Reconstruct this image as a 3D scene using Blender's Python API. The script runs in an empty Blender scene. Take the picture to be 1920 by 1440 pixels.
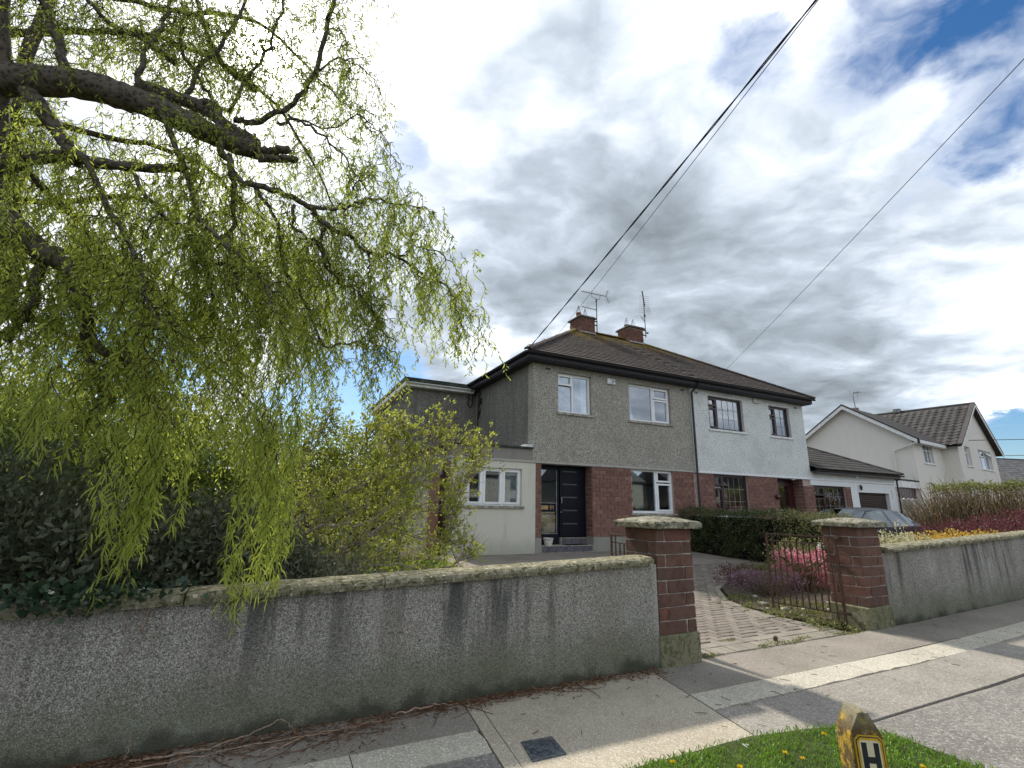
import bpy, math, random
import numpy as np
from mathutils import Matrix, Vector

# ------------------------------------------------------------------ camera, sky, sun, exposure
scene = bpy.context.scene
col = scene.collection
R_ = math.radians
CAM_YAW, CAM_PITCH, CAM_ROLL, EYE = R_(25.825), R_(14.094), R_(1.101), 1.5
def camera_matrix():
    cy, sy, cp, sp = math.cos(CAM_YAW), math.sin(CAM_YAW), math.cos(CAM_PITCH), math.sin(CAM_PITCH)
    f = Vector((sy*cp, cy*cp, sp)); r = Vector((cy, -sy, 0)); u = r.cross(f)
    cr, sr = math.cos(CAM_ROLL), math.sin(CAM_ROLL)
    r2 = r*cr + u*sr; u2 = u*cr - r*sr
    m = Matrix((r2, u2, -f)).transposed().to_4x4(); m.translation = (0, 0, EYE)
    return m
cd = bpy.data.cameras.new('camera'); cam = bpy.data.objects.new('camera', cd); col.objects.link(cam)
cam.matrix_world = camera_matrix()
cd.sensor_width = 36; cd.sensor_fit = 'HORIZONTAL'; cd.lens = 36*896.15/1920
cd.clip_start = 0.05; cd.clip_end = 2000
scene.camera = cam

SUN_AZ, SUN_EL = R_(-7.6), R_(43.4)          # azimuth measured from +Y towards +X
SUN_DIR = Vector((math.sin(SUN_AZ)*math.cos(SUN_EL), math.cos(SUN_AZ)*math.cos(SUN_EL), math.sin(SUN_EL)))
sl = bpy.data.lights.new('sun', 'SUN'); sl.energy = 2.3; sl.angle = R_(2.6); sl.color = (1.0, .93, .82)
so = bpy.data.objects.new('sun', sl); col.objects.link(so)
so.rotation_euler = SUN_DIR.to_track_quat('Z', 'Y').to_euler()

vs = scene.view_settings
vs.view_transform = 'Standard'; vs.look = 'None'; vs.gamma = 1.0; vs.use_curve_mapping = False
vs.exposure = 1.25
scene.cycles.max_bounces = 6; scene.cycles.transparent_max_bounces = 8
scene.cycles.use_adaptive_sampling = True
try:
    scene.cycles.use_denoising = True
except Exception:
    pass

class NT:
    """a node tree with a short way of adding and linking nodes"""
    def __init__(self, tree): self.t = tree
    def n(self, kind, props=None, **inp):
        nd = self.t.nodes.new(kind)
        for k, v in (props or {}).items(): setattr(nd, k, v)
        for k, v in inp.items():
            key = k.replace('_', ' ')
            s = nd.inputs[int(k[1:])] if (k[0] == 'i' and k[1:].isdigit()) else nd.inputs[key]
            if isinstance(v, bpy.types.NodeSocket): self.t.links.new(v, s)
            else: s.default_value = v
        return nd
    def math(self, op, a, b=0.0, c=0.0, clamp=False):
        nd = self.n('ShaderNodeMath', {'operation': op, 'use_clamp': clamp}, i0=a, i1=b, i2=c); return nd.outputs[0]
    def vmath(self, op, a, b=(0, 0, 0), scale=None):
        nd = self.n('ShaderNodeVectorMath', {'operation': op}, i0=a, i1=b)
        if scale is not None: nd.inputs['Scale'].default_value = scale
        return nd.outputs['Value'] if op in ('DOT_PRODUCT', 'LENGTH', 'DISTANCE') else nd.outputs[0]
    def ramp(self, v, a, b, lo=0.0, hi=1.0, smooth=True):
        nd = self.n('ShaderNodeMapRange', {'interpolation_type': 'SMOOTHSTEP' if smooth else 'LINEAR'}, i0=v, i1=a, i2=b, i3=lo, i4=hi); return nd.outputs[0]
    def mix(self, f, a, b, mode='MIX'):
        nd = self.n('ShaderNodeMix', {'data_type': 'RGBA', 'blend_type': mode, 'clamp_factor': True})
        for key, v in ((0, f), (6, a), (7, b)):
            if isinstance(v, bpy.types.NodeSocket): self.t.links.new(v, nd.inputs[key])
            else: nd.inputs[key].default_value = v if key == 0 or len(v) == 4 else (*v, 1)
        return nd.outputs[2]
    def noise(self, vec, scale, detail=4.0, rough=.55, dist=0.0, out=0):
        return self.n('ShaderNodeTexNoise', None, Vector=vec, Scale=scale, Detail=detail, Roughness=rough, Distortion=dist).outputs[out]
    def voro(self, vec, scale, out='Distance', feature='F1'):
        return self.n('ShaderNodeTexVoronoi', {'feature': feature}, Vector=vec, Scale=scale).outputs[out]
    def vec(self, x, y, z): return self.n('ShaderNodeCombineXYZ', None, i0=x, i1=y, i2=z).outputs[0]
    def sep(self, v): o = self.n('ShaderNodeSeparateXYZ', None, i0=v).outputs; return o[0], o[1], o[2]
    def mul(self, v, k): return self.n('ShaderNodeVectorMath', {'operation': 'MULTIPLY'}, i0=v, i1=k).outputs[0]

# --- sky: blue Nishita sky behind broken cloud
world = bpy.data.worlds.new('World'); scene.world = world; world.use_nodes = True
wt = world.node_tree; wt.nodes.clear(); W = NT(wt)
sky = W.n('ShaderNodeTexSky', {'sky_type': 'NISHITA', 'sun_disc': False, 'sun_elevation': SUN_EL, 'sun_rotation': SUN_AZ, 'air_density': 1.0, 'dust_density': .6, 'ozone_density': 4.0})
dirv = W.n('ShaderNodeTexCoord').outputs['Generated']
dx, dy, dz = W.sep(dirv)
den = W.math('ADD', W.math('MAXIMUM', dz, 0.0), .22)
plane = W.vec(W.math('DIVIDE', dx, den), W.math('DIVIDE', dy, den), 0.0)
warp = W.noise(plane, 1.5, 5, .55, 0, 1)
pl2 = W.vmath('ADD', plane, W.mul(W.vmath('SUBTRACT', warp, (.5, .5, .5)), (.42, .42, 0)))
rp = W.n('ShaderNodeVectorRotate', {'rotation_type': 'Z_AXIS'}, Vector=pl2, Angle=.62).outputs[0]
rp = W.mul(rp, (1.0, 1.32, 1.0))
big = W.noise(pl2, 1.15, 3, .5)
mid = W.noise(rp, 2.0, 8, .52)
fine = W.noise(rp, 5.6, 6, .55)
wobble = W.mul(W.vmath('SUBTRACT', W.noise(plane, 2.6, 8, .62, 0, 1), (.5, .5, .5)), (.26, .26, .26))
dw = W.vmath('NORMALIZE', W.vmath('ADD', dirv, wobble))
def patch(d, rad):                                   # soft irregular patch of sky around one direction
    d = Vector(d).normalized()
    return W.ramp(W.vmath('DOT_PRODUCT', dw, tuple(d)), math.cos(min(rad*1.9, 1.5)), 1.0)
def total(lst):
    s = None
    for d, rad, w in lst:
        v = W.math('MULTIPLY', patch(d, rad), w)
        s = v if s is None else W.math('MAXIMUM', s, v)
    return s
holes = total([((.700, .267, .663), .085, .78), ((.773, .179, .609), .08, .88), ((.588, .385, .712), .05, .6), ((.123, .781, .612), .040, .85),
               ((.122, .977, .173), .11, 1.2), ((.825, .183, .534), .07, .8), ((.824, .286, .489), .05, .6),
               ((-.236, .95, .203), .09, 1.0), ((.90, .42, .10), .05, .5), ((.945, .30, .085), .045, 1.2), ((-.6, -.3, .74), .12, 1.0), ((.3, -.8, .5), .13, 1.0), ((-.8, .4, .45), .1, 1.0)])
dark = total([((.425, .683, .594), .20, .8), ((.644, .567, .513), .20, 1.0), ((.600, .669, .439), .20, 1.0), ((.864, .352, .361), .13, .8), ((.419, .778, .468), .14, .8),
              ((.823, .517, .237), .15, .8), ((.72, .62, .32), .16, .8), ((.30, .90, .32), .10, .6), ((-.5, -.5, .7), .2, .5), ((.5, -.7, .5), .15, .5), ((-.7, .3, .6), .2, .6)])
light = total([((.189, .699, .690), .20, 1.0), ((.386, .877, .286), .07, 1.0), ((.509, .477, .716), .13, .9), ((.505, .573, .645), .05, .9), ((.719, .356, .597), .14, 1.1),
               ((.868, .244, .432), .13, 1.0), ((.917, .288, .277), .11, 1.0), ((.926, .370, .072), .07, .8), ((-.096, .72, .687), .28, 1.2), ((-.3, .9, .3), .22, .8),
               ((-.3, -.8, .5), .3, .8), ((.7, -.5, .5), .3, .8)])
cover = W.math('ADD', W.math('MULTIPLY', mid, 1.3), W.math('MULTIPLY', fine, 1.3))
cover = W.ramp(W.math('SUBTRACT', W.math('SUBTRACT', cover, .42), W.math('MULTIPLY', holes, .92)), -.08, .62)
thick = W.math('ADD', W.math('MULTIPLY', big, .9), W.math('MULTIPLY', mid, 1.15))
thick = W.math('ADD', thick, W.math('MULTIPLY', fine, .78))
thick = W.math('ADD', thick, W.math('SUBTRACT', W.math('MULTIPLY', dark, .30), W.math('MULTIPLY', light, .34)))
tk = W.ramp(thick, .84, 1.92, smooth=False)
cr_ = W.n('ShaderNodeValToRGB', None, Fac=tk); el = cr_.color_ramp.elements; cr_.color_ramp.interpolation = 'LINEAR'
el[0].position = 0.0; el[0].color = (1.05, 1.06, 1.08, 1); el[1].position = 1.0; el[1].color = (.17, .195, .22, 1)
for ps, c3 in ((.20, (.84, .87, .91)), (.40, (.55, .60, .675)), (.58, (.365, .415, .475)), (.78, (.255, .295, .335))): e_ = el.new(ps); e_.color = (*c3, 1)
cl = cr_.outputs[0]
sund = W.vmath('DOT_PRODUCT', dirv, tuple(SUN_DIR))
glow = W.math('ADD', W.math('MULTIPLY', W.math('POWER', W.math('MAXIMUM', sund, 0.0), 1800.0), 14.0), W.math('MULTIPLY', W.math('POWER', W.math('MAXIMUM', sund, 0.0), 90.0), .9))
cl = W.mix(1.0, cl, W.n('ShaderNodeCombineColor', None, i0=glow, i1=glow, i2=W.math('MULTIPLY', glow, .93)).outputs[0], 'ADD')
hs = W.n('ShaderNodeHueSaturation', None, Color=sky.outputs[0], Saturation=1.25)
bgb = W.n('ShaderNodeBackground', None, Color=hs.outputs[0], Strength=.058)
bgc = W.n('ShaderNodeBackground', None, Color=cl, Strength=.70)
mx = W.n('ShaderNodeMixShader', None, i0=cover, i1=bgb.outputs[0], i2=bgc.outputs[0])
W.n('ShaderNodeOutputWorld', None, Surface=mx.outputs[0])

# ------------------------------------------------------------------ materials
MATS = {}
def new_mat(name):
    m = bpy.data.materials.new(name); m.use_nodes = True; m.node_tree.nodes.clear()
    T = NT(m.node_tree); MATS[name] = m
    return m, T
def finish(T, colr, rough=.8, spec=.3, height=None, bump=.3, dist=.01, metal=0.0, extra=None):
    b = T.n('ShaderNodeBsdfPrincipled', None, Base_Color=colr if isinstance(colr, bpy.types.NodeSocket) else (*colr, 1), Roughness=rough, Metallic=metal)
    b.inputs['Specular IOR Level'].default_value = spec
    if height is not None:
        bp = T.n('ShaderNodeBump', None, Strength=bump, Distance=dist, Height=height)
        T.t.links.new(bp.outputs[0], b.inputs['Normal'])
    T.n('ShaderNodeOutputMaterial', None, Surface=b.outputs[0])
    return b
def pos(T): return T.n('ShaderNodeNewGeometry').outputs['Position']
def rnd(T): return T.n('ShaderNodeObjectInfo').outputs['Random']
def plain(name, c, rough=.6, spec=.4, var=.12, scale=6.0, metal=0.0, bump=0.0):
    m, T = new_mat(name); p = pos(T)
    n1 = T.noise(p, scale, 6, .6)
    lo = tuple(max(0, x*(1-var*2)) for x in c); hi = tuple(min(1, x*(1+var*1.2)) for x in c)
    k = T.mix(T.ramp(n1, .3, .7), lo, hi)
    finish(T, k, rough, spec, T.noise(p, scale*12, 3) if bump else None, bump, .004, metal)
    return m
def pebbledash(name, a, b, c, scale, streak=0.0, moss=0.0, bump=.8, stain=(.05, .05, .05), top=1.0, painted=False):
    """thrown stone render: small stones of several tones, weather streaks that run down, green at the foot"""
    m, T = new_mat(name); p = pos(T)
    v = T.voro(p, scale); vc = T.voro(p, scale, 'Color')
    r, g, bl = T.sep(vc)
    k = T.mix(T.ramp(r, .25, .75), a, b); k = T.mix(T.ramp(g, .72, .9), k, c)
    k = T.mix(T.ramp(v, .35, .75, 0, .25 if painted else .75), k, tuple(x*.35 for x in a))     # joints between stones
    big = T.noise(p, 1.3, 5, .6); k = T.mix(T.ramp(big, .42, .72, 0, .35), k, tuple(x*.55 for x in a))
    if moss:
        k = T.mix(T.ramp(T.noise(T.vmath('ADD', p, (4, 2, 9)), 1.7, 5, .65), .50, .70, 0, .28), k, (.24, .18, .14))
        k = T.mix(T.ramp(T.noise(T.vmath('ADD', p, (7, 5, 3)), 1.1, 5, .65), .52, .72, 0, .5), k, (.52, .52, .48))
        k = T.mix(T.ramp(T.noise(p, 42, 4, .7), .52, .62, 0, .55), k, (.055, .052, .046))
    if streak:
        sp = T.mul(p, (5.2, 5.2, .42)); s = T.noise(sp, 1.0, 5, .62)
        x, y, z = T.sep(p)
        fall = T.ramp(z, .12, top, .15, 1.0)
        sm = T.math('MULTIPLY', T.ramp(s, .46, .60), fall)
        gaps = T.ramp(T.noise(T.mul(p, (1, 1, 0)), .8, 2), .36, .56, .1, 1)
        k = T.mix(T.math('MULTIPLY', T.math('MULTIPLY', sm, gaps), streak), k, stain)
        s2 = T.ramp(T.noise(T.mul(p, (6, 6, .5)), 1.0, 4, .6), .55, .72)
        k = T.mix(T.math('MULTIPLY', s2, streak*.35), k, (.50, .53, .46))
    if moss:
        x, y, z = T.sep(p)
        zz = T.math('ADD', z, T.math('MULTIPLY', T.noise(p, 3.5, 5, .6), -.5))
        k = T.mix(T.ramp(zz, .30, -.12, 0, moss), k, (.10, .115, .06))
        k = T.mix(T.ramp(zz, -.10, -.26, 0, .8), k, (.045, .047, .032))
    h = T.math('ADD', T.math('MULTIPLY', v, -1.0), T.math('MULTIPLY', T.noise(p, scale*.35, 3), .8))
    finish(T, k, .92, .15, h, bump, .55/scale)
    return m
pebbledash('wall_dash', (.30, .285, .25), (.46, .44, .395), (.66, .635, .575), 128, streak=.80, moss=.6, bump=1.0, stain=(.045, .046, .048), top=.8)
pebbledash('house_dash', (.395, .375, .325), (.51, .49, .425), (.64, .61, .54), 50, bump=1.0, streak=.0)
pebbledash('white_dash', (.74, .77, .75), (.80, .825, .805), (.85, .87, .85), 30, bump=1.0, painted=True)
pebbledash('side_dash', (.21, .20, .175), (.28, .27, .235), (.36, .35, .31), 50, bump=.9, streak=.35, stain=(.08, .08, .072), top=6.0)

def rendered(name, c, stain=(.30, .29, .22), amount=.5, foot=.0):
    m, T = new_mat(name); p = pos(T); x, y, z = T.sep(p)
    s = T.noise(T.mul(p, (2.6, 2.6, .5)), 1.0, 6, .65)
    k = T.mix(T.ramp(s, .48, .78, 0, amount), c, stain)
    k = T.mix(T.ramp(T.noise(p, 9, 5), .55, .8, 0, .25), k, tuple(v*.7 for v in c))
    if foot:
        zz = T.math('ADD', z, T.math('MULTIPLY', T.noise(p, 4, 4), -.45))
        k = T.mix(T.ramp(zz, .55, .0, 0, foot), k, (.16, .17, .11))
    finish(T, k, .85, .2, T.noise(p, 60, 4), .25, .01)
    return m
rendered('cream_render', (.64, .63, .54), (.38, .38, .29), .6, .35)
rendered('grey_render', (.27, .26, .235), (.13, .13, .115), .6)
rendered('band_render', (.42, .41, .37), (.20, .20, .18), .5)
rendered('white_render', (.80, .83, .84), (.58, .60, .60), .35)
rendered('ivory_render', (.74, .71, .65), (.55, .53, .47), .3)
rendered('plinth_render', (.30, .30, .26), (.14, .15, .09), .7)

def brick_mat(name, a, b, c, bloom=.3):
    m, T = new_mat(name); p = pos(T); q = rnd(T)
    k = T.mix(q, a, b); k = T.mix(T.ramp(T.math('FRACT', T.math('MULTIPLY', q, 7.31)), .80, 1.0, 0, .8), k, c)
    n = T.noise(p, 14, 6, .65); k = T.mix(T.ramp(n, .42, .74, 0, .8), k, tuple(v*.45 for v in a)); k = T.mix(T.ramp(T.noise(p, 4.5, 5, .6), .48, .70, 0, .45), k, tuple(v*.5 for v in b))
    k = T.mix(T.ramp(T.noise(p, 22, 5, .7), .60, .80, 0, bloom), k, (.42, .39, .36))
    finish(T, k, .85, .2, T.noise(p, 70, 5, .6), .5, .006)
    return m
brick_mat('house_brick', (.27, .145, .115), (.19, .105, .088), (.32, .185, .15), .25)
brick_mat('pillar_brick', (.165, .088, .066), (.110, .066, .053), (.195, .08, .062), .42)
brick_mat('chimney_brick', (.20, .095, .072), (.13, .068, .056), (.24, .115, .085), .1)
plain('mortar', (.47, .37, .32), .95, .1, .15, 20)
plain('mortar_pale', (.42, .39, .35), .95, .1, .2, 25)

def mossy_concrete(name, a, b, lichen=(.62, .58, .42), moss=(.16, .16, .07), upw=True, scale=1.0):
    m, T = new_mat(name); p = pos(T)
    k = T.mix(T.ramp(T.noise(p, 7*scale, 6, .65), .35, .68), a, b)
    k = T.mix(T.ramp(T.noise(p, 18*scale, 6, .7), .49, .60), k, moss)
    k = T.mix(T.ramp(T.noise(T.vmath('ADD', p, (3, 7, 1)), 26*scale, 4, .6), .60, .66, 0, .9), k, lichen)
    k = T.mix(T.math('MULTIPLY', T.ramp(T.voro(p, 11*scale), .20, .10, 0, .5), T.ramp(T.noise(p, 3, 3), .5, .62)), k, tuple(v*1.6 for v in b))
    k = T.mix(T.ramp(T.noise(T.vmath('ADD', p, (1, 9, 4)), 60*scale, 4, .7), .54, .64, 0, .75), k, tuple(v*.35 for v in a))
    finish(T, k, .95, .12, T.noise(p, 55, 6, .7), .8, .012)
    return m
mossy_concrete('coping', (.20, .185, .125), (.32, .295, .21), moss=(.085, .085, .04))
mossy_concrete('cap_stone', (.19, .18, .14), (.315, .295, .235), moss=(.09, .09, .05))
mossy_concrete('plinth_concrete', (.17, .165, .10), (.235, .225, .15), (.27, .25, .15), (.12, .12, .06), scale=.6)
plain('sill_concrete', (.36, .345, .29), .9, .2, .25, 9, bump=.3)
plain('white_sill', (.80, .81, .80), .7, .3, .08)
plain('upvc_white', (.88, .89, .90), .35, .5, .03)
plain('brown_frame', (.045, .022, .022), .4, .5, .15)
plain('black_plastic', (.018, .018, .022), .35, .5, .1)
plain('soffit_dark', (.030, .030, .034), .6, .3, .1)
plain('fascia_white', (.78, .78, .76), .6, .3, .08)
plain('door_navy', (.006, .008, .016), .45, .22, .1)
plain('door_moulding', (.075, .085, .10), .4, .4, .1)
plain('cap_dark', (.13, .12, .105), .9, .2, .3, 12)
plain('red_door', (.06, .012, .014), .35, .5, .1)
plain('brass', (.55, .38, .20), .35, .5, .1, metal=.8)
plain('lead_grey', (.28, .28, .28), .7, .3, .2)
plain('timber_brown', (.17, .062, .03), .7, .3, .25, 12)
plain('blind_white', (.84, .87, .87), .6, .3, .05)
plain('curtain', (.80, .82, .80), .9, .1, .15)
plain('dark_room', (.02, .021, .022), .9, .1, .1)
plain('slat_brown', (.055, .038, .036), .45, .5, .1)
plain('terracotta', (.32, .12, .07), .8, .2, .2)
plain('alu', (.42, .42, .43), .4, .5, .1, metal=.7)
plain('aerial_dark', (.08, .075, .08), .6, .3, .1)
plain('wire_black', (.025, .025, .028), .7, .3, .1)
plain('pot_white', (.62, .62, .58), .6, .3, .15, 15)
plain('mat_dark', (.018, .016, .016), .95, .1, .1)
plain('alarm_white', (.80, .82, .84), .4, .4, .03)
plain('alarm_cream', (.68, .66, .58), .5, .4, .05)
plain('ink', (.05, .055, .07), .7, .2, .05)
plain('felt', (.055, .065, .055), .9, .2, .3, 5)
plain('red_lens', (.52, .02, .02), .2, .6, .1)
plain('tyre', (.02, .02, .02), .9, .1)
plain('seat_cloth', (.10, .10, .11), .9, .1)
plain('iron_cover', (.085, .10, .115), .55, .4, .3, 30, metal=.2)
plain('bone_white', (.78, .78, .74), .7, .2, .1)
plain('stone_grey', (.34, .31, .27), .85, .2, .2, 12, bump=.3)
plain('pole_wood', (.15, .11, .08), .9, .1, .3, 4)
def rusty(name):
    m, T = new_mat(name); p = pos(T)
    k = T.mix(T.ramp(T.noise(p, 30, 5, .6), .35, .7), (.060, .034, .026), (.125, .075, .052))
    k = T.mix(T.ramp(T.noise(p, 9, 4), .6, .75, 0, .5), k, (.07, .035, .025))
    finish(T, k, .75, .3, T.noise(p, 120, 3), .3, .003)
rusty('gate_rust')
def paving(name, a, b, grain, c=(.5, .48, .42), broom=0.0, cracks=0.0, bump=.5):
    m, T = new_mat(name); p = pos(T)
    k = T.mix(T.ramp(T.noise(p, 1.7, 6, .6), .3, .7), a, b)
    vc = T.voro(p, grain, 'Color'); r, g, bl = T.sep(vc)
    k = T.mix(T.ramp(r, .1, .9, 0, .5), k, tuple(x*.5 for x in a)); k = T.mix(T.ramp(g, .84, .95, 0, .75), k, c)
    k = T.mix(T.ramp(T.noise(p, 5, 6, .7), .56, .72, 0, .35), k, tuple(x*.6 for x in a))
    h = T.math('MULTIPLY', T.voro(p, grain), -1.0)
    if broom:
        lines = T.noise(T.mul(p, (120, 6, 6)), 1.0, 3, .6)
        h = T.math('ADD', T.math('MULTIPLY', h, .5), T.math('MULTIPLY', lines, .9))
        k = T.mix(T.ramp(lines, .48, .70, 0, broom), k, tuple(min(1, x*1.25) for x in b))
    if cracks:
        d = T.noise(p, 3, 3, .5, 0, 1)
        e = T.n('ShaderNodeTexVoronoi', {'feature': 'DISTANCE_TO_EDGE'}, Vector=T.vmath('ADD', p, T.mul(d, (.4, .4, 0))), Scale=.55).outputs['Distance']
        k = T.mix(T.ramp(e, .012, .004, 0, cracks), k, (.03, .03, .028))
    finish(T, k, .93, .15, h, bump, .35/grain)
    return m
paving('slab_concrete', (.36, .315, .245), (.445, .395, .315), 150, (.62, .58, .48), broom=.35, bump=.4)
paving('strip_concrete', (.41, .38, .31), (.50, .465, .385), 120, (.74, .70, .6), bump=.4)
paving('tarmac_smooth', (.22, .197, .165), (.30, .27, .23), 140, (.36, .34, .31), bump=.4)
paving('tarmac_grey', (.25, .23, .20), (.325, .30, .265), 95, (.42, .40, .36), bump=.8, cracks=.0)
paving('tarmac_rough', (.18, .17, .155), (.25, .235, .215), 70, (.36, .35, .33), bump=1.0, cracks=.0)
paving('road_tarmac', (.05, .05, .05), (.07, .07, .068), 50, (.2, .2, .2), bump=.8)
paving('soil', (.055, .042, .030), (.085, .065, .045), 45, (.2, .17, .13), bump=1.0)
paving('leaf_soil', (.10, .065, .042), (.15, .10, .065), 60, (.26, .2, .14), bump=1.0)
paving('earth', (.05, .06, .025), (.07, .085, .03), 8, (.12, .13, .06))
def paver_mat(name, a, b):
    m, T = new_mat(name); p = pos(T); q = rnd(T)
    cellv = T.n('ShaderNodeAttribute', {'attribute_name': 'tint'}).outputs['Fac']
    k = T.mix(T.math('FRACT', T.math('ADD', q, cellv)), a, b)
    k = T.mix(T.ramp(T.noise(p, 2.2, 5, .6), .45, .7, 0, .45), k, (.115, .10, .082))
    k = T.mix(T.ramp(T.noise(p, 30, 5, .7), .5, .75, 0, .5), k, tuple(v*.5 for v in a))
    finish(T, k, .93, .15, T.noise(p, 80, 4), .5, .006)
paver_mat('paver', (.185, .16, .135), (.245, .215, .183))
paver_mat('paver_pale', (.225, .205, .17), (.285, .258, .215))
def tile_mat(name, a, b, moss=None, zlo=0, zhi=1, mosscol=(.17, .115, .03)):
    m, T = new_mat(name); p = pos(T); q = T.math('FRACT', T.math('ADD', rnd(T), T.n('ShaderNodeAttribute', {'attribute_name': 'tint'}).outputs['Fac']))
    k = T.mix(q, a, b)
    k = T.mix(T.ramp(T.noise(p, 3.5, 5, .6), .45, .75, 0, .5), k, tuple(v*.5 for v in a))
    if moss:
        x, y, z = T.sep(p)
        f = T.math('ADD', T.ramp(z, zlo, zhi, 0, 1, False), T.math('MULTIPLY', T.math('SUBTRACT', T.noise(p, 1.6, 6, .65), .5), 1.6))
        k = T.mix(T.ramp(f, .45, 1.05, 0, moss), k, mosscol)
        k = T.mix(T.math('MULTIPLY', T.ramp(f, .2, .7, 0, .6), T.ramp(T.noise(p, 2.3, 4), .5, .68)), k, (.16, .06, .04))
    finish(T, k, .9, .2, T.noise(p, 60, 4), .4, .006)
tile_mat('roof_tile', (.064, .052, .046), (.092, .075, .066), .95, 6.7, 8.8, (.20, .145, .03))
tile_mat('roof_tile_grey', (.070, .067, .064), (.088, .084, .08))
tile_mat('roof_tile_wavy', (.052, .048, .047), (.090, .083, .080))
tile_mat('slate_far', (.20, .19, .18), (.30, .285, .27))
def glass_mat(name, tint, mirror, base=(.03, .035, .04)):
    m, T = new_mat(name)
    gl = T.n('ShaderNodeBsdfGlossy', None, Color=(*tint, 1), Roughness=.015)
    tr = T.n('ShaderNodeBsdfTransparent', None, Color=(.45, .52, .53, 1) if 'car' in name else (.88, .92, .92, 1))
    fr = T.n('ShaderNodeFresnel', None, IOR=1.5).outputs[0]
    f = T.math('ADD', T.math('MULTIPLY', fr, .9 if 'car' in name else 1.6), mirror, clamp=True)
    mxs = T.n('ShaderNodeMixShader', None, i0=f, i1=tr.outputs[0], i2=gl.outputs[0])
    T.n('ShaderNodeOutputMaterial', None, Surface=mxs.outputs[0])
glass_mat('window_glass', (.86, .92, 1.0), .20)
glass_mat('dark_glass', (.9, .95, 1.0), .10)
glass_mat('car_glass', (.85, .95, 1.0), .06)
def car_paint():
    m, T = new_mat('car_paint')
    b = finish(T, (.020, .021, .029), .45, .22); b.inputs['Coat Weight'].default_value = .12; b.inputs['Coat Roughness'].default_value = .08
car_paint()
def leaf_mat(name, cols, trans=.45, rough=.55, spec=.3, tcol=None, dry=None):
    """leaf colour varies from leaf to leaf through the per-leaf value 'tint'"""
    m, T = new_mat(name)
    a = T.n('ShaderNodeAttribute', {'attribute_name': 'tint'}).outputs['Fac']
    k = T.mix(T.ramp(a, 0, .5, smooth=False), cols[0], cols[1]); k = T.mix(T.ramp(a, .5, 1.0, smooth=False), k, cols[2])
    b = T.n('ShaderNodeBsdfPrincipled', None, Base_Color=k, Roughness=rough); b.inputs['Specular IOR Level'].default_value = spec
    t = T.n('ShaderNodeBsdfTranslucent', None, Color=T.mix(.35, k, tcol or tuple(min(1, c*2.2) for c in cols[1])))
    s = T.n('ShaderNodeMixShader', None, i0=trans, i1=b.outputs[0], i2=t.outputs[0])
    T.n('ShaderNodeOutputMaterial', None, Surface=s.outputs[0])
leaf_mat('willow_leaf', [(.165, .215, .038), (.29, .355, .06), (.47, .53, .13)], .62, .5, .35, (.74, .84, .13))
leaf_mat('lilac_leaf', [(.13, .17, .03), (.31, .36, .06), (.50, .53, .12)], .45, .5, .4, (.55, .55, .06))
leaf_mat('grey_leaf', [(.045, .055, .03), (.09, .105, .062), (.26, .27, .20)], .15, .55, .25)
leaf_mat('ivy_leaf', [(.018, .04, .022), (.03, .06, .03), (.045, .085, .04)], .15, .35, .5)
leaf_mat('hedge_leaf', [(.035, .052, .018), (.075, .10, .03), (.15, .17, .055)], .2, .4, .45)
leaf_mat('variegated_leaf', [(.10, .12, .03), (.33, .32, .11), (.55, .48, .25)], .25, .5, .4)
leaf_mat('tree_leaf', [(.05, .07, .014), (.15, .18, .025), (.32, .34, .05)], .4, .55, .3, (.4, .45, .05))
leaf_mat('tree_leaf_dark', [(.03, .05, .014), (.07, .10, .02), (.16, .19, .03)], .35, .6, .15)
leaf_mat('grass_blade', [(.06, .13, .012), (.11, .22, .02), (.20, .31, .05)], .4, .5, .35, (.30, .50, .05))
leaf_mat('weed_leaf', [(.06, .09, .02), (.16, .18, .05), (.30, .29, .10)], .3, .6, .3)
leaf_mat('pink_petal', [(.44, .11, .16), (.62, .20, .26), (.76, .42, .42)], .3, .6, .2)
leaf_mat('purple_heather', [(.13, .10, .08), (.30, .17, .24), (.46, .31, .39)], .25, .7, .2)
leaf_mat('red_leaf', [(.045, .015, .018), (.11, .03, .038), (.19, .075, .075)], .3, .6, .3)
leaf_mat('yellow_flower', [(.16, .14, .03), (.46, .30, .04), (.66, .45, .10)], .3, .6, .3)
leaf_mat('cream_flower', [(.16, .18, .07), (.46, .43, .24), (.68, .62, .48)], .25, .6, .3)
leaf_mat('white_petal', [(.7, .7, .66), (.8, .8, .76), (.85, .84, .8)], .3, .6, .3)
leaf_mat('dandelion', [(.65, .45, .01), (.75, .55, .01), (.82, .62, .02)], .2, .6, .3)
leaf_mat('dry_twig', [(.14, .095, .05), (.24, .18, .095), (.36, .28, .16)], .1, .8, .2)
leaf_mat('litter', [(.08, .045, .028), (.15, .085, .05), (.25, .16, .10)], .1, .85, .15)
leaf_mat('seed_head', [(.04, .02, .018), (.07, .035, .03), (.12, .065, .05)], .1, .8, .2)
def bark(name, a, b, scale=18):
    m, T = new_mat(name); p = pos(T)
    n = T.noise(T.mul(p, (1, 1, 1)), scale, 6, .65, .6); n = T.math('ADD', T.math('MULTIPLY', n, .6), T.math('MULTIPLY', T.voro(T.vmath('ADD', p, T.mul(T.noise(p, 9, 3, .5, 0, 1), (.12, .12, .12))), scale*1.3), .6)); k = T.mix(T.ramp(n, .35, .72), a, b)
    k = T.mix(T.ramp(T.noise(p, 5, 4), .58, .75, 0, .35), k, (.09, .10, .045))
    finish(T, k, .95, .1, n, .9, .02)
bark('willow_bark', (.048, .041, .033), (.135, .115, .092))
bark('twig_bark', (.045, .032, .020), (.095, .068, .040), 40)
bark('lilac_bark', (.20, .165, .125), (.34, .29, .225), 30)
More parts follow.
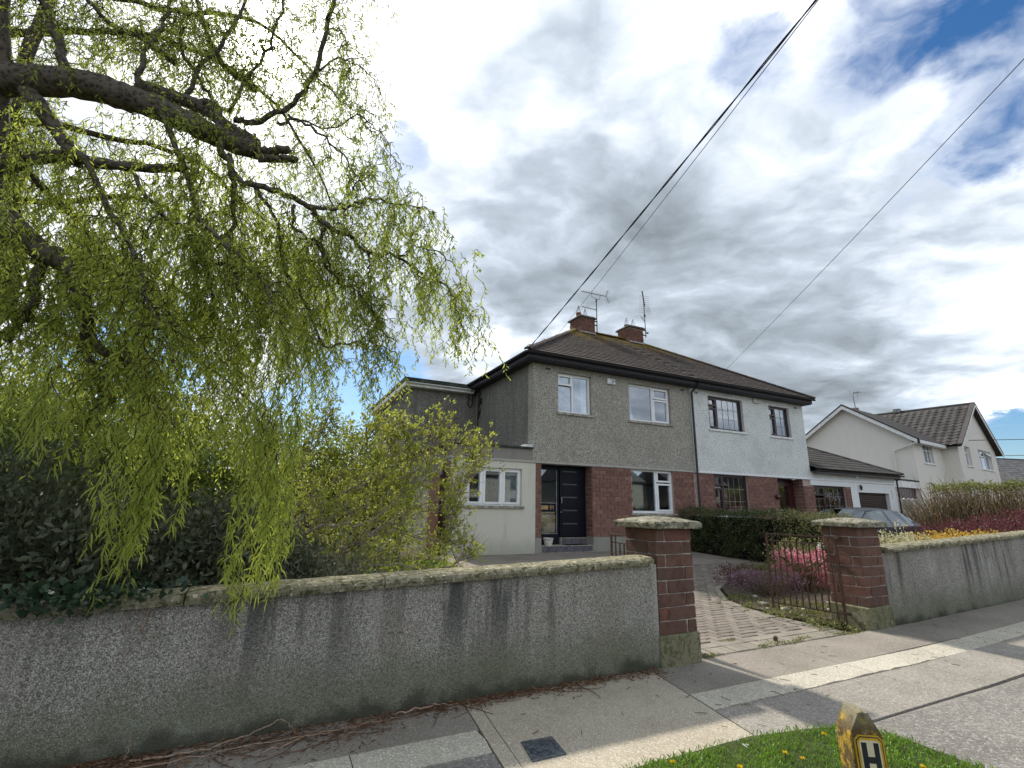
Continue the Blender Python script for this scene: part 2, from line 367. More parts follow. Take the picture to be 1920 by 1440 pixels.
bark('dead_root', (.22, .15, .11), (.38, .28, .21), 40)
def marker_mat():
    m, T = new_mat('marker_concrete'); p = pos(T)
    n = T.noise(p, 16, 6, .65)
    k = T.mix(T.ramp(n, .47, .63), (.12, .085, .04), (.44, .29, .04))
    k = T.mix(T.ramp(T.noise(p, 30, 5, .6), .55, .7, 0, .8), k, (.10, .09, .06))
    x, y, z = T.sep(p)
    k = T.mix(T.math('MULTIPLY', T.ramp(z, .58, .66), T.ramp(T.noise(p, 25, 5, .6), .35, .5)), k, (.24, .22, .15))
    k = T.mix(T.ramp(T.noise(T.vmath('ADD', p, (5, 1, 2)), 40, 4), .62, .70, 0, .5), k, (.36, .34, .26))
    finish(T, k, .9, .2, T.noise(p, 60, 6, .7), 1.0, .01)
marker_mat()
plain('plate_yellow', (.58, .36, .03), .4, .4, .12, 25)
plain('plate_cream', (.68, .62, .40), .4, .4, .08, 25)
plain('plate_black', (.02, .025, .03), .4, .4, .1)
# ------------------------------------------------------------------ mesh helpers
rng = random.Random(7)
NR = np.random.default_rng(11)
class MB:
    """collects polygons and links them as ONE mesh object"""
    def __init__(self): self.v = []; self.f = []; self.sm = False
    def add(self, vs, fs):
        o = len(self.v); self.v += [tuple(p) for p in vs]; self.f += [tuple(i+o for i in f) for f in fs]; return self
    def box(self, x0, x1, y0, y1, z0, z1):
        return self.add([(x0,y0,z0),(x1,y0,z0),(x1,y1,z0),(x0,y1,z0),(x0,y0,z1),(x1,y0,z1),(x1,y1,z1),(x0,y1,z1)],
                        [(0,3,2,1),(4,5,6,7),(0,1,5,4),(1,2,6,5),(2,3,7,6),(3,0,4,7)])
    def obox(self, c, ax, ay, az, sx, sy, sz):
        c, ax, ay, az = map(Vector, (c, ax, ay, az)); P = []
        for k in (-1, 1):
            for i, j in ((-1,-1),(1,-1),(1,1),(-1,1)): P.append(c + ax*i*sx/2 + ay*j*sy/2 + az*k*sz/2)
        return self.add(P, [(0,3,2,1),(4,5,6,7),(0,1,5,4),(1,2,6,5),(2,3,7,6),(3,0,4,7)])
    def cbox(self, x0, x1, y0, y1, z0, z1, c=.006):
        """box with chamfered edges"""
        P = []; X = (x0, x1); Y = (y0, y1); Z = (z0, z1); idx = {}
        for i in (0, 1):
            for j in (0, 1):
                for k in (0, 1):
                    sx, sy, sz = (1, -1)[i], (1, -1)[j], (1, -1)[k]
                    for a in range(3):
                        p = [X[i]+sx*c, Y[j]+sy*c, Z[k]+sz*c]; p[a] = (X[i], Y[j], Z[k])[a]
                        idx[i, j, k, a] = len(P); P.append(tuple(p))
        F = []
        g = lambda i, j, k, a: idx[i, j, k, a]
        F += [tuple(g(i, j, k, 0) for j, k in o) for i, o in ((0, ((0,0),(0,1),(1,1),(1,0))), (1, ((0,0),(1,0),(1,1),(0,1))))]
        F += [tuple(g(i, j, k, 1) for i, k in o) for j, o in ((0, ((0,0),(1,0),(1,1),(0,1))), (1, ((0,0),(0,1),(1,1),(1,0))))]
        F += [tuple(g(i, j, k, 2) for i, j in o) for k, o in ((0, ((0,0),(0,1),(1,1),(1,0))), (1, ((0,0),(1,0),(1,1),(0,1))))]
        for k in (0, 1):
            for j in (0, 1): F.append((g(0,j,k,1), g(1,j,k,1), g(1,j,k,2), g(0,j,k,2)))
            for i in (0, 1): F.append((g(i,0,k,0), g(i,1,k,0), g(i,1,k,2), g(i,0,k,2)))
        for i in (0, 1):
            for j in (0, 1): F.append((g(i,j,0,0), g(i,j,1,0), g(i,j,1,1), g(i,j,0,1)))
        for i in (0, 1):
            for j in (0, 1):
                for k in (0, 1): F.append((g(i,j,k,0), g(i,j,k,1), g(i,j,k,2)))
        return self.add(P, F)
    def prism(self, poly, z0, z1, top=None):
        n = len(poly); zt = top or (lambda x, y: z1)
        P = [(x, y, z0 if not callable(z0) else z0(x, y)) for x, y in poly] + [(x, y, zt(x, y)) for x, y in poly]
        return self.add(P, [tuple(range(n-1, -1, -1)), tuple(range(n, 2*n))] + [(i, (i+1) % n, n+(i+1) % n, n+i) for i in range(n)])
    def extr(self, poly, axis, a, b):
        """polygon in the plane across 'axis' swept from a to b (axis 0: poly is (y,z); axis 1: poly is (x,z))"""
        n = len(poly); mk = (lambda t, u, v: (t, u, v)) if axis == 0 else (lambda t, u, v: (u, t, v))
        P = [mk(a, u, v) for u, v in poly] + [mk(b, u, v) for u, v in poly]
        return self.add(P, [tuple(range(n)), tuple(range(2*n-1, n-1, -1))] + [(i, n+i, n+(i+1) % n, (i+1) % n) for i in range(n)])
    def quad(self, *p): return self.add(p, [tuple(range(len(p)))])
    def tube(self, pts, r, n=6, cap=True):
        pts = [Vector(p) for p in pts]; m = len(pts)
        rr = r if isinstance(r, (list, tuple)) else [r]*m
        t0 = (pts[1]-pts[0]).normalized(); ref = Vector((0, 0, 1)) if abs(t0.z) < .9 else Vector((1, 0, 0))
        u = t0.cross(ref).normalized(); P = []
        for i, p in enumerate(pts):
            t = (pts[min(i+1, m-1)]-pts[max(i-1, 0)]).normalized()
            u = (u - t*u.dot(t)).normalized(); w = t.cross(u)
            for k in range(n):
                a = 2*math.pi*k/n; P.append(p + (u*math.cos(a)+w*math.sin(a))*rr[i])
        F = [(i*n+k, i*n+(k+1) % n, (i+1)*n+(k+1) % n, (i+1)*n+k) for i in range(m-1) for k in range(n)]
        if cap: F += [tuple(range(n-1, -1, -1)), tuple(range((m-1)*n, m*n))]
        return self.add(P, F)
    def lathe(self, c, prof, n=12):
        P = []; m = len(prof)
        for r, z in prof:
            for k in range(n): a = 2*math.pi*k/n; P.append((c[0]+r*math.cos(a), c[1]+r*math.sin(a), c[2]+z))
        F = [(i*n+k, i*n+(k+1) % n, (i+1)*n+(k+1) % n, (i+1)*n+k) for i in range(m-1) for k in range(n)]
        F += [tuple(range(n-1, -1, -1)), tuple(range((m-1)*n, m*n))]
        return self.add(P, F)
    def mesh(self, name, mat=None, smooth=False):
        me = bpy.data.meshes.new(name); me.from_pydata(self.v, [], self.f)
        if mat: me.materials.append(MATS[mat] if isinstance(mat, str) else mat)
        if smooth: me.polygons.foreach_set('use_smooth', [True]*len(me.polygons))
        me.update(); return me
    def build(self, name, mat, parent=None, smooth=False, kind=None):
        return link(name, self.mesh(name, mat, smooth), parent, kind=kind)

def world_of(o):
    m = Matrix.Identity(4)
    while o is not None:
        m = (o.matrix_parent_inverse @ o.matrix_basis if o.parent else o.matrix_basis.copy()) @ m
        o = o.parent
    return m
def link(name, mesh, parent=None, loc=None, rot=None, scale=None, kind=None):
    o = bpy.data.objects.new(name, mesh); col.objects.link(o)
    if loc is not None: o.location = loc
    if rot is not None: o.rotation_euler = rot
    if scale is not None: o.scale = scale
    if parent is not None:
        o.parent = parent; o.matrix_parent_inverse = world_of(parent).inverted()
    if kind: o['kind'] = kind
    return o
def tag(o, label, cat, group=None, kind=None):
    o['label'] = label; o['category'] = cat
    if group: o['group'] = group
    if kind: o['kind'] = kind
    return o
def thing(name, label, cat, loc=(0, 0, 0), group=None):
    o = bpy.data.objects.new(name, None); col.objects.link(o); o.location = loc; o.empty_display_size = .2
    return tag(o, label, cat, group)
def copy_tree(o, parent=None, move=None):
    c = o.copy(); col.objects.link(c)
    if parent is not None: c.parent = parent
    if move is not None: c.location = Vector(o.location) + Vector(move)
    for ch in o.children: copy_tree(ch, c)
    return c
def np_mesh(name, V, F, mat, tint=None, smooth=False):
    """mesh from numpy arrays; F is (n,3) or (n,4); tint is one value per vertex"""
    me = bpy.data.meshes.new(name); k = F.shape[1]
    me.vertices.add(len(V)); me.vertices.foreach_set('co', V.astype(np.float32).ravel())
    me.loops.add(F.size); me.loops.foreach_set('vertex_index', F.astype(np.int32).ravel())
    me.polygons.add(len(F)); me.polygons.foreach_set('loop_start', np.arange(0, F.size, k, dtype=np.int32))
    me.update(calc_edges=True); me.materials.append(MATS[mat])
    if tint is not None:
        at = me.attributes.new('tint', 'FLOAT', 'POINT'); at.data.foreach_set('value', np.asarray(tint, np.float32))
    if smooth: me.polygons.foreach_set('use_smooth', [True]*len(me.polygons))
    me.validate(); return me
def tint_boxes(mb, name, mat, per, parent, kind=None):
    """a mesh of equal small solids (per verts each), every solid with a random tint"""
    me = mb.mesh(name, mat); n = len(me.vertices)
    at = me.attributes.new('tint', 'FLOAT', 'POINT')
    at.data.foreach_set('value', np.repeat(NR.random(n//per+1), per)[:n].astype(np.float32))
    return link(name, me, parent, kind=kind)

def gz(x, y):
    """height of the ground: pavement flat at 0, rising a little to the right; gardens rise to the houses"""
    return .026*max(0.0, x-7.2)*(1.0 if y < 6 else max(0.0, 1-(y-6)/6)) + .215*min(1.0, max(0.0, (y-4.0)/8.0))

# ------------------------------------------------------------------ bricks
BRICK = MB().cbox(-.5, .5, -.5, .5, -.5, .5, .03).mesh('brick', 'house_brick')
PBRICK = []
for k in range(5):
    b = MB().cbox(-.5, .5, -.5, .5, -.5, .5, .045)
    rr = random.Random(k); b.v = [(x+rr.uniform(-.012, .012), y+rr.uniform(-.012, .012), z+rr.uniform(-.02, .02)) for x, y, z in b.v]
    PBRICK.append(b.mesh('brick', 'pillar_brick'))
def brick_field(parent, x0, x1, z0, z1, yf, depth=.06, axis='x', mesh=None, lim=None, L=.268, H=.128, phase=0, first=0.0):
    """brick courses on a wall face: each brick an object of its own"""
    g = .014; c = 0; z = z0; made = 0
    while z < z1-.03:
        zt = min(z+H, z1); s = x0 - ((c+phase) % 2)*L/2 - first
        while s < x1:
            a, b = max(s, x0), min(s+L-g, x1); s += L
            if b-a < .03: continue
            dy = rng.uniform(-.0025, .0025); m = mesh or BRICK
            if axis == 'x': loc = ((a+b)/2, yf+depth/2+dy, (z+zt-g)/2); sc = (b-a, depth, zt-z-g)
            else: loc = (yf+depth/2+dy, (a+b)/2, (z+zt-g)/2); sc = (depth, b-a, zt-z-g)
            link('brick', m, parent, loc, None, sc); made += 1
        z += H; c += 1
    return made

# ------------------------------------------------------------------ windows
def window(parent, x0, x1, z0, z1, y, mats=('upvc_white', 'window_glass'), lights=(), fw=.068, sill=None, sillmat='sill_concrete',
           back='dark_room', label=None, bars=None, curtain=None, blind=None, sill_h=.075, setback=.10, sill_over=.07, barmat='lead_grey'):
    """window part: frame mesh with panes, sill and curtains below it; lights = list of (x0,x1,z0,z1) panes, opening ones flagged"""
    yf = y+setback; m = MB()
    m.box(x0, x0+fw, yf, yf+.07, z0, z1).box(x1-fw, x1, yf, yf+.07, z0, z1)
    m.box(x0+fw, x1-fw, yf, yf+.07, z1-fw, z1).box(x0+fw, x1-fw, yf, yf+.07, z0, z0+fw)
    for L in lights:
        a, b, c, d = L[:4]
        if len(L) > 4 and L[4]:                      # opening light: its own raised sash
            s = .055; q = yf-.022
            m.box(a, a+s, q, yf+.06, c, d).box(b-s, b, q, yf+.06, c, d).box(a+s, b-s, q, yf+.06, d-s, d).box(a+s, b-s, q, yf+.06, c, c+s)
    for L in lights:                                  # mullions between lights
        if len(L) > 5 and L[5]:
            a, b, c, d = L[5]; m.box(a, b, yf-.002, yf+.068, c, d)
    w = m.build('window', mats[0], parent)
    if label: w['label'] = label
    for L in lights:
        a, b, c, d = L[:4]; s = .053 if (len(L) > 4 and L[4]) else 0
        MB().box(a+s, b-s, yf+.03, yf+.042, c+s, d-s).build('pane', mats[1], w)
        if bars:
            nx, nz = bars(b-a, d-c); bm = MB()
            for i in range(1, nx): t = a+s+(b-a-2*s)*i/nx; bm.box(t-.007, t+.007, yf+.022, yf+.029, c+s, d-s)
            for i in range(1, nz): t = c+s+(d-c-2*s)*i/nz; bm.box(a+s, b-s, yf+.020, yf+.027, t-.006, t+.006)
            if bm.v: bm.build('glazing_bar', barmat, w)
    if sill: MB().cbox(x0-sill_over, x1+sill_over, y-.045, y+setback, z0-sill_h, z0, .008).build('sill', sillmat, w)
    if curtain:
        for a, b in curtain:
            cm = MB(); n = max(4, int((b-a)/.05)); P = []
            for i in range(n+1):
                x = a+(b-a)*i/n; yy = yf+.10+.015*math.sin(i*1.9); P += [(x, yy, z0+.03), (x, yy, z1-.03)]
            cm.add(P, [(2*i, 2*i+2, 2*i+3, 2*i+1) for i in range(n)]).build('curtain', 'curtain', w)
    if blind:
        a, b, c, d = blind; n = int((d-c)/.05)
        for i in range(n):
            zz = c+(i+.5)*(d-c)/n
            MB().obox(((a+b)/2, yf+.085, zz), (1, 0, 0), (0, .8, .6), (0, -.6, .8), b-a, .060, .003).build('blind_slat', 'blind_white', w)
    MB().box(x0-.02, x1+.02, yf+.62, yf+.64, z0-.05, z1+.05).build('room_back', back, w)
    return w
def wall_with_openings(mb, x0, x1, z0, z1, y0, y1, holes):
    """wall slab on y0..y1 with rectangular openings, built from butted blocks; zs cut lines"""
    xs = sorted(set([x0, x1] + [h[0] for h in holes] + [h[1] for h in holes])); xs = [x for x in xs if x0 <= x <= x1]
    for a, b in zip(xs, xs[1:]):
        hs = sorted([(h[2], h[3]) for h in holes if h[0] <= a+1e-6 and h[1] >= b-1e-6]); z = z0
        for c, d in hs:
            if c > z+1e-6: mb.box(a, b, y0, y1, z, c)
            z = max(z, d)
        if z < z1-1e-6: mb.box(a, b, y0, y1, z, z1)
    return mb
# ------------------------------------------------------------------ ground, road, pavement
def grid_sheet(x0, x1, y0, y1, nx, ny, zf):
    P = [(x0+(x1-x0)*i/nx, y0+(y1-y0)*j/ny) for j in range(ny+1) for i in range(nx+1)]
    return MB().add([(x, y, zf(x, y)) for x, y in P], [(j*(nx+1)+i, j*(nx+1)+i+1, (j+1)*(nx+1)+i+1, (j+1)*(nx+1)+i) for j in range(ny) for i in range(nx)])
g = MB().box(-400, 400, -400, 600, -.6, -.30).build('ground', 'earth', kind='structure')
g = grid_sheet(-40, 60, 4.05, 40, 50, 18, lambda x, y: gz(x, y)-.06).build('garden_soil', 'soil', kind='structure')
g = MB().box(-60, 70, -8, .55, -.29, -.13).build('road', 'road_tarmac', kind='structure')
kb = MB()
for i in range(-10, 24): kb.cbox(i*.915, i*.915+.905, .555, .70, -.28, .005, .012)
kb.build('kerb', 'slab_concrete', kind='structure')
pav = grid_sheet(-12, 40, .70, 4.06, 26, 2, lambda x, y: gz(x, min(y, 4))-.045).build('pavement', 'tarmac_smooth', kind='structure')
def slab(name, mat, poly, cham=0, top=0.0):
    return MB().prism(poly, lambda x, y: gz(x, min(y, 4.0))-.04, 0, lambda x, y: gz(x, min(y, 4.0))+top).build(name, mat, pav)
def jx(y): return 3.155+.2*(y-2.59)                  # the slanting joint left of the gateway
def kx(y): return 1.42+.115*(y-2.93)                 # the slanting joint right of the tarmac
# left: dark tarmac with a strip of concrete let into it
J = .006
for a, b in ((-9, -4.6), (-4.6, -2.1), (-2.1, -.35)): slab('tarmac_panel', 'leaf_soil', [(a, 3.45), (b-J, 3.45), (b-J, 3.99), (a, 3.99)])
slab('tarmac_panel', 'tarmac_smooth', [(-.35, 3.45), (kx(3.45)-.012, 3.45), (kx(3.99)-.012, 3.99), (-.35, 3.99)])
xs = [-8.6, -7.0, -5.4, -3.8, -2.2, -.75, .62]
for a, b in zip(xs, xs[1:]): slab('concrete_strip', 'strip_concrete', [(a, 3.13), (b-.008, 3.13), (b-.008, 3.44), (a, 3.44)], top=.004)
slab('concrete_strip', 'strip_concrete', [(.62, 3.125), (1.0, 3.14), (kx(3.13)-.02, 3.12), (kx(3.3)-.012, 3.3), (kx(3.44)-.035, 3.44), (.62, 3.44)], top=.004)
slab('tarmac_panel', 'tarmac_rough', [(-9, 2.63), (kx(2.63)-.012, 2.63), (kx(3.12)-.012, 3.12), (-9, 3.12)])
# the broomed concrete slabs
slab('concrete_slab', 'slab_concrete', [(kx(2.63), 2.63), (kx(2.63)+.10, 2.63), (kx(3.95)+.105, 3.99), (kx(3.99), 3.99)])
slab('concrete_slab', 'slab_concrete', [(kx(2.63)+.104, 2.63), (jx(2.63)-.012, 2.63), (jx(3.99)-.012, 3.99), (kx(3.99)+.109, 3.99)])
# right: gateway crossing, strip and rougher panel
def right_run(name, mat, y0, y1, cuts, top=0.0, ragged=False):
    for a, b in zip(cuts, cuts[1:]):
        A = (jx(y0), jx(y1)) if a is None else (a, a)
        if ragged:
            n = max(4, int((b-A[0])/.12)); low = [(A[0]+(b-.006-A[0])*i/n, y0+rng.uniform(-.014, .012)) for i in range(n+1)]
        else: low = [(A[0], y0), (b-.006, y0)]
        slab(name, mat, low+[(b-.006, y1), (A[1], y1)], top=top)
right_run('tarmac_panel', 'tarmac_smooth', 3.345, 3.99, [None, 5.38, 8.2, 11.5, 15, 22, 34])
right_run('concrete_strip', 'strip_concrete', 3.045, 3.335, [None, 4.15, 5.38, 6.7, 8.0, 9.6, 11.2, 13, 15.5, 18, 24, 34], .004, True)
right_run('tarmac_panel', 'tarmac_grey', 2.44, 3.025, [None, 6.1, 9.5, 14, 20, 34])
n = 40; low = [(4.0+(30-4.0)*i/n, 2.430+rng.uniform(-.012, .006)) for i in range(n+1)]
slab('tarmac_panel', 'tarmac_rough', [(3.9, .72), (30, .72)]+low[::-1], top=-.012)
# grass verge
vp = [(-9, .72), (3.6, .72), (3.98, 1.2), (4.04, 1.8), (4.05, 2.2), (3.9, 2.42), (3.55, 2.53), (3.1, 2.60), (1.0, 2.61), (-9, 2.61)]
verge = MB().prism(vp, -.04, .012).build('verge', 'earth', kind='structure')
def in_poly(x, y, poly):
    c = False; n = len(poly)
    for i in range(n):
        (x1, y1), (x2, y2) = poly[i], poly[(i+1) % n]
        if (y1 > y) != (y2 > y) and x < (x2-x1)*(y-y1)/(y2-y1)+x1: c = not c
    return c

# water meter cover
t = thing('meter_cover', 'square grey iron cover with raised ring set in the pale concrete slab', 'drain cover', (1.74, 3.04, 0))
A = [(1.602, 2.926), (1.838, 2.922), (1.875, 3.158), (1.647, 3.172)]
MB().prism(A, -.03, .006).build('lid', 'iron_cover', t)
c0 = (1.742, 3.045); ring = MB(); n = 28
for k in range(n):
    a, b = 2*math.pi*k/n, 2*math.pi*(k+1)/n
    P = [(c0[0]+r*math.cos(x)+.10*r*math.sin(x), c0[1]+r*math.sin(x)) for r, x in ((.088, a), (.097, a), (.097, b), (.088, b))]
    ring.prism([P[0], P[1], P[2], P[3]], .006, .0105)
ring.build('ring', 'iron_cover', t)
st = MB()
for i in range(-4, 5):
    for j in range(-4, 5):
        if math.hypot(i, j) < 4.2 and abs(i+j) > 1: st.box(c0[0]+i*.019-.006, c0[0]+i*.019+.006, c0[1]+j*.019-.006, c0[1]+j*.019+.006, .006, .0095)
st.build('studs', 'iron_cover', t, kind='stuff')
MB().obox((c0[0], c0[1], .0085), (.80, .6, 0), (-.6, .8, 0), (0, 0, 1), .13, .02, .006).build('lifting_bar', 'iron_cover', t)

# ------------------------------------------------------------------ driveway of brick pavers
drive_poly = [(4.12, 4.0), (6.82, 4.0), (6.70, 4.5), (6.62, 5.0), (6.68, 5.47), (6.88, 5.98), (7.5, 6.69), (8.22, 7.12), (8.85, 7.26), (10.2, 8.0), (11.7, 8.3), (11.75, 11.98), (3.9, 11.98), (3.55, 9.7), (3.75, 7.5), (4.12, 5.5)]
def zdrive(x, y): return .215*min(1, max(0, (y-4.0)/8.0))
drive = MB().prism(drive_poly, -.2, 0, lambda x, y: zdrive(x, y)-.004).build('driveway', 'paver', kind='structure')
pm = []
for k in range(4):
    b = MB().cbox(-.096, .096, -.046, .046, -.03, .0, .007); pm.append(b.mesh('paver', 'paver'))
pale = MB().cbox(-.098, .098, -.048, .048, -.03, .0, .005).mesh('paver', 'paver_pale')
inner = [(6.60, 4.5), (6.52, 5.0), (6.58, 5.52), (6.80, 6.08), (7.44, 6.80), (8.18, 7.24), (8.8, 7.38)]
edge_l = [(6.72, 4.42), (6.62, 5.0), (6.68, 5.47), (6.88, 5.98), (7.5, 6.69), (8.22, 7.12), (8.85, 7.26)]
def polyline(pts, step):
    out = []; acc = 0.0
    for (a, b) in zip(pts, pts[1:]):
        d = math.dist(a, b); s = -acc % step if out else 0
        s = (step-acc) if out else 0.0
        while s <= d: out.append((a[0]+(b[0]-a[0])*s/d, a[1]+(b[1]-a[1])*s/d, math.atan2(b[1]-a[1], b[0]-a[0]))); s += step
        acc = d-(s-step)
    return out
tiltx = math.atan(.215/8)
pieces = []
for off in (.052, .155):                             # two curved bands along the planting bed
    for x, y, a in polyline(edge_l, .203):
        pieces.append((x-math.cos(a-math.pi/2)*off, y-math.sin(a-math.pi/2)*off, a, pale if off < .1 else pm[0]))
for i in range(27):                                  # header course at the gate
    x = 4.15+i*.102
    if x < 6.75: pieces.append((x, 4.13, math.pi/2, pale))
for i in range(13): pieces.append((4.2+i*.203, 4.285, 0, pale))
far_b = MB(); count = 0
edging = [(x, y, a) for x, y, a, m_ in pieces]
U = .101
for cy in range(-2, 52):                             # herringbone: cells of half a paver
    for cx in range(-2, 80):
        mm = (cx-cy) % 4
        if mm == 0: x, y, a = 4.12+(cx+1)*U, 4.39+(cy+.5)*U, 0.0
        elif mm == 2: x, y, a = 4.12+(cx+.5)*U, 4.39+cy*U, math.pi/2
        else: continue
        if y < 4.43 or y > 9.2 or not in_poly(x, y, drive_poly) or not in_poly(x+.1, y, drive_poly): continue
        if any(abs(ex-x) < .17 and abs(ey-y) < .14 and math.hypot(ex-x, ey-y) < .150 for ex, ey, ea in edging): continue
        if len(pieces) < 298 and y < 6.2: pieces.append((x, y, a, pm[(cx*7+cy) % 4]))
        else: far_b.obox((x, y, zdrive(x, y)-.006+rng.uniform(-.003, .003)), (math.cos(a), math.sin(a), 0), (-math.sin(a), math.cos(a), .0269), (0, -.0269, 1), .192, .091, .024)
for x, y, a, me in pieces:
    link('paver', me, drive, (x, y, zdrive(x, y)+.006+rng.uniform(-.003, .003)), (tiltx*math.cos(a), -tiltx*math.sin(a), a+rng.uniform(-.012, .012)))
tint_boxes(far_b, 'far_pavers', 'paver', 8, drive, 'stuff')

# planting bed and lawns
bed = [(6.86, 4.3), (6.64, 5.0), (6.70, 5.45), (6.90, 5.96), (7.52, 6.67), (8.24, 7.10), (8.87, 7.24), (10.2, 7.98), (11.7, 8.28), (11.9, 4.3)]
MB().prism(bed, -.2, 0, lambda x, y: gz(x, y)+.03).build('flower_bed', 'soil', kind='structure')
MB().prism([(-12, 4.3), (4.0, 4.3), (4.0, 5.5), (3.7, 7.5), (3.5, 9.6), (3.85, 11.4), (-12, 11.4)], -.2, 0, lambda x, y: gz(x, y)+.02).build('lawn', 'earth', kind='structure')
MB().prism([(12.6, 4.3), (26, 4.3), (26, 11.95), (12.6, 11.95)], -.2, 0, lambda x, y: gz(x, y)+.012).build('neighbour_drive', 'tarmac_grey', kind='structure')

# ------------------------------------------------------------------ garden walls
def wall_top(x): return .915+.0275*(x-.4)            # underside of the coping follows a slight fall to the left
def garden_wall(name, label, x0, x1, yf, yb, top, base, cuts, cap_h=.075):
    w = thing(name, label, 'garden wall', ((x0+x1)/2, yf, 0))
    n = 24; P = []
    xs = [x0+(x1-x0)*i/n for i in range(n+1)]
    prof = [(x, base(x)-.1) for x in xs] + [(x, top(x)-cap_h+.01) for x in xs[::-1]]
    MB().extr(prof, 1, yf, yb).build('wall', 'wall_dash', w)
    for a, b in zip(cuts, cuts[1:]):                 # coping stones: uneven arrises
        m = MB(); k = max(3, int((b-a)/.07)); r = random.Random(int(a*100))
        sec = [(yf-.055, -.06), (yf-.066, -.03), (yf-.058, -.008), (yf-.03, .008), ((yf+yb)/2, .022), (yb+.03, .008), (yb+.055, -.01), (yb+.05, -.06)]
        V = []
        for i in range(k+1):
            x = a+.004+(b-a-.008)*i/k; t = top(x)
            for j, (y, z) in enumerate(sec): V.append((x+r.uniform(-.002, .002), y+r.uniform(-.004, .004), t+z+r.uniform(-.003, .003)))
        ns = len(sec)
        F = [(i*ns+j, i*ns+(j+1) % ns, (i+1)*ns+(j+1) % ns, (i+1)*ns+j) for i in range(k) for j in range(ns)]
        F += [tuple(range(ns-1, -1, -1)), tuple(range(k*ns, (k+1)*ns))]
        m.add(V, F).build('coping_stone', 'coping', w)
    return w
garden_wall('garden_wall', 'long pebbledashed garden wall with dark streaks and mossy coping, under the willow', -9.0, 3.56, 3.95, 4.17, wall_top, lambda x: 0.0,
            [-9.0, -7.2, -5.4, -3.7, -2.0, -.9, -.42, .85, 2.2, 3.49])
garden_wall('garden_wall', 'pebbledashed garden wall right of the gateway, under red and yellow shrubs', 7.64, 40.0, 4.02, 4.24, lambda x: 1.0+.0355*(x-7.7), lambda x: gz(x, 4.0),
            [7.72, 9.0, 10.4, 12.0, 13.7, 15.5, 18, 21, 25, 32, 40])

# ------------------------------------------------------------------ gate pillars
def pillar(x0, y0, label):
    t = thing('gate_pillar', label, 'gate pillar', (x0+.245, y0+.24, 0), 'brick pillars of the gateway')
    W, D = .49, .48
    m = MB().cbox(x0-.022, x0+W+.022, y0-.022, y0+D+.022, -.1, .278, .014); m.build('plinth', 'plinth_concrete', t)
    MB().box(x0+.012, x0+W-.012, y0+.012, y0+D-.012, .27, 1.285).build('mortar_core', 'mortar_pale', t)
    H, g = .1255, .011
    for c in range(8):
        z0 = .28+c*H; z1 = z0+H-g; s = .118
        if c % 2 == 0: parts = [(0, W-s-g, 0, s), (W-s, W, 0, D-s-g), (s+g, W, D-s, D), (0, s, s+g, D)]
        else: parts = [(s+g, W, 0, s), (0, s, 0, D-s-g), (0, W-s-g, D-s, D), (W-s, W, s+g, D)]
        for a, b, cc, d in parts:
            o = [rng.uniform(-.0035, .0035) for _ in range(2)]
            link('brick', rng.choice(PBRICK), t, (x0+(a+b)/2+o[0], y0+(cc+d)/2+o[1], (z0+z1)/2), (0, 0, rng.uniform(-.006, .006)), (b-a, d-cc, z1-z0))
    # cap stone: weathered slab rising to a low point
    r = random.Random(3); V = []; F = []
    ov = .085; X0, X1, Y0, Y1 = x0-ov, x0+W+ov, y0-ov, y0+D+ov; n = 8
    def ringv(X0, X1, Y0, Y1, z, jit):
        out = []
        for i in range(n): out.append((X0+(X1-X0)*i/n, Y0))
        for i in range(n): out.append((X1, Y0+(Y1-Y0)*i/n))
        for i in range(n): out.append((X1-(X1-X0)*i/n, Y1))
        for i in range(n): out.append((X0, Y1-(Y1-Y0)*i/n))
        return [(x+r.uniform(-jit, jit), y+r.uniform(-jit, jit), z+r.uniform(-jit, jit)) for x, y in out]
    cx, cy = (X0+X1)/2, (Y0+Y1)/2
    rings = [ringv(X0+.02, X1-.02, Y0+.02, Y1-.02, 1.282, .002), ringv(X0+.003, X1-.003, Y0+.003, Y1-.003, 1.288, .004), ringv(X0, X1, Y0, Y1, 1.335, .005), ringv(X0+.012, X1-.012, Y0+.012, Y1-.012, 1.352, .004)]
    for s, z in ((.72, 1.372), (.42, 1.392), (.15, 1.402)): rings.append(ringv(cx-(cx-X0)*s, cx+(X1-cx)*s, cy-(cy-Y0)*s, cy+(Y1-cy)*s, z, .004))
    for q in rings: V += q
    N = 4*n
    for k in range(len(rings)-1): F += [(k*N+i, k*N+(i+1) % N, (k+1)*N+(i+1) % N, (k+1)*N+i) for i in range(N)]
    F += [tuple(range(N-1, -1, -1)), tuple(range((len(rings)-1)*N, len(rings)*N))]
    MB().add(V, F).build('cap', 'cap_stone', t)
    return t
pillar(3.575, 3.95, 'brick gate pillar at the end of the long streaked wall, nearest the willow')
pillar(7.135, 3.99, 'brick gate pillar with the open gate leaf hung on it, beside the red shrubs')

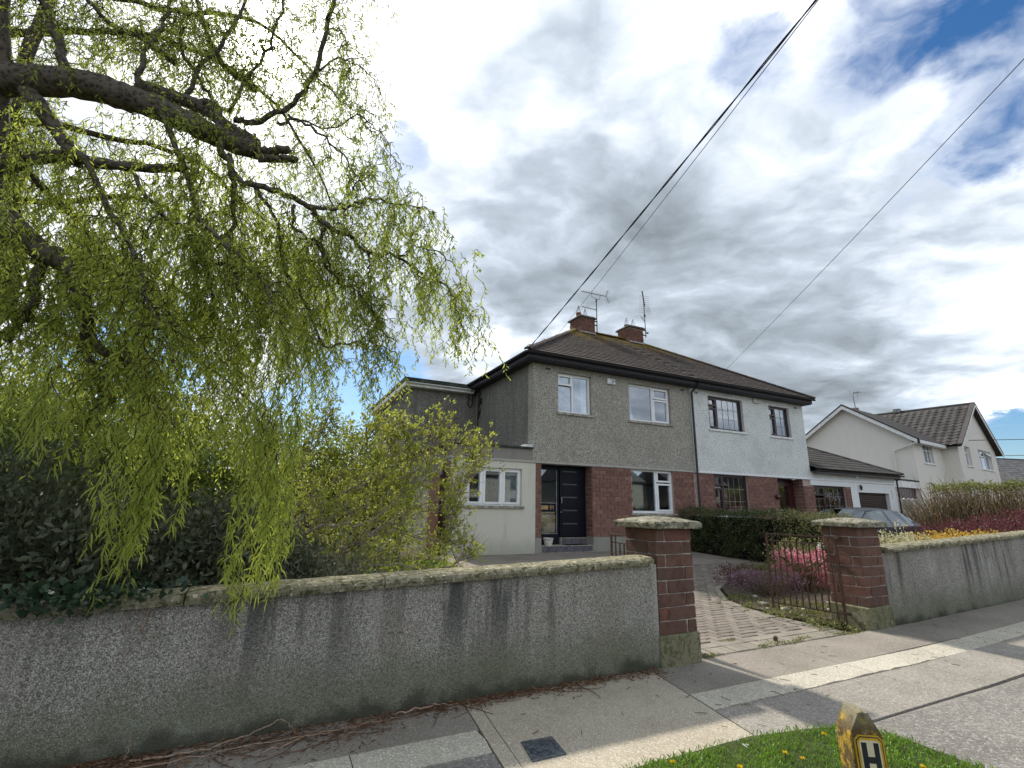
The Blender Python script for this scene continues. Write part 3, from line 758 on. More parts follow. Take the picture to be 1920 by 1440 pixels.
# ------------------------------------------------------------------ gates
def gate(hx, hy, fx, fy, zb, label, hinge_top=True):
    """open gate leaf from the hinge post (hx,hy) to its free end (fx,fy)"""
    t = thing('gate', label, 'gate', (hx, hy, zb), 'rusty gate leaves')
    d = Vector((fx-hx, fy-hy, 0)); Lg = d.length; d.normalize(); nrm = Vector((-d.y, d.x, 0))
    H = 1.115
    def P(s, z): return (hx+d.x*s, hy+d.y*s, zb+z)
    def bar(name, s0, s1, z0, z1, th=.014):
        return MB().obox(((Vector(P(s0, z0))+Vector(P(s1, z1)))/2), d, nrm, (0, 0, 1), abs(s1-s0) if abs(s1-s0) > 0 else th, th, abs(z1-z0) if abs(z1-z0) > 0 else th).build(name, 'gate_rust', t)
    bar('hinge_stile', -.015, .015, 0, H, .03); bar('end_stile', Lg-.012, Lg+.012, 0.0, H-.002, .024)
    bar('top_rail', .015, Lg-.012, H-.022, H-.004, .02); bar('upper_rail', .015, Lg-.012, H-.118, H-.104, .016)
    bar('bottom_rail', .015, Lg-.012, .012, .030, .02); bar('lower_rail', .015, Lg-.012, .118, .132, .016)
    n = 11
    for i in range(1, n):
        s = Lg*i/n; up = H-.022 if i in (1, n-1) else H-.118; lo = .030 if i in (1, n-1) else .132
        bar('bar', s-.008, s+.008, lo, up, .016)
    return t
g2 = gate(7.06, 4.26, 6.90, 5.19, .03, 'open rusty gate leaf hung on the pillar beside the pink azalea')
MB().obox((7.09, 4.235, 1.13), (1, 0, 0), (0, 1, 0), (0, 0, 1), .10, .05, .03).build('hinge', 'gate_rust', g2)
MB().obox((7.09, 4.235, .17), (1, 0, 0), (0, 1, 0), (0, 0, 1), .10, .05, .03).build('hinge', 'gate_rust', g2)
gate(4.13, 4.46, 4.14, 5.42, .03, 'rusty gate leaf half hidden behind the pillar at the end of the long wall')
tag(MB().lathe((5.48, 4.14, .0), [(.024, -.02), (.026, .05), (.020, .06), (.010, .066)], 10).build('gate_stop', 'gate_rust'), 'rusty iron peg standing in the paving at the gateway', 'gate stop')
# ------------------------------------------------------------------ the pair of semi-detached houses
YF = 12.0; XP = 12.75; GB = .21                      # front wall plane, party line, level of the yard
EV, RZ, PITCH = 5.83, 8.885, .63                     # eaves level, ridge level, roof slope
def gutter(parent, pts, mat='black_plastic', r=.058):
    m = MB()
    for a, b in zip(pts, pts[1:]):
        a, b = Vector(a), Vector(b); d = (b-a).normalized(); nrm = Vector((d.y, -d.x, 0)); prof = []
        for k in range(7): an = math.pi*k/6; prof.append((math.cos(an)*r, -math.sin(an)*r))
        prof += [(-r+.006, .0), (r-.006, .0)]
        V = [];
        for p in (a, b):
            for u, v in prof[:7]: V.append(p+nrm*u+Vector((0, 0, v)))
        m.add(V, [(i, i+1, 8+i, 7+i) for i in range(6)])
        V2 = []
        for p in (a, b):
            for u, v in prof[:7]: V2.append(p+nrm*u*.92+Vector((0, 0, v*.92)))
        m.add(V2, [(i, 7+i, 8+i, i+1) for i in range(6)])
        m.add([*V[:7]], [tuple(range(7))]); m.add([*V[7:]], [tuple(range(6, -1, -1))])
    return m.build('gutter', mat, parent)
def vent(parent, x, z, y, mat):
    v = MB().box(x, x+.24, y-.012, y, z, z+.125).build('air_vent', mat, parent)
    m = MB()
    for i in range(3): m.box(x+.03+i*.063, x+.075+i*.063, y-.0145, y-.012, z+.025, z+.1)
    m.build('slots', 'mat_dark', v)
def tiles_on(parent, name, P0, ux, up_, nx, ny, wx, hy, inside, mat, kind='stuff', roll=0.0, thick=.027):
    """tile courses on a slope: each tile its own solid, lower edge proud of the course below"""
    P0, ux, up_ = Vector(P0), Vector(ux), Vector(up_); nrm = ux.cross(up_).normalized(); m = MB()
    for j in range(ny):
        for i in range(nx):
            s = i*wx+(wx/2 if j % 2 else 0); t = j*hy
            if not inside(s+wx/2, t+hy/2): continue
            a, b, g = s+.003, s+wx-.003, rng.uniform(-.003, .003)
            lo, hi = .034+g, .008+g
            if roll:
                for k in range(2):
                    c0 = a+(b-a)*k/2; c1 = a+(b-a)*(k+.5)/2; c2 = a+(b-a)*(k+1)/2
                    V = [P0+ux*q+up_*tt+nrm*h for q, rr in ((c0, 0), (c1, roll), (c2, 0)) for tt, h in ((t-.01, lo+rr), (t+hy+.04, hi+rr), (t-.01, lo+rr-thick))]
                    m.add(V, [(0, 3, 4, 1), (3, 6, 7, 4), (2, 5, 3, 0), (5, 8, 6, 3)])
            else:
                q = lambda u, v, h: P0+ux*u+up_*v+nrm*h
                m.add([q(a, t-.012, lo-thick), q(b, t-.012, lo-thick), q(a, t-.012, lo), q(b, t-.012, lo), q(a, t+hy+.045, hi), q(b, t+hy+.045, hi)],
                      [(0, 1, 3, 2), (2, 3, 5, 4), (1, 5, 3), (0, 2, 4)])
    per = 18 if roll else 6
    return tint_boxes(m, name, mat, per, parent, kind)
CBRICK = MB().cbox(-.5, .5, -.5, .5, -.5, .5, .03).mesh('brick', 'chimney_brick')
def chimney(parent, x0, x1, y0, y1, zb, zt, mats, cowls):
    c = MB().box(x0+.01, x1-.01, y0+.01, y1-.01, zb-.7, zt).build('chimney', 'mortar', parent)
    H = .128; z = zb-.28; k = 0; m = []
    while z < zt-.05:
        zz = min(z+H, zt); L = .27
        for axis, f0, a0, a1 in (('x', y0, x0, x1), ('y', x0, y0, y1)):
            s = a0-(k % 2)*L/2
            while s < a1:
                a, b = max(s, a0), min(s+L-.01, a1); s += L
                if b-a < .04: continue
                if axis == 'x': link('brick', CBRICK, c, ((a+b)/2, f0+.02, (z+zz)/2), None, (b-a, .05, zz-z-.010))
                else: link('brick', CBRICK, c, (f0+.02, (a+b)/2, (z+zz)/2), None, (.05, b-a, zz-z-.010))
        z += H; k += 1
    MB().cbox(x0-.075, x1+.075, y0-.075, y1+.075, zt, zt+.065, .015).cbox(x0-.03, x1+.03, y0-.03, y1+.03, zt+.065, zt+.11, .015).build('chimney_cap', 'cap_dark', c)
    MB().add([(x0-.03, y0-.05, zb-.06), (x1+.03, y0-.05, zb-.06), (x1+.03, y0-.005, zb+.02), (x0-.03, y0-.005, zb+.02)], [(0, 1, 2, 3)]).build('flashing', 'lead_grey', c)
    for i, kind in enumerate(cowls):
        px = x0+(x1-x0)*(.26+.46*i); py = (y0+y1)/2; zc = zt+.11
        if kind == 'clay': MB().lathe((px, py, zc), [(.115, 0), (.105, .17), (.12, .19), (.12, .24), (.09, .24)], 14).build('chimney_pot', 'terracotta', c)
        else: MB().lathe((px, py, zc), [(.11, 0), (.10, .10), (.115, .11), (.115, .15), (.09, .15)], 14).build('chimney_pot', 'black_plastic', c)
        top = zc+(.24 if kind == 'clay' else .15); cm = MB()
        for q in range(8):
            an = 2*math.pi*q/8
            cm.tube([(px+.10*math.cos(an), py+.10*math.sin(an), top-.01), (px+.09*math.cos(an), py+.09*math.sin(an), top+.10), (px+.012*math.cos(an), py+.012*math.sin(an), top+.34)], .007, 4)
        cm.lathe((px, py, top+.31), [(.02, 0), (.03, .03), (.012, .07)], 8)
        cm.build('cowl', 'alu', c)
    return c
def roof_half(parent, left):
    """half of the shared hipped roof up to the party line"""
    X0, X1 = (6.1, XP) if left else (XP, 19.2); Yb = 21.3; rl, rr = 10.95, 14.35
    m = MB(); o = .012
    if left:
        m.quad((X0, 11.6, EV), (X1, 11.6, EV), (X1, 16.45, RZ), (rl, 16.45, RZ))
        m.quad((X0, Yb, EV), (rl, 16.45, RZ), (X1, 16.45, RZ), (X1, Yb, EV)); m.quad((X0, 11.6, EV), (rl, 16.45, RZ), (X0, Yb, EV))
        m.quad((X1, 11.6, EV), (X1, Yb, EV), (X1, 16.45, RZ)); m.quad((X0, 11.6, EV), (X0, Yb, EV), (X1, Yb, EV), (X1, 11.6, EV))
    else:
        m.quad((X0, 11.6, EV), (X1, 11.6, EV), (rr, 16.45, RZ), (X0, 16.45, RZ))
        m.quad((X0, Yb, EV), (X0, 16.45, RZ), (rr, 16.45, RZ), (X1, Yb, EV)); m.quad((X1, 11.6, EV), (X1, Yb, EV), (rr, 16.45, RZ))
        m.quad((X0, 11.6, EV), (X0, 16.45, RZ), (X0, Yb, EV)); m.quad((X0, 11.6, EV), (X1, 11.6, EV), (X1, Yb, EV), (X0, Yb, EV))
    r = m.build('roof', 'felt', parent)
    sl = Vector((0, 4.85, RZ-EV)); Ls = sl.length; up_ = sl/Ls; hy = .238; ny = int(Ls/hy)+1
    if left:
        tiles_on(r, 'roof_tiles', (X0, 11.6, EV), (1, 0, 0), up_, int((X1-X0)/.31)+1, ny, .305, hy, lambda s, t: s < X1-X0 and t < Ls and s > (rl-X0)*t/Ls-.05, 'roof_tile')
    else:
        tiles_on(r, 'roof_tiles', (X0+.02, 11.6, EV), (1, 0, 0), up_, int((X1-X0)/.31)+1, ny, .305, hy, lambda s, t: t < Ls and s < (X1-X0)-(X1-rr)*t/Ls+.0, 'roof_tile')
    # hip and ridge tiles one by one
    a, b = (Vector((X0, 11.6, EV)), Vector((rl, 16.45, RZ))) if left else (Vector((X1, 11.6, EV)), Vector((rr, 16.45, RZ)))
    def caps(name, a, b, n):
        d = (b-a).normalized(); side = d.cross(Vector((0, 0, 1))).normalized(); up2 = side.cross(d)
        Lk = (b-a).length/n
        for i in range(n):
            m = MB(); V = []
            for e, s in ((0, 1.0), (1, .9)):
                c = a+d*(Lk*(i+e*1.06))
                for k in range(6): an = math.pi*k/5; V.append(c+side*math.cos(an)*.125*s+up2*(math.sin(an)*.085*s+.005))
            m.add(V, [(k, k+1, 7+k, 6+k) for k in range(5)]+[(5, 4, 3, 2, 1, 0)])
            link(name, m.mesh(name, 'roof_tile'), r)
    caps('hip_tile', a, b, 20)
    caps('ridge_tile', *((Vector((XP, 16.45, RZ+.02)), Vector((rl, 16.45, RZ+.02))) if left else (Vector((XP+.02, 16.45, RZ+.02)), Vector((rr, 16.45, RZ+.02)))), 6)
    # eaves: fascia, soffit, gutter
    if left:
        MB().box(6.16, XP, 11.66, 11.69, 5.63, 5.80).box(6.16, 6.19, 11.69, 16.8, 5.63, 5.80).build('fascia', 'soffit_dark', parent)
        MB().box(6.19, XP, 11.69, 12.0, 5.60, 5.625).box(6.19, 6.5, 12.0, 16.8, 5.60, 5.625).build('soffit', 'soffit_dark', parent)
        gutter(parent, [(6.08, 16.6, 5.80), (6.08, 11.60, 5.80), (XP, 11.60, 5.80)])
    else:
        MB().box(XP+.004, 19.10, 11.66, 11.69, 5.63, 5.80).box(19.07, 19.10, 11.69, 21, 5.63, 5.80).build('fascia', 'soffit_dark', parent)
        MB().box(XP+.004, 19.07, 11.69, 12.0, 5.60, 5.625).box(18.93, 19.07, 12.0, 21, 5.60, 5.625).build('soffit', 'soffit_dark', parent)
        gutter(parent, [(XP+.004, 11.60, 5.80), (19.18, 11.60, 5.80)])
    return r

# --- left house: grey pebbledash over brick
hA = thing('semi_detached_house', 'grey pebbledashed half of the pair with the navy front door and flat roofed side extension', 'house', (9.6, YF, GB), 'semi-detached pair')
w1 = (7.36, 8.56, 4.19, 5.42); w2 = (10.05, 11.82, 4.19, 5.42); w3 = (10.03, 11.75, 1.30, 2.655); w4 = (4.55, 6.17, 1.45, 2.45)
DX0, DX1 = 6.79, 8.53
wall_with_openings(MB(), 6.5, XP, 2.70, 5.60, YF, YF+.3, [w1, w2]).build('upper_wall', 'house_dash', hA)
wall_with_openings(MB(), DX1, XP, GB-.2, 2.64, YF+.022, YF+.3, [(w3[0], w3[1], w3[2], 2.64)]).build('lower_wall', 'mortar', hA)
MB().box(6.5, DX0, YF+.022, YF+.3, GB-.2, 2.64).build('door_pier', 'mortar', hA)
MB().cbox(4.06, XP, YF-.03, YF+.3, 2.64, 2.70, .008).build('render_band', 'band_render', hA)
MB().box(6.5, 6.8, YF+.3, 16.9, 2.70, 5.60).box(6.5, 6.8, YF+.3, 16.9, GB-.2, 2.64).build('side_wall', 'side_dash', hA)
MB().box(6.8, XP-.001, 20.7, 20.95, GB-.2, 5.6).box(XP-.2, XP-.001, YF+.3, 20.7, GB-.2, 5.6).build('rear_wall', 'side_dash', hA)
for nm, a, b, c, d in (('w', 6.605, 6.785, .62, 2.635), ('w', 8.53, 10.03, .62, 2.635), ('w', 10.03, 11.75, .62, 1.22), ('w', 11.75, 12.66, .62, 2.635)):
    brick_field(hA, a, b, c, d, YF-.004, .03)
brick_field(hA, YF+.03, YF+.36, .62, 2.635, 8.522, .03, 'y')
MB().box(6.6, 6.79, YF-.012, YF+.022, GB-.1, .615).box(8.53, 12.7, YF-.012, YF+.022, GB-.1, .615).build('plinth', 'plinth_render', hA)
MB().box(8.525, 8.55, YF+.022, YF+.36, GB-.1, .615).build('plinth', 'plinth_render', hA)
window(hA, *w1, YF, lights=[(7.40, 7.90, 5.05, 5.38, True), (7.40, 7.90, 4.23, 5.02, False), (7.94, 8.52, 4.23, 5.38, False, (7.895, 7.94, 4.24, 5.37))],
       sill=True, curtain=[(8.30, 8.52)], label='white framed upstairs window above the front door')
window(hA, *w2, YF, lights=[(10.09, 11.06, 4.23, 5.38, False), (11.12, 11.78, 5.03, 5.38, True, (11.06, 11.12, 4.24, 5.37)), (11.12, 11.78, 4.23, 5.0, True)],
       sill=True, curtain=[(11.5, 11.78)], label='wide white framed upstairs window')
window(hA, *w3, YF, ('upvc_white', 'dark_glass'), lights=[(10.07, 11.03, 1.36, 2.62, False), (11.10, 11.71, 2.27, 2.62, True, (11.03, 11.10, 1.36, 2.62)), (11.10, 11.71, 1.36, 2.23, True)],
       sill=True, sillmat='sill_concrete', label='white framed window set in the brickwork')
# chimney, roof, pipe, vents, alarm
rA = roof_half(hA, True)
chimney(hA, 10.95, 11.70, 16.02, 16.85, 8.72, 9.36, None, ('clay', 'black'))
MB().tube([(12.80, 11.60, 5.72), (12.80, 11.72, 5.58), (12.78, 11.93, 5.42), (12.775, 11.93, GB)], .037, 10).build('downpipe', 'black_plastic', hA)
for x, z in ((6.88, 5.405), (12.29, 5.40)): vent(hA, x, z, YF, 'band_render')
al = MB().cbox(9.16, 9.47, YF-.075, YF, 5.27, 5.455, .02).build('alarm_box', 'alarm_white', hA)
em = MB(); yy = YF-.0775                              # emblem: open rings of a key like device
def arc(m, cx, cz, r, w, a0, a1, n=10, y=None):
    for i in range(n):
        a, b = a0+(a1-a0)*i/n, a0+(a1-a0)*(i+1)/n
        m.add([(cx+rr*math.cos(t), y, cz+rr*math.sin(t)) for rr, t in ((r, a), (r+w, a), (r+w, b), (r, b))], [(0, 1, 2, 3)])
arc(em, 9.355, 5.365, .045, .014, -2.6, 2.6, 14, yy); arc(em, 9.30, 5.365, .042, .012, -1.2, 1.2, 8, yy)
em.box(9.25, 9.31, yy-.001, yy, 5.40, 5.413).box(9.27, 9.32, yy-.001, yy, 5.315, 5.328).box(9.40, 9.445, yy-.001, yy, 5.358, 5.372); arc(em, 9.36, 5.365, .0, .02, 0, 6.28, 10, yy-.002)
em.build('emblem', 'ink', al)
MB().box(8.735, 8.75, YF-.02, YF, 4.20, 4.31).build('cable_clip', 'alarm_white', hA)
# front door in its recess
yD = YF+.36
MB().box(DX0, 8.552, yD+.05, yD+.12, GB, 2.64).box(DX0-.04, DX0, YF+.3, yD+.05, GB, 2.64).build('door_frame', 'door_navy', hA)
d = MB().box(7.62, 8.50, yD, yD+.05, .62, 2.56).build('front_door', 'door_navy', hA)
for i in range(5):
    z0 = .70+i*.375
    MB().box(7.70, 8.42, yD-.012, yD, z0, z0+.29).build('door_panel', 'door_navy', d)
    MB().box(7.70, 8.20, yD-.022, yD-.012, z0+.255, z0+.29).build('door_moulding', 'door_moulding', d)
MB().tube([(7.655, yD-.045, 1.55), (7.655, yD-.05, 1.65), (7.655, yD-.03, 1.72)], .012, 8).build('handle', 'alu', d)
MB().lathe((7.65, yD-.02, 1.30), [(.02, -.02), (.02, .02)], 10).build('lock', 'alu', d)
s = MB().box(6.83, 6.87, yD, yD+.05, GB+.2, 2.58).box(7.50, 7.57, yD, yD+.05, GB+.2, 2.58).box(6.87, 7.50, yD, yD+.05, 2.50, 2.58).box(6.87, 7.50, yD, yD+.05, 1.30, 1.54).box(6.87, 7.50, yD, yD+.05, GB+.2, .70).build('side_light', 'door_navy', hA)
MB().box(6.87, 7.50, yD+.02, yD+.03, 1.54, 2.50).build('pane', 'dark_glass', s); MB().box(6.87, 7.50, yD+.02, yD+.03, .70, 1.30).build('pane', 'dark_glass', s)
MB().box(6.86, 7.52, yD-.008, yD, 1.54, 1.56).box(7.485, 7.505, yD-.008, yD, .70, 2.49).box(6.86, 7.52, yD-.008, yD, .69, .705).build('glazing_bead', 'lead_grey', s)
lb = MB().cbox(6.90, 7.21, yD-.018, yD, 1.36, 1.48, .006).build('letter_box', 'brass', s)
MB().box(6.94, 7.17, yD-.024, yD-.018, 1.395, 1.445).build('flap', 'brass', lb)
def digits(parent, txt, x, z, y, h, mat, name='house_number'):
    """small raised figures made of strokes"""
    seg = {'9': 'abcdfg', '4': 'bcfg', '1': 'bc', '5': 'acdfg', '0': 'abcdef'}; w = h*.5; t = h*.15
    for c in txt:
        m = MB()
        for sname in seg[c]:
            if sname == 'a': m.box(x, x+w, y-.006, y, z+h-t, z+h)
            if sname == 'd': m.box(x, x+w, y-.006, y, z, z+t)
            if sname == 'g': m.box(x, x+w, y-.0065, y, z+h/2-t/2, z+h/2+t/2)
            if sname in 'bc': q = z+(h/2 if sname == 'b' else 0); m.box(x+w-t, x+w, y-.0055, y, q, q+h/2)
            if sname in 'ef': q = z+(h/2 if sname == 'f' else 0); m.box(x, x+t, y-.0055, y, q, q+h/2)
        m.build(name, mat, parent); x += w+h*.18
digits(s, '94', 7.27, 1.37, yD, .11, 'brass')
# steps with patterned tiles
sp = MB().cbox(DX0, 8.52, YF-.03, yD+.05, GB-.1, .40, .006).build('step', 'stone_grey', hA)
MB().cbox(7.60, 8.52, yD-.07, yD+.05, .40, .585, .006).build('step', 'stone_grey', hA)
tl = [MB().box(-.07, .07, -.004, .004, -.07, .07).mesh('riser_tile', 'plate_black'), None]
plain('tile_grey', (.15, .145, .17), .4, .4, .5, 60); plain('tile_dark', (.115, .11, .135), .4, .4, .6, 60)
tm = [MB().box(-.066, .066, -.004, .004, -.075, .075).mesh('riser_tile', k) for k in ('tile_grey', 'tile_dark')]
for i in range(12): link('riser_tile', tm[i % 2], sp, (DX0+.08+i*.139, YF-.035, .31))
for i in range(6): link('riser_tile', tm[(i+1) % 2], sp, (7.69+i*.145, yD-.0745, .495))
tag(MB().cbox(7.62, 8.35, YF+.02, YF+.26, .40, .416, .005).build('door_mat', 'mat_dark'), 'dark mat on the step before the navy front door', 'doormat')
fp = thing('flower_pot', 'white pot with pale plants on the front step beside the door', 'flower pot', (7.08, YF+.12, .40))
MB().lathe((7.08, YF+.12, .40), [(.105, 0), (.14, .17), (.15, .175), (.15, .20), (.13, .20), (.125, .17)], 16).build('pot', 'pot_white', fp)

# --- ground floor side extension (part of the same house)
wall_with_openings(MB(), 4.1, 6.6, GB-.2, 2.64, YF, YF+.28, [(w4[0], w4[1], w4[2], w4[3])]).build('extension_wall', 'cream_render', hA)
MB().box(4.1, 6.499, YF-.006, YF+.28, 2.70, 3.02).build('extension_parapet', 'grey_render', hA)
MB().cbox(3.95, 6.49, YF-.07, 17.0, 3.02, 3.075, .006).build('extension_roof', 'felt', hA)
MB().box(6.25, 6.495, YF+.0, YF+.25, 3.075, 3.15).build('flashing', 'fascia_white', hA)
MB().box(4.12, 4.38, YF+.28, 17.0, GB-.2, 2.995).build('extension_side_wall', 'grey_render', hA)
brick_field(hA, YF+.01, YF+.62, .55, 2.62, 4.094, .03, 'y')
MB().tube([(4.05, YF+.45, 3.0), (4.05, YF+.45, GB)], .04, 8).build('downpipe', 'black_plastic', hA)
sd = MB().box(4.07, 4.115, YF+.75, YF+1.75, GB+.02, 2.25).build('side_door', 'timber_brown', hA)
for i in range(7): MB().box(4.058, 4.07, YF+.755+i*.1425, YF+.89+i*.1425, GB+.03, 2.24).build('door_board', 'timber_brown', sd)
window(hA, *w4, YF, lights=[(4.60, 5.00, 1.49, 2.41, True), (5.05, 5.58, 1.49, 2.41, True, (5.0, 5.05, 1.5, 2.4)), (5.63, 6.13, 1.49, 2.41, True, (5.58, 5.63, 1.5, 2.4))],
       sill=True, curtain=[(5.70, 6.13)], setback=.09, label='white three light window of the cream side extension')
# --- first floor rear extension with flat roof
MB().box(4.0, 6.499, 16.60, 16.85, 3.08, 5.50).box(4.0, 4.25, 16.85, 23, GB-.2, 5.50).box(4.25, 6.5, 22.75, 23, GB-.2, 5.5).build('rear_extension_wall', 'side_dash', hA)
MB().box(3.74, 6.35, 16.36, 16.40, 5.50, 5.66).box(3.74, 3.78, 16.40, 23.3, 5.50, 5.66).box(3.78, 6.35, 16.40, 23.3, 5.49, 5.50).build('rear_extension_fascia', 'fascia_white', hA)
MB().cbox(3.70, 6.42, 16.31, 23.35, 5.66, 5.80, .01).build('rear_extension_roof', 'felt', hA)
gutter(hA, [(3.74, 16.32, 5.63), (6.36, 16.32, 5.63)], 'fascia_white', .05)
MB().tube([(6.25, 16.33, 5.57), (6.2, 16.5, 5.45), (6.18, 16.56, 5.10), (6.25, 16.57, 4.98), (6.36, 16.57, 5.08), (6.38, 16.57, 5.5)], .02, 6).build('hanging_cable', 'wire_black', hA)
MB().tube([(6.47, 16.2, 5.6), (6.47, 16.22, 3.1)], .018, 6).tube([(6.47, 16.05, 5.5), (6.46, 16.1, 5.0), (6.47, 16.0, 4.8), (6.47, 16.15, 4.5)], .014, 5).obox((6.46, 16.0, 5.15), (1, 0, 0), (0, 1, 0), (0, 0, 1), .08, .16, .2).obox((6.46, 16.1, 4.75), (1, 0, 0), (0, 1, 0), (0, 0, 1), .06, .1, .12).build('cable_bracket', 'wire_black', hA)

# --- right house: painted white over brick, with the side garage
hB = thing('semi_detached_house', 'white painted half of the pair with brown leaded windows and the low garage wing', 'house', (16, YF, GB), 'semi-detached pair')
v1 = (13.62, 15.40, 4.22, 5.42); v2 = (16.87, 18.07, 4.22, 5.40); v3 = (13.60, 15.30, 1.25, 2.635); v4 = (19.04, 21.10, 1.25, 2.44)
EX0, EX1 = 16.90, 18.42; HX = 18.93
wall_with_openings(MB(), XP+.002, HX, 2.70, 5.60, YF, YF+.3, [v1, v2]).build('upper_wall', 'white_dash', hB)
wall_with_openings(MB(), XP+.002, EX0, GB-.2, 2.64, YF+.022, YF+.3, [(v3[0], v3[1], v3[2], 2.64)]).build('lower_wall', 'mortar', hB)
wall_with_openings(MB(), EX1, 21.42, GB-.2, 2.64, YF+.022, YF+.3, [(v4[0], v4[1], v4[2], v4[3])]).build('garage_wing_wall', 'mortar', hB)
MB().cbox(XP+.002, 24.80, YF-.035, YF+.3, 2.64, 2.70, .008).build('render_band', 'white_render', hB)
MB().box(HX-.3, HX, YF+.3, 20.95, 2.70, 5.60).box(XP+.2, HX-.3, 20.7, 20.95, GB-.2, 5.6).build('side_wall', 'white_dash', hB)
for a, b, c, dd in ((12.86, 13.60, .62, 2.635), (15.30, 16.90, .62, 2.635), (18.42, 19.04, .62, 2.40), (21.10, 21.42, .62, 2.40)):
    brick_field(hB, a, b, c, dd, YF-.004, .03)
brick_field(hB, YF+.03, YF+.40, .62, 2.635, 18.412, .03, 'y')
MB().box(18.84, 21.42, YF-.02, YF+.022, 2.44, 2.635).build('lintel_panel', 'white_render', hB)
lead = lambda w, h: (max(1, round(w/.28)), max(1, round(h/.38)))
BW = ('brown_frame', 'window_glass')
window(hB, *v1, YF, BW, lights=[(13.68, 14.08, 5.08, 5.36, True), (13.68, 14.08, 4.28, 5.00, True), (14.16, 15.34, 4.28, 5.36, False, (14.08, 14.16, 4.28, 5.36))], fw=.07, sill=True, sillmat='white_sill', bars=lead, curtain=[(13.7, 15.1)], label='wide brown leaded upstairs window', barmat='lead_grey')
window(hB, *v2, YF, BW, lights=[(16.93, 17.28, 5.02, 5.34, True), (16.93, 17.28, 4.28, 4.95, True), (17.36, 18.01, 4.28, 5.34, False, (17.28, 17.36, 4.28, 5.34))], fw=.07, sill=True, sillmat='white_sill', bars=lead, curtain=[(16.95, 17.6)], label='narrow brown leaded upstairs window')
window(hB, *v3, YF, BW, lights=[(13.66, 14.08, 2.25, 2.58, True), (13.66, 14.08, 1.31, 2.17, True), (14.16, 15.24, 1.31, 2.58, False, (14.08, 14.16, 1.31, 2.58))], fw=.07, sill=True, sillmat='white_sill', bars=lead, blind=(13.66, 15.24, 1.31, 2.58), label='brown leaded downstairs window with white blinds')
window(hB, *v4, YF, ('brown_frame', 'dark_glass'), lights=[(19.10, 19.75, 2.05, 2.38, True), (19.10, 19.75, 1.31, 1.97, True), (19.83, 21.04, 1.31, 2.38, False, (19.75, 19.83, 1.31, 2.38))], fw=.07, sill=True, sillmat='white_sill', bars=lead, curtain=[(20.35, 20.75)], label='brown window of the garage wing')
rB = roof_half(hB, False)
chimney(hB, 13.58, 14.40, 16.02, 16.85, 8.72, 9.38, None, ('black', 'black'))
for x, z in ((12.94, 5.39), (18.37, 5.395)): vent(hB, x, z, YF, 'white_render')
al2 = MB().cbox(16.0, 16.33, YF-.07, YF, 5.39, 5.585, .022).build('alarm_box', 'alarm_cream', hB)
lg = MB(); yy = YF-.0725
for i in range(4): lg.box(16.10+i*.045, 16.125+i*.045, yy-.001, yy, 5.49+(.0 if i % 2 else .01), 5.545)
lg.box(16.06, 16.29, yy-.001, yy, 5.44, 5.462); lg.build('emblem', 'lead_grey', al2)
# white house front door in its recess
yE = YF+.40
MB().box(EX0, EX1+.02, yE+.05, yE+.1, GB, 2.64).build('door_frame', 'red_door', hB)
for a, b in ((16.94, 17.30), (18.22, 18.40)): MB().box(a, b, yE, yE+.05, .5, 2.6).build('door_post', 'red_door', hB)
dB = MB().box(17.34, 17.46, yE, yE+.05, .5, 2.5).box(18.08, 18.20, yE, yE+.05, .5, 2.5).box(17.46, 18.08, yE, yE+.05, 2.38, 2.5).box(17.46, 18.08, yE, yE+.05, .5, .8).build('front_door', 'red_door', hB)
MB().box(17.46, 18.08, yE+.02, yE+.03, .8, 2.38).build('pane', 'dark_glass', dB)
MB().lathe((16.74, YF-.06, 1.93), [(.0, -.09), (.06, -.07), (.085, 0), (.06, .07), (.0, .09)], 10).build('wall_lantern', 'red_door', hB)
# garage wing
GX = 24.78
wall_with_openings(MB(), 21.42, GX, GB-.2, 2.64, YF, YF+.28, [(21.95, 24.19, GB-.2, 2.24)]).build('garage_wall', 'white_render', hB)
MB().box(HX, GX, YF, YF+.28, 2.70, 2.975).build('garage_parapet', 'white_dash', hB)
MB().box(GX-.28, GX, YF+.28, 19, GB-.2, 2.975).build('garage_side_wall', 'white_render', hB)
MB().box(21.40, 21.425, YF-.008, YF, GB, 2.64).build('movement_joint', 'mat_dark', hB)
gd = MB().box(21.95, 24.19, YF+.16, YF+.18, GB-.1, 2.24).build('garage_door', 'slat_brown', hB)
for i in range(22): MB().cbox(21.95, 24.19, YF+.13, YF+.162, GB+i*.0925, GB+.082+i*.0925, .012).build('door_slat', 'slat_brown', gd)
MB().box(21.93, 24.21, YF+.0, YF+.28, 2.24, 2.245).build('door_head', 'mat_dark', hB)
# garage roof: low hip
gx1, gy0, gev, gp = 24.95, 11.70, 3.05, .50
gr = MB(); t = 4.2
gr.quad((HX+.003, gy0, gev), (gx1, gy0, gev), (gx1-t, gy0+t, gev+t*gp), (HX+.003, gy0+t, gev+t*gp)).quad((gx1, gy0, gev), (gx1, gy0+2*t, gev), (gx1-t, gy0+t, gev+t*gp))
gr.quad((HX+.003, gy0, gev), (HX+.003, gy0+2*t, gev), (gx1, gy0+2*t, gev), (gx1, gy0, gev)).quad((HX+.003, gy0+t, gev+t*gp), (gx1-t, gy0+t, gev+t*gp), (gx1, gy0+2*t, gev), (HX+.003, gy0+2*t, gev))
grf = gr.build('garage_roof', 'felt', hB)
Lg = math.hypot(t, t*gp); upg = Vector((0, t, t*gp)).normalized()
tiles_on(grf, 'roof_tiles', (HX+.01, gy0, gev), (1, 0, 0), upg, 21, 15, .30, .315, lambda s, tt: tt < Lg and s < (gx1-HX)-tt/Lg*t-.02, 'roof_tile_grey', 'stuff', roll=.03)
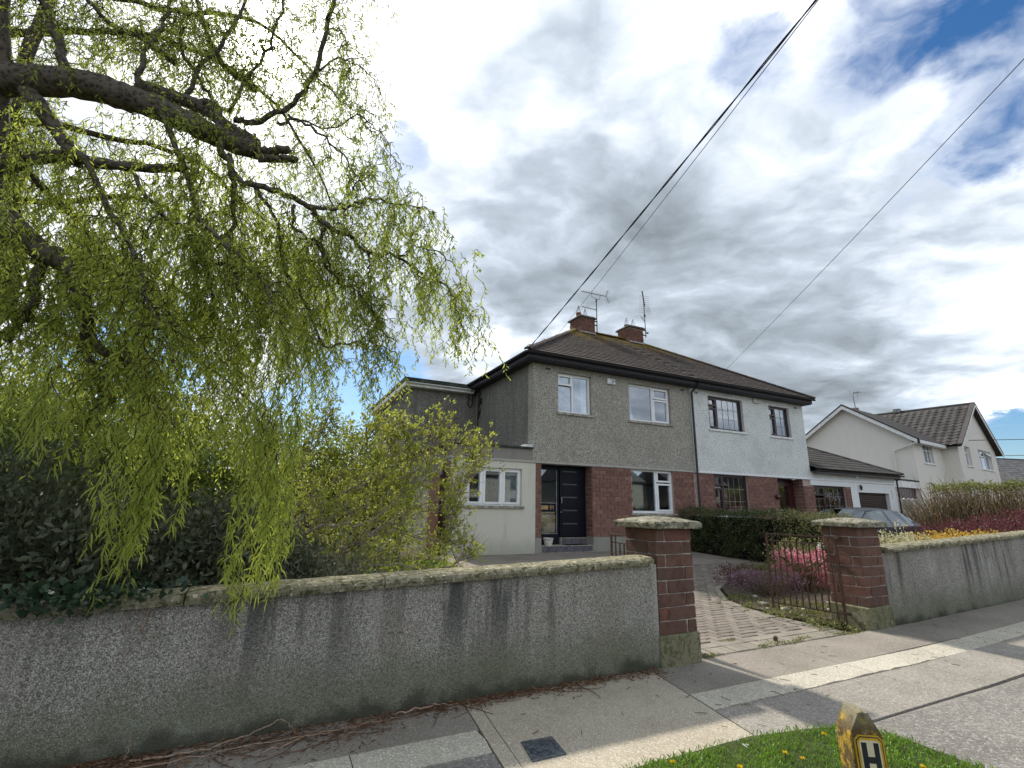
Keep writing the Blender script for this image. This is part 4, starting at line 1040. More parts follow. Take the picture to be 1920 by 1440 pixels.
a, b = Vector((gx1, gy0, gev)), Vector((gx1-t, gy0+t, gev+t*gp)); dd = (b-a).normalized(); sd2 = dd.cross(Vector((0, 0, 1))).normalized(); u2 = sd2.cross(dd)
for i in range(15):
    m = MB(); V = []
    for e, sc in ((0, 1.0), (1, .9)):
        c = a+dd*((b-a).length/15*(i+e*1.05))
        for k in range(6): an = math.pi*k/5; V.append(c+sd2*math.cos(an)*.12*sc+u2*(math.sin(an)*.085*sc+.015))
    m.add(V, [(k, k+1, 7+k, 6+k) for k in range(5)]+[(5, 4, 3, 2, 1, 0)]).build('hip_tile', 'roof_tile_grey', grf)
MB().box(HX+.005, 24.86, 11.76, 11.79, 2.90, 3.03).box(24.83, 24.86, 11.79, 19, 2.90, 3.03).build('garage_fascia', 'black_plastic', hB)
MB().box(HX+.005, 24.83, 11.79, 12.0, 2.975, 2.99).build('garage_soffit', 'soffit_dark', hB)
gutter(hB, [(HX+.02, 11.70, 3.02), (24.98, 11.70, 3.02)])
MB().tube([(24.84, 11.78, 2.95), (24.84, 11.93, 2.8), (24.84, 11.95, GB)], .036, 8).build('downpipe', 'black_plastic', hB)
MB().obox((21.85, YF-.06, 2.86), (1, 0, 0), (0, 1, 0), (0, 0, 1), .10, .12, .10).build('security_light', 'alarm_white', hB)
ln = MB().lathe((22.05, YF-.08, 2.42), [(.01, .12), (.055, .06), (.04, -.05), (.02, -.10)], 8).box(22.04, 22.06, YF-.08, YF, 2.53, 2.55); ln.build('wall_lantern', 'black_plastic', hB)
MB().box(24.40, 24.44, YF-.02, YF, 2.05, 2.4).build('bracket', 'alarm_cream', hB)

# ------------------------------------------------------------------ television aerials on the chimneys
def yagi(t, p, q, n, half, refl=None):
    """boom from p to q with cross rods"""
    p, q = Vector(p), Vector(q); d = (q-p).normalized(); side = d.cross(Vector((0, 0, 1)))
    side = side.normalized() if side.length > .1 else Vector((1, 0, 0)); upv = side.cross(d)
    MB().tube([p, q], .014, 5).build('boom', 'aerial_dark', t); m = MB()
    for i in range(n):
        c = p+(q-p)*(i+.3)/n; h = half*(1-.25*i/n); m.tube([c-side*h, c+side*h], .008, 4)
    m.build('cross_rods', 'aerial_dark', t)
    if refl:
        m = MB()
        for s in (-1, 1):
            e = q+(d*.10+upv*s*.30)
            m.tube([q, e], .012, 4)
            for k in range(4): c = q+(e-q)*(k+1)/4; m.tube([c-side*refl, c+side*refl], .006, 4)
        m.build('reflector', 'aerial_dark', t)
t = thing('tv_aerial', 'double yagi aerial on the mast of the chimney nearer the wires', 'tv aerial', (11.86, 16.05, 8.9))
MB().tube([(11.84, 16.06, 8.80), (11.84, 16.06, 10.40)], .022, 6).build('mast', 'aerial_dark', t)
MB().box(11.69, 11.86, 16.03, 16.07, 9.10, 9.14).box(11.69, 11.86, 16.03, 16.07, 9.28, 9.32).build('bracket', 'aerial_dark', t)
yagi(t, (11.02, 16.00, 10.55), (12.45, 16.12, 10.66), 9, .13, .16)
MB().tube([(11.56, 16.03, 10.60), (11.58, 16.04, 10.44), (11.84, 16.06, 10.36), (12.05, 16.08, 10.42), (12.06, 16.09, 10.60)], .012, 4).lathe((11.84, 16.06, 10.22), [(.03, 0), (.045, .05), (.03, .1)], 6).build('cradle', 'aerial_dark', t)
yagi(t, (11.05, 16.02, 9.85), (11.84, 16.06, 9.86), 5, .10)
t = thing('tv_aerial', 'tall grid aerial on the mast of the chimney over the white house', 'tv aerial', (14.55, 16.05, 9.0))
MB().tube([(14.58, 16.06, 9.05), (14.55, 16.06, 10.9)], .020, 6).build('mast', 'aerial_dark', t)
MB().box(14.40, 14.6, 16.03, 16.07, 9.12, 9.16).box(14.40, 14.6, 16.03, 16.07, 9.36, 9.40).build('bracket', 'aerial_dark', t)
MB().tube([(14.57, 16.03, 10.6), (14.42, 15.98, 11.30)], .03, 5).build('boom', 'aerial_dark', t)
m = MB()
for k in range(9): z = 10.28+k*.105; x = 14.60-.012*k; m.tube([(x-.33+.02*k, 16.1, z-.02), (x+.36, 16.05, z+.03)], .006, 4)
for k in range(5): x = 14.62+k*.075; m.tube([(x, 16.06, 10.32), (x-.03, 16.06, 10.62)], .005, 4)
m.build('grid', 'lead_grey', t)
MB().tube([(14.27, 16.0, 10.02), (14.57, 16.06, 9.82)], .014, 4).tube([(14.40, 16.0, 9.85), (14.42, 16.0, 10.0)], .01, 4).obox((14.56, 16.05, 10.12), (1, 0, 0), (0, 1, 0), (0, 0, 1), .07, .06, .12).obox((14.66, 16.04, 9.28), (1, 0, 0), (0, 1, 0), (0, 0, 1), .10, .06, .06).build('fittings', 'aerial_dark', t)

# ------------------------------------------------------------------ overhead wires and their pole
t = thing('utility_pole', 'tarred timber pole across the road carrying the house wires', 'utility pole', (2.4, -6.2, -.1))
MB().tube([(2.4, -6.2, -.6), (2.4, -6.2, 4), (2.4, -6.2, 7.9)], [.13, .12, .10], 10).build('pole', 'pole_wood', t)
MB().box(1.7, 3.3, -6.12, -6.02, 7.52, 7.62).build('cross_arm', 'pole_wood', t)
def wire(name, a, b, r, sag, label, twist=False):
    a, b = Vector(a), Vector(b); n = 60; m = MB()
    P = [a.lerp(b, i/n)-Vector((0, 0, 4*sag*(i/n)*(1-i/n))) for i in range(n+1)]
    if twist:
        d = (b-a).normalized(); s = d.cross(Vector((0, 0, 1))).normalized(); u = s.cross(d); n = 260
        for ph in (0, math.pi):
            Q = []
            for i in range(n+1):
                f = i/n; c = a.lerp(b, f)-Vector((0, 0, 4*sag*f*(1-f))); an = ph+f*58
                Q.append(c+s*math.cos(an)*r+u*math.sin(an)*r)
            m.tube(Q, r, 5)
    else: m.tube(P, r, 5)
    return tag(m.build(name, 'wire_black'), label, 'wire')
wire('service_wire', (6.12, 11.58, 5.86), (3.04, -6.1, 7.60), .0085, .12, 'thick twisted black wire running down to the near corner of the eaves', True)
wire('telephone_wire', (8.35, 13.85, 7.25), (2.16, -6.1, 6.92), .0055, .10, 'thin wire just right of the twisted one, ending behind the first chimney')
wire('telephone_wire', (16.95, 13.85, 7.30), (2.40, -6.1, 7.30), .006, .12, 'single wire sloping across the clouds to the roof of the white house')
# ------------------------------------------------------------------ detached house beyond the hedge, in its own rotated frame
NA = R_(7.6); NX = Vector((math.cos(NA), math.sin(NA), 0)); NY = Vector((-math.sin(NA), math.cos(NA), 0)); NO = Vector((33.199, 14.815, 0))
hN = thing('detached_house', 'cream gabled house with white bargeboards beyond the twiggy hedge', 'house', (33.2, 14.8, .3))
hN.rotation_euler = (0, 0, NA)
def toN(mb):
    mb.v = [tuple(NO+NX*x+NY*y+Vector((0, 0, z))) for x, y, z in mb.v]; return mb
class NB(MB):
    def build(self, name, mat, parent=None, smooth=False, kind=None): toN(self); return MB.build(self, name, mat, parent, smooth, kind)
# left wing: x 0..4.79 (and behind), gable wall on x=0, ridge along x at y=3.2
EVN, AP = 5.72, 7.98
NB().extr([(0, 0), (6.4, 0), (6.4, EVN), (3.2, AP), (0, EVN)], 0, .0, .25).build('gable_wall', 'ivory_render', hN)
nw = [(1.45, 3.15, 4.36, 5.50)]
wall_with_openings(NB(), .25, 4.79, 0, EVN, .0, .25, nw).build('front_wall', 'ivory_render', hN)
m = NB(); ov = .35; sl = (AP-EVN)/3.2
m.quad((-ov, -ov, EVN-ov*sl+.12), (6.5, -ov, EVN-ov*sl+.12), (6.5, 3.2, AP+.12), (-ov, 3.2, AP+.12)).quad((-ov, 6.75, EVN-ov*sl+.12), (-ov, 3.2, AP+.12), (6.5, 3.2, AP+.12), (6.5, 6.75, EVN-ov*sl+.12))
m.quad((-ov, -ov, EVN-ov*sl+.02), (-ov, 3.2, AP+.02), (6.5, 3.2, AP+.02), (6.5, -ov, EVN-ov*sl+.02))
rN = m.build('roof', 'roof_tile_wavy', hN)
for s in (1, -1):
    y0 = 3.2-s*3.55; P = [(y0, EVN-ov*sl-.14), (3.2, AP-.14), (3.2, AP+.10), (y0, EVN-ov*sl+.10)]
    NB().extr(P if s > 0 else P[::-1], 0, -ov-.03, -ov).build('bargeboard', 'fascia_white', hN)
    b = NB(); q = [(y0, EVN-ov*sl+.10), (3.2, AP+.10), (3.2, AP+.19), (y0, EVN-ov*sl+.19)]
    b.extr(q if s > 0 else q[::-1], 0, -ov-.05, -ov+.25).build('verge_tiles', 'roof_tile_wavy', hN)
NB().box(-ov, 4.45, -ov-.02, -ov, EVN-ov*sl-.10, EVN-ov*sl+.09).build('fascia', 'fascia_white', hN)
NB().box(-ov+.02, 4.70, -ov, 0, EVN-ov*sl-.10, EVN-ov*sl-.085).build('soffit', 'fascia_white', hN)
MB_t = NB().tube([(-.30, -.40, EVN-.18), (-.30, -.30, EVN-.35), (-.06, .95, 4.98), (-.06, 1.02, 0.2)], .05, 8); MB_t.build('downpipe', 'ivory_render', hN)
NB().box(-.35, -.25, -.46, -.36, EVN-.42, EVN-.12).build('rainwater_head', 'black_plastic', hN)
# right wing: x 4.79..12.95, gable to the front at y=-.81, ridge along y at x=8.9
yg = -.81; gx0, gx1n, gc = 4.79, 12.95, 8.95; EVR, APR = 5.75, 8.62
gw = [(6.05, 7.15, 4.42, 5.64), (8.95, 11.75, 4.38, 5.64)]
m = NB(); wall_with_openings(m, gx0, gx1n, 0, EVR, yg, yg+.25, gw); m.extr([(gx0, EVR), (gx1n, EVR), (gc, APR)], 1, yg, yg+.25); m.build('front_gable_wall', 'ivory_render', hN)
for a_, b_, c_, d_ in ((gx0, gx0+.25, yg+.25, 0), (gx1n-.25, gx1n, yg+.25, 6.9), (gx0, gx0+.25, 6.4, 6.9)): NB().box(a_, b_, c_, d_, 0, EVR).build('side_wall', 'ivory_render', hN)
NB().box(.25, 4.79, 6.2, 6.4, 0, EVN).build('rear_wall', 'ivory_render', hN)
oh = .32; so_ = .42; slr = (APR-EVR)/(gc-gx0); xl, xr = gx0-so_, gx1n+so_; zl = EVR-so_*slr; yb2 = 7.0; yo = yg-oh
m = NB(); m.quad((xl, yo, zl+.12), (gc, yo, APR+.12), (gc, yb2, APR+.12), (xl, yb2, zl+.12)).quad((xr, yo, zl+.12), (xr, yb2, zl+.12), (gc, yb2, APR+.12), (gc, yo, APR+.12))
m.quad((xl, yo, zl), (xl, yb2, zl), (gc, yb2, APR), (gc, yo, APR)).quad((xr, yo, zl), (gc, yo, APR), (gc, yb2, APR), (xr, yb2, zl)); rR = m.build('roof', 'roof_tile_wavy', hN)
for s, x0_ in ((1, xl), (-1, xr)):
    P = [(x0_, zl-.13), (gc, APR-.13), (gc, APR+.10), (x0_, zl+.10)]
    NB().extr(P, 1, yo-.03, yo).build('bargeboard', 'fascia_white', hN)
    q = [(x0_, zl+.10), (gc, APR+.10), (gc, APR+.19), (x0_, zl+.19)]
    NB().extr(q, 1, yo-.05, yo+.2).build('verge_tiles', 'roof_tile_wavy', hN)
# wavy tiles of the left slope of this wing, each an object (they can be counted)
upn = Vector((gc-xl, 0, APR-zl)); Ln = upn.length; upn.normalize(); upw = NX*upn.x+Vector((0, 0, upn.z)); nw_ = (NX*-upn.z+Vector((0, 0, upn.x)))
tw, th = .42, .40
def wavy():
    m = MB(); n = 6; V = []
    for k in range(n+1):
        u = k/n; h = .035*math.sin(u*2*math.pi)
        V += [(u*tw-.003, -.02, h+.045), (u*tw-.003, th+.05, h+.012), (u*tw-.003, -.02, h+.018)]
    return m.add(V, [(3*k, 3*k+3, 3*k+4, 3*k+1) for k in range(n)]+[(3*k+2, 3*k+5, 3*k+3, 3*k) for k in range(n)]).mesh('roof_tile', 'roof_tile_wavy')
WT = wavy(); made = 0
rotm = Matrix((-NY, upw, nw_)).transposed().to_4x4()
for j in range(int(Ln/th)):
    for i in range(22):
        yy = yo+i*tw; p = NO+NX*xl+Vector((0, 0, zl+.125))+NY*(yy+tw)+upw*(j*th)
        xx = xl+upn.x*j*th
        if yy > 3.2-(3.2)*max(0, (zl+upn.z*j*th-EVN)/(AP-EVN)) - .3 and False: continue
        if yy > -.35+(zl+.12+upn.z*j*th-(EVN-.24))/sl+.1 and zl+upn.z*j*th < AP: continue
        if yy > 8.6 or made > 295: continue
        o = link('roof_tile', WT, None); o.matrix_world = Matrix.Translation(p) @ rotm
        o.parent = rR; o.matrix_parent_inverse = world_of(rR).inverted(); made += 1
NB().tube([(gc, yo, APR+.12), (gc, yb2, APR+.12)], .10, 8).build('ridge_cap', 'roof_tile_wavy', hN)
NB().box(gc-1.6, gc-1.25, 5.2, 5.55, APR-.8, APR+.62).build('chimney', 'house_brick', hN)
NB().box(gc-.2, gc+.2, 3.0, 3.4, APR+.1, APR+.38).build('roof_vent', 'lead_grey', hN)
for x0_, x1_, z0_, z1_, y_, n_, lab in ((1.45, 3.15, 4.36, 5.50, 0.0, 3, 'white window under the eaves'), (6.05, 7.15, 4.42, 5.64, yg, 2, 'narrow white gable window'), (8.95, 11.75, 4.38, 5.64, yg, 3, 'wide white gable window with an open top light')):
    yf = y_+.13; f = .06; m = NB(); zt = z1_-.40
    m.box(x0_, x0_+f, yf, yf+.06, z0_, z1_).box(x1_-f, x1_, yf, yf+.06, z0_, z1_).box(x0_+f, x1_-f, yf, yf+.06, z0_, z0_+f).box(x0_+f, x1_-f, yf, yf+.06, z1_-f, z1_).box(x0_+f, x1_-f, yf-.004, yf+.056, zt, zt+f)
    for k in range(1, n_): x = x0_+(x1_-x0_)*k/n_; m.box(x-.03, x+.03, yf-.002, yf+.058, z0_+f, zt).box(x-.03, x+.03, yf-.002, yf+.058, zt+f, z1_-f)
    w = m.build('window', 'upvc_white', hN); w['label'] = lab
    for k in range(n_):
        a = x0_+(x1_-x0_)*k/n_; b = x0_+(x1_-x0_)*(k+1)/n_
        NB().box(a+.03, b-.03, yf+.025, yf+.035, z0_+f, zt).build('pane', 'window_glass', w); NB().box(a+.03, b-.03, yf+.025, yf+.035, zt+f, z1_-f).build('pane', 'window_glass', w)
    NB().box(x0_-.1, x1_+.1, y_-.06, yf, z0_-.09, z0_).build('sill', 'white_sill', w)
    NB().box(x0_-.05, x1_+.05, yf+.5, yf+.52, z0_, z1_).build('room_back', 'dark_room', w)
    if n_ == 3 and y_ < 0:
        x = x1_-.95
        c0, c1 = Vector((x, yf-.01, z1_-f)), Vector((x+.85, yf-.01, z1_-f)); m = NB()
        m.quad((x, yf-.01, z1_-f), (x+.88, yf-.01, z1_-f), (x+.88, yf-.22, zt+.08), (x, yf-.22, zt+.08)); m.build('open_light', 'upvc_white', w)
NB().lathe((-.12, .35, 5.15), [(.02, .08), (.08, 0), (.02, -.08)], 8).build('security_light', 'alarm_white', hN)
# flat roofed lean-to of that house with brown boards under a white fascia
lt = thing('lean_to', 'low lean-to with a white fascia over red brown boards, between the garage and the hedge', 'shed', (33.0, 17.5, .3))
def LQ(x, y): return tuple(NO+NX*x+NY*y)
a = MB(); p0 = NO+NX*-.9+NY*1.35; ex = NX; ey = NY
def nbx(m, x0, x1, y0, y1, z0, z1): return m.obox(NO+NX*(x0+x1)/2+NY*(y0+y1)/2+Vector((0, 0, (z0+z1)/2)), NX, NY, (0, 0, 1), x1-x0, y1-y0, z1-z0)
nbx(a, -2.6, -.05, .0, .9, 2.78, 3.14).build('fascia_board', 'fascia_white', lt)
b = MB(); nbx(b, -2.62, -.05, -.02, .95, 3.14, 3.22).build('flat_roof', 'felt', lt)
for i in range(13): nbx(MB(), -2.55+i*.19, -2.375+i*.19, .22+(i % 2)*.006, .25, .3, 2.78).build('board', 'red_door', lt)
# pale garden wall between the two properties, with a shallow scalloped top
sw = thing('boundary_wall', 'pale weathered concrete wall with a scalloped top behind the parked car', 'garden wall', (27.5, 13.4, .2))
plain('weathered_pale', (.46, .45, .42), .95, .1, .3, 2.5)
pa, pb = Vector((26.2, 13.6, 0)), Vector((31.2, 14.0, 0)); dn = (pb-pa); Lw = dn.length; dn.normalize(); nn = Vector((-dn.y, dn.x, 0))
for i in range(10):
    m = MB(); n = 8; w = Lw/10; top = [2.12+.05*math.sin(math.pi*k/n) for k in range(n+1)]
    V = []
    for off in (0, .10):
        for k in range(n+1): q = pa+dn*(w*i+(w-.01)*k/n)+nn*off; V += [(q.x, q.y, .1), (q.x, q.y, top[k])]
    N2 = 2*(n+1)
    F = [(2*k, 2*k+2, 2*k+3, 2*k+1) for k in range(n)]+[(N2+2*k+1, N2+2*k+3, N2+2*k+2, N2+2*k) for k in range(n)]+[(2*k+1, 2*k+3, N2+2*k+3, N2+2*k+1) for k in range(n)]
    F += [(0, 1, N2+1, N2), (2*n+1, 2*n, N2+2*n, N2+2*n+1)]
    m.add(V, F).build('wall_panel', 'weathered_pale', sw)
# far bungalow roof at the right edge
fb = thing('far_house', 'weathered grey roof of a far low house at the end of the hedge', 'house', (62, 22, 0))
D0 = Vector((57, 20.5, 0)); DX = Vector((.96, -.28, 0)); DY = Vector((.28, .96, 0))
def db(m, x0, x1, y0, y1, z0, z1): return m.obox(D0+DX*(x0+x1)/2+DY*(y0+y1)/2+Vector((0, 0, (z0+z1)/2)), DX, DY, (0, 0, 1), x1-x0, y1-y0, z1-z0)
db(MB(), -4, 14, 2, 9, 0, 3.3).build('wall', 'ivory_render', fb)
m = MB(); q = lambda x, y, z: tuple(D0+DX*x+DY*y+Vector((0, 0, z)))
m.quad(q(-4.3, 1.6, 3.2), q(14.3, 1.6, 3.2), q(14.3, 5.5, 7.0), q(-4.3, 5.5, 7.0)).quad(q(-4.3, 9.4, 3.2), q(-4.3, 5.5, 7.0), q(14.3, 5.5, 7.0), q(14.3, 9.4, 3.2)).quad(q(-4.2, 1.7, 3.2), q(-4.2, 5.5, 6.95), q(-4.2, 9.3, 3.2)); rf = m.build('roof', 'slate_far', fb)
st = MB(); upd = Vector((0, 3.9, 3.8)).normalized(); upd_w = DY*upd.y+Vector((0, 0, upd.z)); nd = (DX.cross(upd_w)).normalized(); P0 = Vector(q(-4.3, 1.6, 3.22))
for j in range(18):
    for i in range(46):
        s = i*.41+(.2 if j % 2 else 0); tt = j*.30; k = lambda u, v, h: P0+DX*u+upd_w*v+nd*h; g = rng.uniform(0, .015)
        st.add([k(s, tt, .01), k(s+.39, tt, .01), k(s, tt, .045+g), k(s+.39, tt, .045+g), k(s, tt+.34, .012+g), k(s+.39, tt+.34, .012+g)], [(0, 1, 3, 2), (2, 3, 5, 4), (1, 5, 3), (0, 2, 4)])
tint_boxes(st, 'roof_slates', 'slate_far', 6, rf, 'stuff')
MB().tube([q(-4.3, 5.5, 7.05), q(14.3, 5.5, 7.05)], .09, 6).build('ridge', 'roof_tile_grey', rf)
t = thing('tv_aerial', 'small aerial on the roof behind the cream gable wall', 'tv aerial', tuple(NO+NX*2+NY*3.2+Vector((0, 0, 8))))
base = NO+NX*2.0+NY*3.3
MB().tube([base+Vector((0, 0, 7.9)), base+Vector((-.1, 0, 9.05)), base+Vector((.05, 0, 9.35))], .03, 5).build('mast', 'lead_grey', t)
m = MB(); e = base+Vector((.05, 0, 9.3)); m.tube([e, e+NX*.9+Vector((0, 0, .2))], .025, 4)
for k in range(4): c = e+NX*(.15+.22*k)+Vector((0, 0, .04*k)); m.tube([c-NY*.22, c+NY*.22], .015, 4)
for s in (-.9, .8): c = e+NX*s*.7-Vector((0, 0, .3)); m.tube([c, c+Vector((0, 0, .4))], .015, 4)
m.build('antenna', 'lead_grey', t, kind='stuff')
wire('house_wire', tuple(NO+NX*5.9+NY*(-1.15)+Vector((0, 0, 5.95))), (70, -2, 7.8), .02, .2, 'thin wire from the white gable of the cream house to the edge of the street')
wire('house_wire', tuple(NO+NX*13.3+NY*(1)+Vector((0, 0, 5.6))), (75, -1, 7.2), .02, .2, 'lower thin wire beyond the cream house over the far roof')
